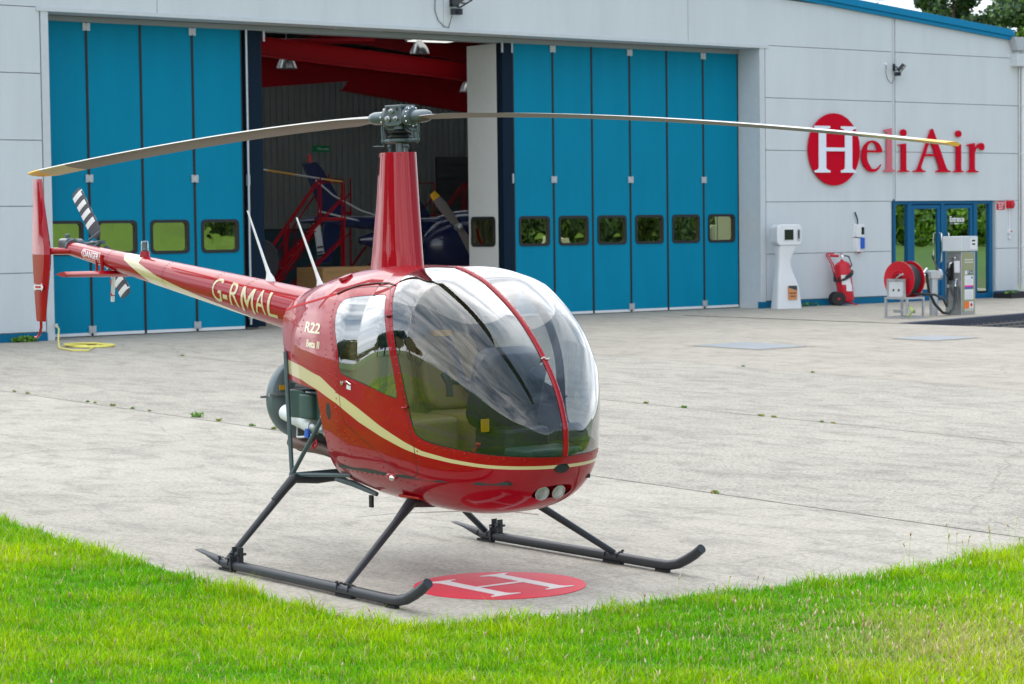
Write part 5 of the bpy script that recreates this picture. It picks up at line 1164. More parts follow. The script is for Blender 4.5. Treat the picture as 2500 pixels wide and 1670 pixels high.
cen = np.stack([np.clip(PA[:, 0], -.9, 1.2), 0*PA[:, 0], 0*PA[:, 0]+1.05], 1); sg = np.sign(((PA-cen)*NN).sum(1)); NN *= np.where(sg == 0, 1, sg)[:, None]
bad = uu < .004; NN[bad] = (1, 0, 0)
def norm_at(x, z, side=-1):
    e = .004; y0 = yside(x, z)[0]; dx = (yside(x+e, z)[0]-yside(x-e, z)[0])/(2*e); dz = (yside(x, z+e)[0]-yside(x, z-e)[0])/(2*e)
    n = Vector((-dx, side*1., -dz)) if side < 0 else Vector((-dx, 1., -dz)); n = Vector((-dx, side, -dz)); return Vector((x, side*y0, z)), n.normalized()
def shellmesh(name, pieces, mats, parent, thick=.007, extra=None, inner=-1):
    fs = [(f, mi) for f, pc, mi in F if pc in pieces]; ids = sorted({i for f, _ in fs for i in f}); mp_ = {i: k for k, i in enumerate(ids)}; n = len(ids)
    V = [tuple(PA[i]) for i in ids]; Nn = [tuple(NN[i]) for i in ids]; Fc = []; MI = []
    for f, mi in fs:
        q = [mp_[i] for i in f]; a, b_, c = (Vector(V[k]) for k in q[:3]); fn = (b_-a).cross(Vector(V[q[-1]])-a)
        if fn.dot(Vector(Nn[q[0]])) < 0: q = q[::-1]
        Fc.append(tuple(q)); MI.append(mi)
    if thick:
        ed = {}
        for k, f in enumerate(Fc):
            for i in range(len(f)):
                a, b_ = f[i], f[(i+1) % len(f)]; ed.setdefault((min(a, b_), max(a, b_)), []).append((a, b_))
        V += [tuple(V[i][q]-Nn[i][q]*thick for q in range(3)) for i in range(n)]; Nn += [tuple(-q for q in Nn[i]) for i in range(n)]
        base = list(Fc); im = len(mats)-1
        for f in base: Fc.append(tuple(i+n for i in f[::-1])); MI.append(im)
        for k, l in ed.items():
            if len(l) == 1:
                a, b_ = l[0]; va, vb = Vector(V[a]), Vector(V[b_]); m_ = len(V); nn_ = (vb-va).cross(Vector(Nn[a]))*1
                nn_ = nn_.normalized() if nn_.length > 1e-9 else Vector(Nn[a])
                V += [V[a], V[b_], V[b_+n], V[a+n]]; Nn += [tuple(nn_)]*4; Fc.append((m_+3, m_+2, m_+1, m_)[::-1]); MI.append(0)
    if extra:
        for (v, nn_, f, mi) in extra: k = len(V); V += v; Nn += nn_; Fc += [tuple(i+k for i in q) for q in f]; MI += [mi]*len(f)
    me = bpy.data.meshes.new(name); me.from_pydata(V, [], Fc)
    for m_ in mats: me.materials.append(MATS[m_])
    me.polygons.foreach_set('material_index', MI); me.polygons.foreach_set('use_smooth', [True]*len(Fc)); me.update()
    me.normals_split_custom_set_from_vertices(Nn)
    o = bpy.data.objects.new(name, me); col.objects.link(o); o.parent = parent; return o
def rivet(p, n, r=.0056, mi=0):
    n = n.normalized(); a = n.orthogonal().normalized(); b_ = n.cross(a); k = 6
    v = [tuple(p+(a*math.cos(q*math.pi/3)+b_*math.sin(q*math.pi/3))*r) for q in range(k)]+[tuple(p+(a*math.cos(q*math.pi/3)+b_*math.sin(q*math.pi/3))*r*.6+n*r*.55) for q in range(k)]+[tuple(p+n*r*.7)]
    nn_ = [tuple(((a*math.cos(q*math.pi/3)+b_*math.sin(q*math.pi/3))+n*.4).normalized()) for q in range(k)]+[tuple(((a*math.cos(q*math.pi/3)+b_*math.sin(q*math.pi/3))*.5+n).normalized()) for q in range(k)]+[tuple(n)]
    f = [(q, (q+1) % k, k+(q+1) % k, k+q) for q in range(k)]+[(k+q, k+(q+1) % k, 2*k) for q in range(k)]; return (v, nn_, f, mi)
def rivrow(P, step, sides=(-1, 1), off=0):
    o = []; L_ = 0; nxt = step*.5
    for a, b_ in zip(P[:-1], P[1:]):
        l = math.hypot(b_[0]-a[0], b_[1]-a[1])
        while nxt <= L_+l:
            t = (nxt-L_)/l; x, z = a[0]+(b_[0]-a[0])*t, a[1]+(b_[1]-a[1])*t+off
            for s_ in sides: p, n = norm_at(x, z, s_); o.append(rivet(p, n))
            nxt += step
        L_ += l
    return o
ex = []
ex += rivrow([(.875, .826), (1.0, .797), (1.117, .780), (1.322, .751), (1.454, .739), (1.50, .731)], .062)
ex += rivrow([(.575, 1.655), (.612, 1.585), (.672, 1.47), (.727, 1.33), (.773, 1.19), (.808, 1.06), (.826, .96)], .045, off=.004)
ex += rivrow([(-.69, 1.232), (-.43, 1.19), (.024, 1.15), (.15, 1.12)], .032); ex += rivrow([(-.425, 1.56), (-.415, 1.385), (-.43, 1.26)], .035)
ex += rivrow([(.0, 1.30), (.01, 1.20)], .03); ex += rivrow([(-.02, 1.56), (.0, 1.45), (.09, 1.28), (.13, 1.17), (.14, 1.0)], .035); ex += rivrow([(.13, .98), (.125, .80), (.06, .62)], .04)
ex += rivrow([(.18, .86), (.40, .72), (.60, .625)], .045, off=-.02); ex += rivrow([(.0, .585), (.49, .594), (.68, .575), (.88, .538)], .06); ex += rivrow([(-.07, 1.03), (-.06, .85), (-.05, .70)], .05); ex += rivrow([(.20, .80), (.20, .68)], .03)
ex += rivrow([(.88, .79), (.885, .70), (.86, .60)], .05)
shell = shellmesh('cabin_shell', ('shell',), ['red_paint', 'cream_paint', 'red_seam', 'rubber', 'vent_mesh', 'cabin_inner'] if 'vent_mesh' in MATS else ['red_paint', 'cream_paint', 'red_seam', 'rubber', 'rubber', 'cabin_inner'], HC, extra=ex)
for pc, nm in (('wsr', 'windshield'), ('wsl', 'windshield')): shellmesh(nm, (pc,), ['windshield'], HC, thick=0)
for sd_, s_ in (('r', -1), ('l', 1)):
    exd = []
    for a in ((.22, 1.09), (.25, 1.08), (.47, 1.04), (.47, 1.025), (.60, 1.02), (.60, 1.005), (.69, .985), (.69, .97)):
        p, n = norm_at(*a, s_); exd.append(rivet(p, n, .0036))
    for a in ((.76, 1.0), (.775, .96), (.79, .90), (.72, .86), (.68, .88), (.65, .93), (.80, .84), (.82, .80)):
        p, n = norm_at(*a, s_); exd.append(rivet(p, n, .0036))
    dr = shellmesh('cabin_door', ('door'+sd_,), ['red_paint', 'cream_paint', 'red_seam', 'rubber', 'cabin_inner'], HC, extra=exd)
    shellmesh('door_window', ('win'+sd_,), ['side_glass'], dr, thick=0)
    mb = MB(); p, n = norm_at(.215, 1.105, s_); mb.lathe([(.013, 0), (.013, .012), (.0, .014)], p, n, 14); p2, n2 = norm_at(.262, 1.12, s_); mb.tube([p2+n2*.004, p2+n2*.016+Vector((.01, 0, -.004)), p2+n2*.016+Vector((.055, 0, -.02))], .005, 8); mb.build('door_handle', 'chrome', dr)
    mb = MB(); p, n = norm_at(.275, 1.083, s_); a = Vector((1, 0, -.15)).normalized(); b_ = n.cross(a).normalized(); mb.add([p+n*.003+a*x+b_*z for x, z in ((-.022, -.012), (.022, -.012), (.022, .012), (-.022, .012))], [(0, 1, 2, 3)]); mb.build('exit_label', 'paper', dr)
    for hz in ((.648, 1.49), (.812, 1.00)):
        mb = MB(); p, n = norm_at(hz[0], hz[1], s_); mb.tube([p+n*.006-Vector((.022, 0, .002)), p+n*.010, p+n*.006+Vector((.02, 0, .002))], .006, 8); mb.ell(tuple(p+n*.008), (.009, .009, .009), 8); mb.build('door_hinge', 'red_seam' if hz[1] > 1.2 else 'red_paint', dr)
    # drip rail over the door
    mb = MB(); pts = [norm_at(x, z, s_) for x, z in ((-.045, 1.597), (.03, 1.622), (.15, 1.648), (.30, 1.662), (.45, 1.665), (.56, 1.655))]; mb.tube([p+n*.003 for p, n in pts], .0055, 6); mb.build('drip_rail', 'red_seam', HC)
    # painted edge line along the cowl
    mb = MB(); rows = []
    for dz in (-.007, .007): rows.append([tuple(norm_at(x, z+dz, s_)[0]+norm_at(x, z+dz, s_)[1]*.0012) for x, z in smooth([(-.965, 1.475), (-.7, 1.51), (-.457, 1.538), (-.25, 1.565), (-.086, 1.592), (-.035, 1.606)], 2)])
    mb.loft(rows, close=False, caps=False); mb.build('pinstripe', 'pinstripe', HC)
    # navigation light low on the flank
    mb = MB(); p, n = norm_at(.56, .60, s_); mb.ell(tuple(p), (.055, .02, .022), 16); nl = mb.build('nav_light_fairing', 'red_paint', HC)
    mb = MB(); mb.ell(tuple(p+n*.014+Vector((.018, 0, 0))), (.022, .016, .017), 12); mb.build('nav_light_lens', 'chrome', nl)
# centre bow and its rivets, following the windshield's midline
bow = []
for u in np.linspace(0.02, .62, 70):
    P = surf(np.array([u]), np.array([math.pi/2]))[0]
    if .54 <= P[0]: bow.append(P)
low = [surf(np.array([u]), np.array([-math.pi/2]))[0] for u in (.06, .045, .03, .02, .01)]
low = [p for p in low if p[2] > .738]
bow = low+bow
mb = MB(); secs = []
for i, p in enumerate(bow):
    t = Vector(bow[min(i+1, len(bow)-1)])-Vector(bow[max(i-1, 0)]); n = Vector((0, 1, 0)).cross(t).normalized()
    if n.dot(Vector(p)-Vector((.5, 0, 1.0))) < 0: n = -n
    c = Vector(p); secs.append([tuple(c+n*.004+Vector((0, -.017, 0))), tuple(c+n*.010+Vector((0, -.013, 0))), tuple(c+n*.012+Vector((0, -.004, 0))), tuple(c+n*.012+Vector((0, .004, 0))), tuple(c+n*.010+Vector((0, .013, 0))), tuple(c+n*.004+Vector((0, .017, 0))), tuple(c-n*.006+Vector((0, .012, 0))), tuple(c-n*.006+Vector((0, -.012, 0)))])
    if i % 3 == 1 and i < len(bow)-1:
        for sy in (-.0085, .0085):
            v, nn_, f, _ = rivet(c+n*.0105+Vector((0, sy, 0)), n, .0042); mb.add(v, f)
mb.loft(secs); mb.build('windshield_bow', 'red_paint', HC, ang=60)
k = bow[24]
mb = MB(); q = Vector((1.345, 0, 1.25)); mb.tube([q+Vector((.0, -.022, .012)), q+Vector((.012, -.012, .022)), q+Vector((.016, 0, .01)), q+Vector((.012, .02, .012)), q+Vector((-.0, .022, -.004)), q+Vector((.006, -.02, -.012)), q+Vector((.0, -.03, -.02))], .004, 6); mb.build('yaw_string', 'white_paint', HC)
# nose opening with dark duct
mb = MB(); mb.tube([(1.485, 0, .683), (1.40, 0, .683), (1.34, 0, .70)], .05, 20, flat=.55); mb.build('nose_duct', 'rubber', HC)
mb = MB(); mb.b2((1.462, -.004, .662), (1.470, .004, .706)); mb.tube([(1.45, -.03, .69), (1.45, .03, .69)], .004, 6); mb.build('duct_vane', 'slate_blue', HC)
# landing light recess and two lamps
mb = MB(); secs = []
for d_, s_ in ((0, 1.0), (-.05, .96), (-.075, .90)):
    sec = []
    for y, z in LL:
        x = 1.43-.0 if False else None
        xs_ = np.linspace(1.15, 1.515, 60)
        # x on the skin for this (y, z): nose surface solved on the lower half
        lo, hi = 1.15, 1.519
        for _ in range(22):
            md = (lo+hi)/2
            if yside(md, z)[0] > abs(y): lo = md
            else: hi = md
        sec.append((lo+d_-.002, y*s_, .547+(z-.547)*s_))
    secs.append(sec)
mb.loft(secs, caps=False); mb.add(secs[-1], [tuple(range(len(secs[-1])))]); mb.build('light_recess', 'red_paint', HC)
mat('mirror', (.9, .91, .92), .02, metal=1)
for y0 in (-.058, .052):
    c = Vector((1.375, y0, .547)); ax = Vector((.90, -.14 if y0 < 0 else -.02, -.42)).normalized()
    mb = MB(); mb.lathe([(.040, .010), (.042, .016), (.038, .018), (.036, .012)], c, ax, 26); ll = mb.build('landing_light', 'galv', HC)
    mb = MB(); mb.lathe([(.012, -.03), (.022, -.022), (.031, -.008), (.0375, .012)], c, ax, 26); mb.build('reflector', 'mirror', ll)
    mb = MB(); mb.lathe([(.0375, .0145), (.02, .019), (0.0, .021)], c, ax, 26); mb.build('lens', 'clear_cover', ll)
    mb = MB(); mb.cyl(c-ax*.02, c+ax*.005, .006, 8); mb.build('bulb', 'clear_cover', ll)
# registration of the type on the cowl, wrapped on the skin
def wrap_side(o, x0, z0, side=-1, slope=0., lift=.0012):
    me = o.data; bm = bmesh.new(); bm.from_mesh(me); [bmesh.ops.bisect_plane(bm, geom=bm.verts[:]+bm.edges[:]+bm.faces[:], plane_co=(q_, 0, 0), plane_no=(1, 0, 0)) for q_ in np.arange(-.14, .15, .02)]; bmesh.ops.triangulate(bm, faces=bm.faces); bm.to_mesh(me); bm.free()
    xs = np.array([v.co.x for v in me.vertices])+x0; zs = np.array([v.co.y for v in me.vertices])+z0+slope*np.array([v.co.x for v in me.vertices]); ys = yside(xs, zs)
    for v, x, y, z in zip(me.vertices, xs, ys, zs): v.co = (x, side*(y+lift+(v.co.z > 0)*.0008), z)
    o.location = (0, 0, 0); o.rotation_euler = (0, 0, 0)
for tx, sz, xc, zc_, wd_, sl in (('R22', .080, -.232, 1.397, .25, -.02), ('Beta II', .056, -.19, 1.305, .205, -.03)):
    o = text_mesh('type_lettering', tx, sz, 'cream_paint', HC, (0, 0, 0), (0, 0, 0), bold=.002, depth=.001); xs_ = [v.co.x for v in o.data.vertices]; k = wd_/(max(xs_)-min(xs_))
    for v in o.data.vertices: v.co.x *= k
    wrap_side(o, xc, zc_, -1, sl)
# engine compartment: firewall, engine, cooling shroud, exhaust
def secpoly(x, ins=.01, zmin=-9): 
    u = xsec(x); P = surf(np.full(60, u), np.linspace(-math.pi, math.pi, 61)[:-1]); c = np.array([x, 0, 1.1]); return [tuple(c+(p-c)*(1-ins*2)) for p in P]
mb = MB(); a = secpoly(-.06); b_ = [(p[0]-.02, p[1], p[2]) for p in secpoly(-.06)]; mb.loft([a, b_]); mb.build('firewall', 'grey_inner', HC)
mb = MB(); a = [(p[0], p[1]*.97, max(p[2], 1.11)) for p in secpoly(-.62, .01)]; b_ = [(p[0]+.02, p[1], p[2]) for p in a]; mb.loft([a, b_]); mb.build('cowl_bulkhead', 'cabin_inner', HC)
mb = MB(); secs = []     # close the cowl's underside between firewall and shroud
for x in (-.08, -.3, -.5, -.69):
    y = yside(x, 1.10)[0]*.985; secs.append([(x, -y, 1.075), (x, y, 1.075), (x, y, 1.06), (x, -y, 1.06)])
mb.loft(secs); mb.build('cowl_floor', 'cabin_inner', HC)
SC = Vector((-1.06, -.04, .925))
mb = MB(); mb.lathe([(.0, -.05), (.235, -.04), (.25, -.02), (.25, .02), (.235, .035), (.09, .05), (.06, .10), (0, .10)], SC, (1, 0, 0), 44)
mb.build('fan_shroud', 'shroud', HC, ang=50)
mb = MB(); mb.box(SC+Vector((.0, -.25, .02)), (.012, .10, .014)); mb.box((SC.x+.052, -.20, SC.z+.035), (.016, .22, .016)); mb.build('shroud_flange', 'galv', HC)
mb = MB(); mb.box((SC.x+.050, -.20, SC.z+.075), (.004, .07, .03)); mb.build('shroud_label', 'yellow', HC)
mb = MB(); mb.b2((-.85, -.24, .62), (-.15, .24, 1.04)); mb.build('engine_block', 'rubber', HC, bev=.03)
for k, x in enumerate((-.62, -.38)):
    mb = MB(); mb.rbox((x, -.30, .93), (.19, .12, .17), .03, axis='y'); cy = mb.build('rocker_cover', 'engine_green', HC, bev=.012)
    mb = MB()
    for q in range(7): mb.b2((x-.085, -.245-.0, .855+.025*q), (x+.085, -.20, .862+.025*q))
    mb.build('cooling_fins', 'galv', cy)
mb = MB(); mb.rbox((-.46, -.36, .925), (.14, .09, .15), .03, axis='z'); mb.build('oil_cooler_box', 'engine_green', HC, bev=.014)
mb = MB(); mb.tube([(-.86, -.28, .86), (-.45, -.33, .80)], .05, 16); mb.build('muffler', 'white_plastic', HC)
mb = MB(); mb.tube([(-.40, -.33, .80), (-.32, -.34, .79)], .03, 10); mb.ell((-.42, -.36, .80), (.03, .03, .03), 10); mb.build('magneto', 'galv', HC)
mb = MB(); mb.cyl((-.45, -.385, .79), (-.44, -.395, .74), .018, 10); mb.build('blue_cap', 'blue_plastic', HC)
mb = MB(); mb.tube([(-.25, -.29, .92), (-.24, -.32, .80), (-.24, -.31, .70), (-.30, -.30, .655), (-.42, -.28, .665), (-.83, -.26, .68)], [.03, .03, .034, .036, .037, .037], 14); mb.build('exhaust', 'exhaust', HC)
mb = MB(); mb.tube([(-.85, -.20, .83), (-.7, -.30, .72), (-.5, -.34, .74), (-.36, -.33, .82)], .008, 6); mb.tube([(-.8, -.28, .96), (-.55, -.34, 1.0), (-.3, -.30, .98)], .012, 6); mb.tube([(-.32, -.34, .97), (-.33, -.36, .85), (-.30, -.35, .76)], .016, 8); mb.build('engine_hoses', 'galv', HC)
mb = MB(); mb.tube([(-.36, -.38, .735), (-.345, -.39, .70), (-.37, -.395, .68), (-.39, -.39, .70), (-.36, -.38, .735)], .006, 6); mb.build('drain_tag', 'red_safety', HC)
# exposed steel-tube frame
mb = MB()
for s_ in (-1, 1):
    nb = (-.56, s_*.43, .515); mb.tube([(-.70, s_*.375, 1.24), (-.66, s_*.39, .98), nb], .0135, 10); mb.tube([(-.27, s_*.40, .86), nb], .0135, 10); mb.tube([nb, (-.02, s_*.36, .55)], .0125, 10); mb.ell(nb, (.022, .02, .026), 8)
    mb.tube([(-.06, s_*.44, 1.02), (-.27, s_*.40, .86)], .012, 8)
mb.tube([(-.56, -.43, .515), (-.56, .43, .515)], .012, 8); mb.build('frame_tubes', 'frame_green', HC)
# landing gear
mb = MB()
for s_ in (-1,): pass
def strut(a, b_, r0=.030, r1=.024): m_ = MB(); m_.tube([a, b_], [r0, r1], 14); return m_
for s_ in (-1, 1):
    yw = s_*.93; mb = MB(); pth = [(-.815, yw, .090), (-.70, yw, .076), (-.56, yw, .052), (-.50, yw, .042), (1.18, yw, .040), (1.28, yw, .044), (1.36, yw, .062), (1.44, yw, .098), (1.50, yw, .130), (1.555, yw, .168)]
    rr_ = [.010, .018, .027, .029, .029, .029, .029, .029, .028, .027]; secs = []
    for i, p in enumerate(pth):
        p = Vector(p); t = (Vector(pth[min(i+1, 9)])-Vector(pth[max(i-1, 0)])).normalized(); b2_ = t.cross(Vector((0, 1, 0))).normalized()
        if b2_.z < 0: b2_ = -b2_
        fl = [.35, .6, .95][i] if i < 3 else 1.
        secs.append([tuple(p+Vector((0, 1, 0))*(max(rr_[i], .024)*math.cos(q*math.pi/8))+b2_*(rr_[i]*fl*math.sin(q*math.pi/8))) for q in range(16)])
    mb.loft(secs); sk = mb.build('skid', 'black_paint', HC, ang=60)
    for a, b_, in ((-.55, -.40), (.70, .86), (1.17, 1.27)): mb = MB(); mb.b2((a, yw-.016, .0), (b_, yw+.016, .014)); mb.build('wear_shoe', 'rubber', sk)
    mb = MB()
    for q in (-.43, -.53, .73, .84): mb.tube([(q, yw-.032, .04), (q, yw-.024, .062), (q, yw, .073), (q, yw+.024, .062), (q, yw+.032, .04)], .006, 6); mb.ell((q, yw+.022*s_, .078), (.011, .011, .009), 6)
    mb.build('clamps', 'black_paint', sk)
    mb = MB()    # ground handling wheel fitting
    for q in (-.385, -.325): mb.b2((q-.005, yw-.018, .055), (q+.005, yw+.018, .15)); mb.tube([(q, yw-.036, .11), (q, yw+.036, .11)], .008, 6)
    mb.tube([(-.40, yw, .112), (-.31, yw, .112)], .013, 8); mb.b2((-.39, yw-.036, .02), (-.378, yw+.036, .10)); mb.build('wheel_fitting', 'black_paint', sk)
    mb = strut((-.495, s_*.452, .505), (-.475, yw, .062), .0235, .019); mb.tube([(-.495, s_*.46, .50), (-.487, s_*.60, .38)], [.031, .0225], 14); mb.build('strut', 'black_paint', HC)
    mb = strut((.60, s_*.36, .455), (.785, yw, .062), .0235, .019); mb.tube([(.60, s_*.37, .45), (.645, s_*.50, .36)], [.033, .0225], 14); mb.build('strut', 'black_paint', HC)
mb = MB(); mb.tube([(-.495, -.46, .50), (-.49, -.30, .485), (-.47, 0, .50), (-.49, .30, .485), (-.495, .46, .50)], .028, 12); mb.build('cross_tube', 'black_paint', HC)
mb = MB(); mb.tube([(.60, -.37, .45), (.58, 0, .42), (.60, .37, .45)], .03, 12); mb.build('cross_tube', 'black_paint', HC)
mb = MB(); mb.tube([(-.28, -.30, .50), (-.1, -.30, .49), (.12, -.28, .445)], [.012, .02, .014], 8); mb.build('belly_tube', 'frame_green', HC)
mb = MB(); mb.b2((.02, -.27, .36), (.05, -.255, .43)); mb.build('drain_vent', 'rubber', HC)
mb = MB()
for s_ in (-1, 1): mb.b2((.50, s_*.37-.02, .472), (.70, s_*.37+.02, .488))
mb.build('strut_fairing', 'red_paint', HC, bev=.005)
mb = MB(); mb.tube([(.90, .0, .40), (.55, -.12, .37), (.20, -.22, .335), (-.05, -.32, .30)], .0025, 5); mb.tube([(.90, 0, .40), (.95, .25, .36)], .0025, 5); mb.build('belly_aerial', 'white_paint', HC)
# mast fairing
mb = MB(); secs = []
for z, wd, ln_, xc in ((1.60, .24, .60, -.08), (1.68, .215, .52, -.07), (1.74, .20, .475, -.06), (1.85, .195, .44, -.055), (2.1, .182, .37, -.045), (2.41, .165, .30, -.035)):
    sec = []
    for q in range(40):
        a = q/40*2*math.pi; ca, sa = math.cos(a), math.sin(a); x = xc+ln_/2*ca; 
        yy = wd/2*np.sign(sa)*abs(sa)**.85*(1-.25*max(0, -ca)) 
        sec.append((x, float(yy), z))
    secs.append(sec)
mb.loft(secs, caps=False); inner_ = [[(xc_[0]*.97, xc_[1]*.95, xc_[2]-.02) for xc_ in secs[-1]]]; mb.add(secs[-1]+inner_[0], [(i, (i+1) % 40, 40+(i+1) % 40, 40+i) for i in range(40)]+[tuple(range(40, 80))])
ff_ = mb.build('mast_fairing', 'red_paint', HC, ang=50)
mb = MB()
for z, n_ in ((2.395, 6), (2.0, 2), (1.80, 6)):
    for q in range(n_):
        a = R(-150+110*q/max(1, n_-1)) if n_ > 2 else R(-80+14*q); sc_ = (2.41-z)/.67; x = -.035-.02*sc_+(.15+.07*sc_)*math.cos(a); y = (.083+.016*sc_)*np.sign(math.sin(a))*abs(math.sin(a))**.85*(1-.25*max(0, -math.cos(a))); v, nn_, f, _ = rivet(Vector((x, y, z)), Vector((math.cos(a)*.5, math.sin(a), 0)), .005); mb.add(v, f)
mb.build('fairing_rivets', 'red_paint', ff_)
mb = MB()
for q in range(5):
    a = R(-152+6*q); x0, x1 = -.037+.1515*math.cos(a), -.042+.163*math.cos(a); y0 = .0845*np.sign(math.sin(a))*abs(math.sin(a))**.85*(1-.25*max(0, -math.cos(a))); mb.tube([(x0, y0-.001, 2.385), (x1, y0*1.03-.001, 2.28)], .0022, 5)
mb.build('louvres', 'rubber', ff_)
mb = MB(); mb.lathe([(.0, .0), (.035, .0), (.045, .012), (.04, .028), (0, .032)], (-.13, -.30, 1.672), (-.1, -.35, 1), 20); mb.build('filler_cap', 'red_paint', HC)
# rotor head
PH = 3.2798; sp = Vector((math.cos(PH), math.sin(PH), 0)); pe = Vector((-math.sin(PH), math.cos(PH), 0)); up = Vector((0, 0, 1))   # span towards the tail blade
MS = Matrix((sp, pe, up)).transposed(); HZ = 2.622
mb = MB(); mb.cyl((0, 0, 2.30), (0, 0, 2.60), .026, 16); mb.cyl((0, 0, 2.545), (0, 0, 2.585), .036, 16); mb.build('mast', 'hub_grey', HC)
hub = MB(); hub.box((0, 0, HZ+.052), (.14, .115, .018), M=MS)
for s_ in (-1, 1): hub.prism([(-.072, -.046), (-.05, -.060), (.05, -.060), (.072, -.046), (.072, .026), (.058, .060), (-.058, .060), (-.072, .026)], 'y', s_*.048-.010, s_*.048+.010, c=(0, 0, HZ), M=MS)
hub.box((0, 0, HZ), (.05, .10, .11), M=MS); hb_ = hub.build('rotor_hub', 'hub_grey', HC, bev=.004)
for s_ in (-1, 1):
    for a, z, r_ in ((0, .026, .014), (-.038, -.018, .014), (.032, -.018, .018)):
        mb = MB(); c = MS @ Vector((a, s_*.058, z))+Vector((0, 0, HZ)); mb.lathe([(r_, 0), (r_, .012), (r_*.6, .014), (r_*.6, .026), (0, .028)], c, pe*s_, 10); mb.build('hinge_bolt', 'steel', hb_)
    mb = MB()
    for a, z in ((-.04, .036), (.04, .04)): mb.lathe([(.012, 0), (.012, .002), (0, .002)], MS @ Vector((a, s_*.058, z))+Vector((0, 0, HZ)), pe*s_, 12)
    mb.build('lightening_holes', 'rubber', hb_)
for s_ in (-1, 1):
    d_ = sp*s_; c0 = Vector((0, 0, HZ))-Vector((0, 0, .008))
    mb = MB(); mb.lathe([(.030, .055), (.058, .075), (.062, .08), (.062, .10), (.052, .106), (.050, .115), (.036, .12)], c0, d_, 26); sp_ = mb.build('blade_spindle', 'hub_grey', HC)
    mb = MB()
    for q in range(12):
        a = q/12*2*math.pi; mb.lathe([(.006, 0), (.006, .008), (0, .009)], c0+d_*.104+(pe*math.cos(a)+up*math.sin(a))*.054, d_, 6)
    mb.build('spindle_bolts', 'chrome', sp_)
    mb = MB(); mb.lathe([(.034, .115), (.037, .135), (.038, .18), (.037, .215), (.030, .245), (.015, .262), (0, .266)], c0, d_, 22); mb.build('blade_grip', 'hub_grey', HC)
    pa = c0+d_*.135-pe*s_*.0+up*(-.04); pb = Vector((0, 0, 2.478))+sp*s_*.145+pe*(-.0)
    mb = MB(); mb.tube([pa+d_*.02, pa+d_*.02+up*-.05, pb+up*.03], .009, 8); mb.tube([pb, pb+up*.045], .013, 8); mb.ell(tuple(pb), (.017, .017, .017), 10); mb.build('pitch_link', 'frame_green', HC)
mb = MB(); mb.lathe([(.05, -.012), (.075, -.006), (.075, .010), (.05, .014)], (0, 0, 2.478), n=24)
for s_ in (-1, 1): mb.tube([(0, 0, 2.478), tuple(Vector((0, 0, 2.478))+sp*s_*.14)], [.022, .011], 8)
for a in (0, 120, 240): mb.ell((.06*math.cos(R(a)), .06*math.sin(R(a)), 2.445), (.018, .018, .014), 8); mb.cyl((.06*math.cos(R(a)), .06*math.sin(R(a)), 2.38), (.06*math.cos(R(a)), .06*math.sin(R(a)), 2.44), .009, 8)
mb.tube([(-.03, -.09, 2.445), (-.12, -.11, 2.447)], .004, 6); mb.build('swashplate', 'frame_green', HC)
mb = MB(); mb.lathe([(.045, .0), (.074, .006), (.078, .012), (.050, .022), (.045, .026), (.066, .034), (.068, .040), (.035, .052), (.030, .06)], (0, 0, 2.488), n=28); mb.build('rubber_boot', 'rubber', HC)
mb = MB(); mb.tube([Vector((0, 0, 2.556))-sp*-.0, Vector((0, 0, 2.556))+sp*.105], [.02, .012], 8); mb.tube([Vector((0, 0, 2.556)), Vector((0, 0, 2.556))-sp*.07, Vector((0, 0, 2.535))-sp*.115, Vector((0, 0, 2.50))-sp*.11], .011, 8); mb.ell(tuple(Vector((0, 0, 2.556))+sp*.105), (.015,)*3, 8); mb.ell(tuple(Vector((0, 0, 2.535))-sp*.115), (.014,)*3, 8); mb.build('scissor_arm', 'frame_green', HC)
# main blades
def blade(s_, ztip, zroot, p0, p1, bow_=1.6):
    d_ = sp*s_; ch = pe*s_    # leading edge direction for counter-clockwise rotation
    bl = None; prof = [(.046, 0.), (.040, .0085), (.018, .0125), (-.02, .0118), (-.07, .0075), (-.135, .0008), (-.135, -.0008), (-.07, -.006), (-.02, -.0085), (.018, -.0088), (.040, -.006)]
    def sec(r_):
        f = max(0, (r_-.21)/3.59); z = zroot+(ztip-zroot)*f**bow_; pt = R(p0+(p1-p0)*f); k = min(1, .40+(r_-.21)/.30*.60); 
        if r_ > 3.70: k2 = 1-(r_-3.70)/.14*.35
        else: k2 = 1
        return [tuple(d_*r_+Vector((0, 0, z))+ch*((x*k*k2)*math.cos(pt)-y*math.sin(pt)*1.)+up*(x*k*k2*math.sin(pt)+y*math.cos(pt)*(1.25 if r_ < .5 else 1))) for x, y in prof]
    def piece(name, rs, m_, par):
        mb = MB(); secs = [sec(r_) for r_ in rs]; n = len(prof); vs = [v for q in secs for v in q]
        mb.add(vs, [tuple(range(n-1, -1, -1)), tuple((len(secs)-1)*n+k for k in range(n))], 0)
        for i in range(len(secs)-1):
            for k in range(n):
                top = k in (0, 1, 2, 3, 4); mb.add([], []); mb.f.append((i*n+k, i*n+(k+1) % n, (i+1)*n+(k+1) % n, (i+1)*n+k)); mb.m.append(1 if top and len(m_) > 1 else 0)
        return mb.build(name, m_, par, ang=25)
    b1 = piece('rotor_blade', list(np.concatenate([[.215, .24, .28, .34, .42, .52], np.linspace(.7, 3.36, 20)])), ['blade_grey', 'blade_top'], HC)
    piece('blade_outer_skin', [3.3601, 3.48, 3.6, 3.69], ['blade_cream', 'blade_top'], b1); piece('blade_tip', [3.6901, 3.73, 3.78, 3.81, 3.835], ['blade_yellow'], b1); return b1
blade(1, 2.375, 2.612, 10.5, 10., 1.55); blade(-1, 2.338, 2.605, -5.0, -3.5, 1.65)
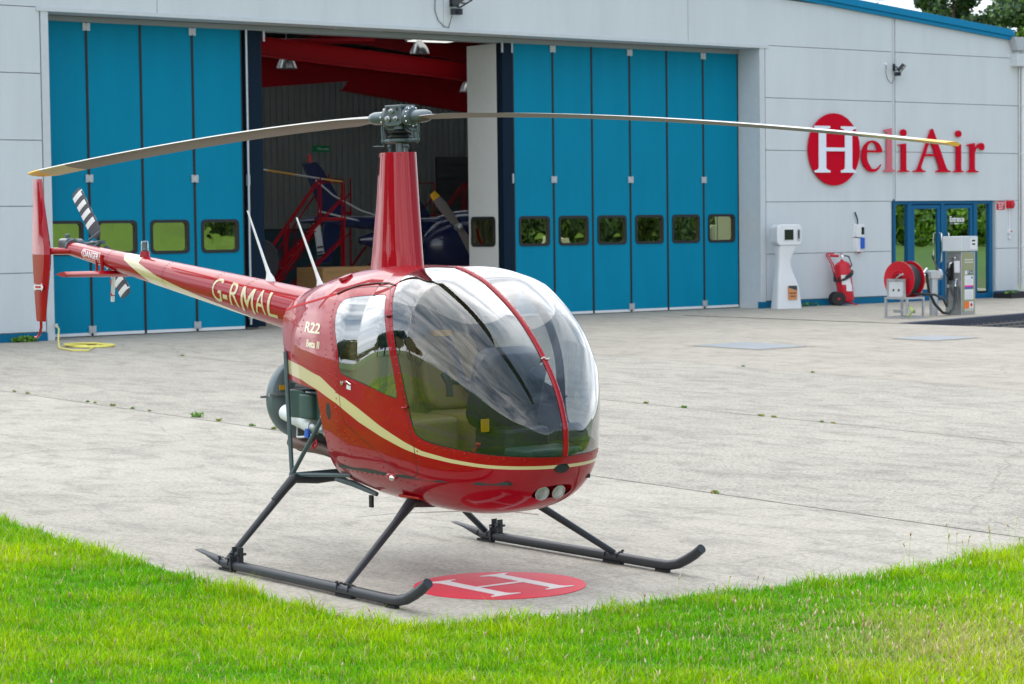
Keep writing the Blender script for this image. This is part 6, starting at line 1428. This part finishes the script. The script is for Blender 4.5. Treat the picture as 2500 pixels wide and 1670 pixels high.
# tail cone
def cz(x): return 1.493+(-1.34-x)*.1192
def crad(x): return .138+(-1.34-x)/(-1.34+4.25)*(.051-.138)
mb = MB(); xs = [-.55, -.95, -1.34, -1.7, -2.03, -2.4, -2.74, -3.05, -3.45, -3.9, -4.25]
RN = 40
mb.v = [(x, -crad(x)*math.cos(2*math.pi*k/RN), cz(x)+crad(x)*math.sin(2*math.pi*k/RN)) for x in np.linspace(-.6, -4.25, 74) for k in range(RN)]
xx = np.linspace(-.6, -4.25, 74)
# cream flash sweeping under and over the cone, dark seam rings
def coneg(x, zr):  # zr = height relative to centre / radius
    a = -3.08+.0*zr; 
    # band: over the top at x -3.1 .. -3.3 and running forward along the lower flank
    lo = np.interp(zr, [-1, -.55, -.1, .5, 1], [-1.2, -2.35, -2.83, -3.12, -3.10]); hi = np.interp(zr, [-1, -.85, -.55, -.1, .5, 1], [-3.05, -2.95, -3.02, -3.16, -3.34, -3.36])
    return (x < lo) & (x > hi)
for i in range(73):
    for k in range(RN):
        xm = (xx[i]+xx[i+1])/2; zr = math.sin(2*math.pi*(k+.5)/RN); mb.f.append((i*RN+k, i*RN+(k+1) % RN, (i+1)*RN+(k+1) % RN, (i+1)*RN+k)); mb.m.append(0)
mb.f.append(tuple(73*RN+k for k in range(RN))); mb.m.append(0)
# cut the flash exactly: refine by building it as its own paint layer
tcone = mb.build('tail_cone', ['red_paint'], HC, ang=50)
mb = MB(); ang_ = np.linspace(-90, 270, 73); 
def cp(x, a, e=.0012): return (x, -(crad(x)+e)*math.cos(R(a)), cz(x)+(crad(x)+e)*math.sin(R(a)))
def band(a):    # a: angle, 0 = right side, 90 = top, -90 = bottom
    s = math.sin(R(a)); hi = float(np.interp(s, [-1, -.6, -.1, .5, 1], [-2.95, -3.0, -3.14, -3.33, -3.38])); lo = float(np.interp(s, [-1, -.85, -.6, -.45, -.1, .5, 1], [-1.30, -1.55, -2.15, -2.42, -2.80, -3.10, -3.12])); return hi, lo
rows = []
for a in ang_: hi, lo = band(a); rows.append([cp(hi+(lo-hi)*q/24, a) for q in range(25)])
mb.loft(rows, close=False, caps=False); mb.build('cream_flash', 'cream_paint', tcone, ang=60)
mb = MB()
for x in (-1.62, -2.03, -2.74, -3.6):
    mb.loft([[cp(x, a, .0016) for a in np.linspace(0, 360, 49)], [cp(x+.0028, a, .0016) for a in np.linspace(0, 360, 49)]], close=False, caps=False)
mb.build('cone_seams', 'red_seam', tcone)
mb = MB()
for x in (-1.60, -2.01, -2.72, -3.58):
    for a in range(-80, 200, 13): v, nn_, f, _ = rivet(Vector(cp(x, a, 0)), Vector((0, -math.cos(R(a)), math.sin(R(a)))), .0036); mb.add(v, f)
mb.build('cone_rivets', 'red_paint', tcone)
def wrap_cone(o, x0, a0, sgn=1, lift=.0022):
    me = o.data; bm = bmesh.new(); bm.from_mesh(me); [bmesh.ops.bisect_plane(bm, geom=bm.verts[:]+bm.edges[:]+bm.faces[:], plane_co=(0, q_, 0), plane_no=(0, 1, 0)) for q_ in np.arange(-.12, .13, .012)]; bmesh.ops.triangulate(bm, faces=bm.faces); bm.to_mesh(me); bm.free()
    for v in me.vertices:
        x = x0+v.co.x; r_ = crad(x)+lift+(v.co.z > 0)*.0006; a = R(a0)+v.co.y/crad(x); v.co = (x, -r_*math.cos(a), cz(x)+r_*math.sin(a))
    o.location = (0, 0, 0); o.rotation_euler = (0, 0, 0)
for ch, x0, x1 in (('G', -2.02, -1.895), ('-', -1.875, -1.815), ('R', -1.785, -1.665), ('M', -1.635, -1.475), ('A', -1.45, -1.325), ('L', -1.295, -1.175)):
    o = text_mesh('registration_letter', ch, .225, 'cream_paint', tcone, (0, 0, 0), (0, 0, 0), bold=0, depth=.001)
    if ch == 'M':
        bpy.data.objects.remove(o); o = glyph('registration_letter', [[(x*.18, (y-.5)*.165-.004) for x, y in ((0, 0), (.16, 0), (.16, .72), (.5, .16), (.84, .72), (.84, 0), (1, 0), (1, 1), (.83, 1), (.5, .46), (.17, 1), (0, 1))]], .001, 'cream_paint', tcone, (0, 0, 0))
    xs_ = [v.co.x for v in o.data.vertices]; k = (x1-x0)/(max(xs_)-min(xs_)); m0 = (max(xs_)+min(xs_))/2; y0 = min(v.co.y for v in o.data.vertices) if ch != '-' else None
    for v in o.data.vertices: v.co.x = (v.co.x-m0)*k; v.co.y = v.co.y+.005 if ch != '-' else v.co.y*1.3+.004
    wrap_cone(o, (x0+x1)/2, 2)
mb = MB(); mb.loft([[cp(x, 44-(x+2.7)*6+d_, .0016) for x in np.linspace(-2.65, -.97, 30)] for d_ in (0, 4.5)], close=False, caps=False); mb.build('pinstripe', 'pinstripe', tcone)
# danger plate
mb = MB(); rows = []
for y in np.linspace(-.036, .036, 7): rows.append([cp(x, math.degrees(y/crad(x))+4, .002) for x in np.linspace(-4.0+abs(y)*.6, -3.70, 8)])
mb.loft(rows, close=False, caps=False); mb.build('danger_plate', 'white_paint', tcone)
mb = MB(); rows = []
for y in np.linspace(-.030, .030, 7): rows.append([cp(x, math.degrees(y/crad(x))+4, .0028) for x in np.linspace(-3.985+abs(y)*.6, -3.708, 8)])
mb.loft(rows, close=False, caps=False); mb.build('danger_field', 'red_safety', tcone)
o = text_mesh('danger_lettering', 'DANGER', .062, 'white_paint', tcone, (0, 0, 0), (0, 0, 0), sx=.98, bold=.0022, depth=.001); wrap_cone(o, -3.84, 4, lift=.0036)
# strobe
mb = MB(); mb.lathe([(.04, -.03), (.034, .02), (.032, .035), (0, .036)], (-3.15, 0, cz(-3.15)+crad(-3.15)), n=20); st_ = mb.build('strobe_base', 'red_paint', HC)
mb = MB(); mb.lathe([(.026, 0), (.026, .055), (.022, .068), (0, .072)], (-3.15, 0, cz(-3.15)+crad(-3.15)+.035), n=18); mb.build('strobe_lens', 'clear_cover', st_)
mb = MB(); mb.lathe([(.018, 0), (.018, .045), (.02, .05), (.02, .062), (0, .064)], (-3.15, 0, cz(-3.15)+crad(-3.15)+.036), n=18); mb.build('strobe_tube', 'frame_green', st_)
# whip aerials
for xb, zb, xt, zt in ((-1.485, 1.640, -1.752, 2.092), (-.885, 1.598, -1.155, 2.042)):
    mb = MB(); secs = []
    for f, a, b_ in ((0, .055, .02), (.05, .045, .016), (.12, .022, .010), (.25, .016, .007), (1, .009, .004)):
        cx_, cz_ = xb+(xt-xb)*max(0, f-.05)/.95, zb+(zt-zb)*f; secs.append([(cx_+a*math.cos(q*math.pi/6), b_*math.sin(q*math.pi/6), cz_) for q in range(12)])
    mb.loft(secs); mb.build('whip_aerial', 'white_paint', HC, ang=60)
# tail gearbox, rotor, guard
mb = MB(); mb.rbox((-4.33, .0, 1.868), (.13, .10, .10), .03, axis='x'); mb.lathe([(.03, 0), (.045, .02), (.045, .06), (.03, .08), (.02, .10)], (-4.30, .03, 1.87), (0, 1, 0), 16); mb.cyl((-4.34, 0, 1.91), (-4.34, 0, 1.95), .018, 10); mb.lathe([(.06, -.01), (.06, .01), (0, .012)], (-4.26, 0, 1.852), (-1, 0, .1), 18); mb.build('tail_gearbox', 'hub_grey', HC, bev=.006)
TR = Vector((-4.30, .25, 1.885))
mb = MB(); mb.cyl((-4.30, .08, 1.87), TR, .014, 10); mb.box(TR, (.09, .03, .03)); mb.tube([TR+Vector((-.06, -.05, 0)), TR+Vector((.06, -.05, 0))], .012, 8); mb.tube([TR+Vector((-.05, -.07, .02)), TR+Vector((-.02, 0, .08))], .007, 6); mb.tube([TR+Vector((.05, -.07, -.02)), TR+Vector((.02, 0, -.08))], .007, 6); th_ = mb.build('tail_rotor_hub', 'hub_grey', HC)
ad = Vector((-.42, 0, .40)).normalized(); ad = Vector((-(4.71-4.30), 0, 2.29-1.885)).normalized(); cd_ = Vector((ad.z, 0, -ad.x))
for s_ in (1, -1):
    bl = None
    edges_ = [.06, .13]+[.13+.0655*k for k in range(1, 7)]+[.548]
    def tsec(r_): 
        wd = .030 if r_ < .10 else .052; k = 1 if r_ < .52 else .75
        return [tuple(TR+ad*s_*r_+cd_*(wd*k*x)+Vector((0, y*.5, 0))+Vector((0, 1, 0))*(x*wd*.35)) for x, y in ((1, 0), (.5, .016), (-.3, .014), (-1, 0), (-.3, -.012), (.5, -.014))]
    mb = MB(); mb.loft([tsec(r_) for r_ in (.06, .11, .13, .3, .5, .545)]); bl = mb.build('tail_rotor_blade', 'tail_black', HC, ang=40)
    mb = MB()
    for k in range(4):
        a = .185+.094*k; b_ = min(.547, a+.048); S1 = [[tuple(TR+(Vector(v)-TR)*1.0+Vector((0, -.0015 if q_ in (3, 4, 5) else .0015, 0))) for q_, v in enumerate(tsec(r_))] for r_ in (a, b_)]; mb.loft(S1)
    mb.build('blade_stripes', 'white_paint', bl, ang=40)
mb = MB(); mb.tube([(-3.80, .10, 1.76), (-3.86, .12, 1.62), (-3.88, .12, 1.46)], .014, 8); g_ = mb.build('tail_guard', 'white_paint', HC)
mb = MB()
for z in (1.60, 1.52): mb.cyl((-3.875, .12, z-.02), (-3.877, .12, z+.02), .0155, 8)
mb.build('guard_bands', 'red_safety', g_)
# empennage
def vfin(name, pts_lo, pts_hi):
    pass
mb = MB(); secs = []
for z, xle, xte, y, th_ in ((2.355, -4.655, -4.80, -.10, .010), (2.33, -4.645, -4.80, -.10, .016), (2.1, -4.60, -4.82, -.10, .022), (1.86, -4.55, -4.84, -.10, .028), (1.80, -4.545, -4.84, -.10, .030)):
    secs.append([(xle+.0, y, z), (xle-.04, y-th_, z), (xle-(xle-xte)*.5, y-th_*.8, z), (xte, y, z), (xle-(xle-xte)*.5, y+th_*.8, z), (xle-.04, y+th_, z)])
mb.loft(secs); vf = mb.build('vertical_fin', 'red_paint', HC, ang=35, label='upper red tail fin'); vf.location.x = .12
mb = MB(); secs = []
for z, xle, xte, th_ in ((1.80, -4.545, -4.84, .030), (1.74, -4.55, -4.84, .030), (1.5, -4.60, -4.82, .024), (1.325, -4.635, -4.80, .016), (1.305, -4.64, -4.79, .010)):
    secs.append([(xle, -.10, z), (xle-.04, -.10-th_, z), (xle-(xle-xte)*.5, -.10-th_*.8, z), (xte, -.10, z), (xle-(xle-xte)*.5, -.10+th_*.8, z), (xle-.04, -.10+th_, z)])
mb.loft(secs); vl = mb.build('vertical_fin', 'red_paint', HC, ang=35, label='lower red tail fin with a white arrow plate'); vl.location.x = .12
mb = MB(); mb.prism([(-4.80, 1.56), (-4.775, 1.59), (-4.775, 1.578), (-4.665, 1.578), (-4.665, 1.59), (-4.64, 1.56), (-4.665, 1.53), (-4.665, 1.542), (-4.775, 1.542), (-4.775, 1.53)], 'y', -.134, -.131); ap_ = mb.build('arrow_plate', 'white_paint', vl); ap_.location.x = .035
text_mesh('arrow_lettering', 'DANGER', .024, 'red_safety', vl, (-4.685, -.1345, 1.56), (R(90), 0, 0), sx=1.0, bold=.001)
mb = MB(); mb.tube([(-4.20, -.03, 1.825), (-4.50, -.08, 1.825)], .026, 12); mb.build('fin_spar', 'red_paint', HC)
mb = MB(); mb.tube([(-4.72, -.10, 1.32), (-4.72, -.10, 1.26), (-4.745, -.10, 1.21), (-4.79, -.10, 1.185), (-4.83, -.10, 1.185)], [.012, .011, .010, .009, .008], 8); mb.build('tail_skid', 'red_paint', HC).location.x = .12
mb = MB(); secs = []
for y, xle, xte, z, th_ in ((.10, -3.53, -3.84, 1.665, .022), (-.10, -3.57, -3.83, 1.667, .022), (-.31, -3.62, -3.82, 1.668, .020), (-.345, -3.66, -3.84, 1.668, .019)):
    secs.append([(xle, y, z), (xle-.04, y, z+th_), (xle-(xle-xte)*.5, y, z+th_*.8), (xte, y, z), (xle-(xle-xte)*.5, y, z-th_*.8), (xle-.04, y, z-th_)])
mb.loft(secs); mb.build('horizontal_stabiliser', 'red_paint', HC, ang=35)
mb = MB(); mb.tube([(-3.66, -.07, 1.67), (-3.66, -.068, 1.80)], .013, 8); mb.tube([(-3.76, -.06, 1.67), (-3.76, -.06, 1.80)], .010, 8); mb.build('stabiliser_bracket', 'red_paint', HC)
# cabin interior
mb = MB(); secs = []
for x in (-.04, .3, .7, 1.0, 1.25, 1.38): y = yside(x, .66)[0]-.02; secs.append([(x, -y, .62), (x, y, .62), (x, y, .60), (x, -y, .60)])
mb.loft(secs); mb.build('cabin_floor', 'console_dark', HC)
for s_ in (-1, 1):
    mb = MB(); mb.rbox((.38, s_*.245, .76), (.50, .43, .30), .07, axis='z'); se = mb.build('seat', 'tan_leather', HC, bev=.04)
    mb = MB(); Mb = Matrix.Rotation(R(-12), 3, 'Y'); mb.rbox((.10, s_*.245, 1.13), (.12, .42, .46), .12, axis='x', M=Mb); mb.build('backrest', 'tan_leather', se, bev=.035)
    mb = MB(); mb.b2((.157, s_*.245-.20, 1.055), (.164, s_*.245+.20, 1.059)); mb.build('seat_piping', 'cabin_inner', se)
    mb = MB(); mb.tube([(.02, s_*.20, 1.50), (.10, s_*.22, 1.38), (.17, s_*.25, 1.22), (.22, s_*.30, 1.02), (.30, s_*.34, .97)], .026, 8, flat=.25); mb.build('seat_belt', 'belt', se)
mb = MB(); mb.b2((.06, -.40, .66), (.075, .40, 1.33)); mb.build('rear_bulkhead', 'tan_leather', HC)
mb = MB(); mb.b2((-.02, -.06, 1.3), (.04, .06, 1.70)); mb.build('bulkhead_post', 'belt', HC)
mb = MB(); mb.rbox((1.0, .0, 1.08), (.16, .42, .46), .09, axis='x', M=Matrix.Rotation(R(16), 3, 'Y')); cs = mb.build('instrument_panel', 'console_dark', HC, bev=.03)
mb = MB()
for k in range(4):
    for q in (-1, 1): mb.b2((1.05+.0, q*.05-.03+.04, 1.13+.018*k), (1.10, q*.05+.03+.04, 1.137+.018*k))
mb.build('panel_louvres', 'rubber', cs)
mb = MB(); mb.rbox((1.02, .02, .74), (.34, .30, .28), .05, axis='z'); mb.build('console_pedestal', 'console_dark', cs, bev=.03)
mb = MB(); mb.b2((1.16, -.15, .70), (1.40, .22, .78)); mb.build('battery_cover', 'engine_green', HC, bev=.02)
mb = MB(); mb.tube([(.80, 0, .62), (.80, 0, 1.02), (.79, -.02, 1.09)], .018, 8); mb.tube([(.79, -.24, 1.12), (.79, .24, 1.10)], .014, 8); mb.tube([(.79, -.24, 1.12), (.76, -.25, 1.17)], .022, 8); mb.tube([(.79, -.24, 1.12), (.80, -.24, 1.04)], .02, 8); mb.tube([(.79, .24, 1.10), (.80, .24, 1.02)], .02, 8); cyk = mb.build('cyclic_stick', 'console_dark', HC)
mb = MB(); mb.ell((.79, -.245, 1.06), (.016, .016, .016), 8); mb.build('stick_button', 'red_safety', cyk)
mb = MB(); mb.tube([(1.10, -.36, .70), (1.18, -.33, .80)], .006, 6); mb.ell((1.18, -.33, .81), (.016, .016, .012), 8); mb.build('pitot_knob', 'red_safety', HC)
mb = MB(); mb.b2((1.05, -.215, .86), (1.06, -.165, .93)); mb.build('yellow_tag', 'yellow', HC)
mb = MB(); mb.rbox((.10, .20, 1.355), (.06, .13, .035), .015, axis='z'); mb.build('yellow_case', 'yellow', HC)
mb = MB(); mb.lathe([(.035, -.03), (.045, 0), (.035, .03)], (.20, -.10, 1.60), (0, 1, .3), 14); mb.tube([(.20, -.12, 1.58), (.19, -.14, 1.40), (.2, -.10, 1.22), (.22, -.04, 1.18), (.24, 0, 1.25)], .005, 6); mb.build('headset', 'belt', HC)
mb = MB(); mb.lathe([(.04, -.03), (.045, .0), (.0, .01)], (1.28, .0, 1.17), (1, 0, 0), 14); mb.build('compass', 'console_dark', HC)
# nose wedge seen through the left windshield half
mb = MB(); mb.prism([(1.22, .80), (1.36, .80), (1.34, .86), (1.26, .90)], 'y', .16, .30); mb.build('camera_pod', 'console_dark', HC, bev=.01)
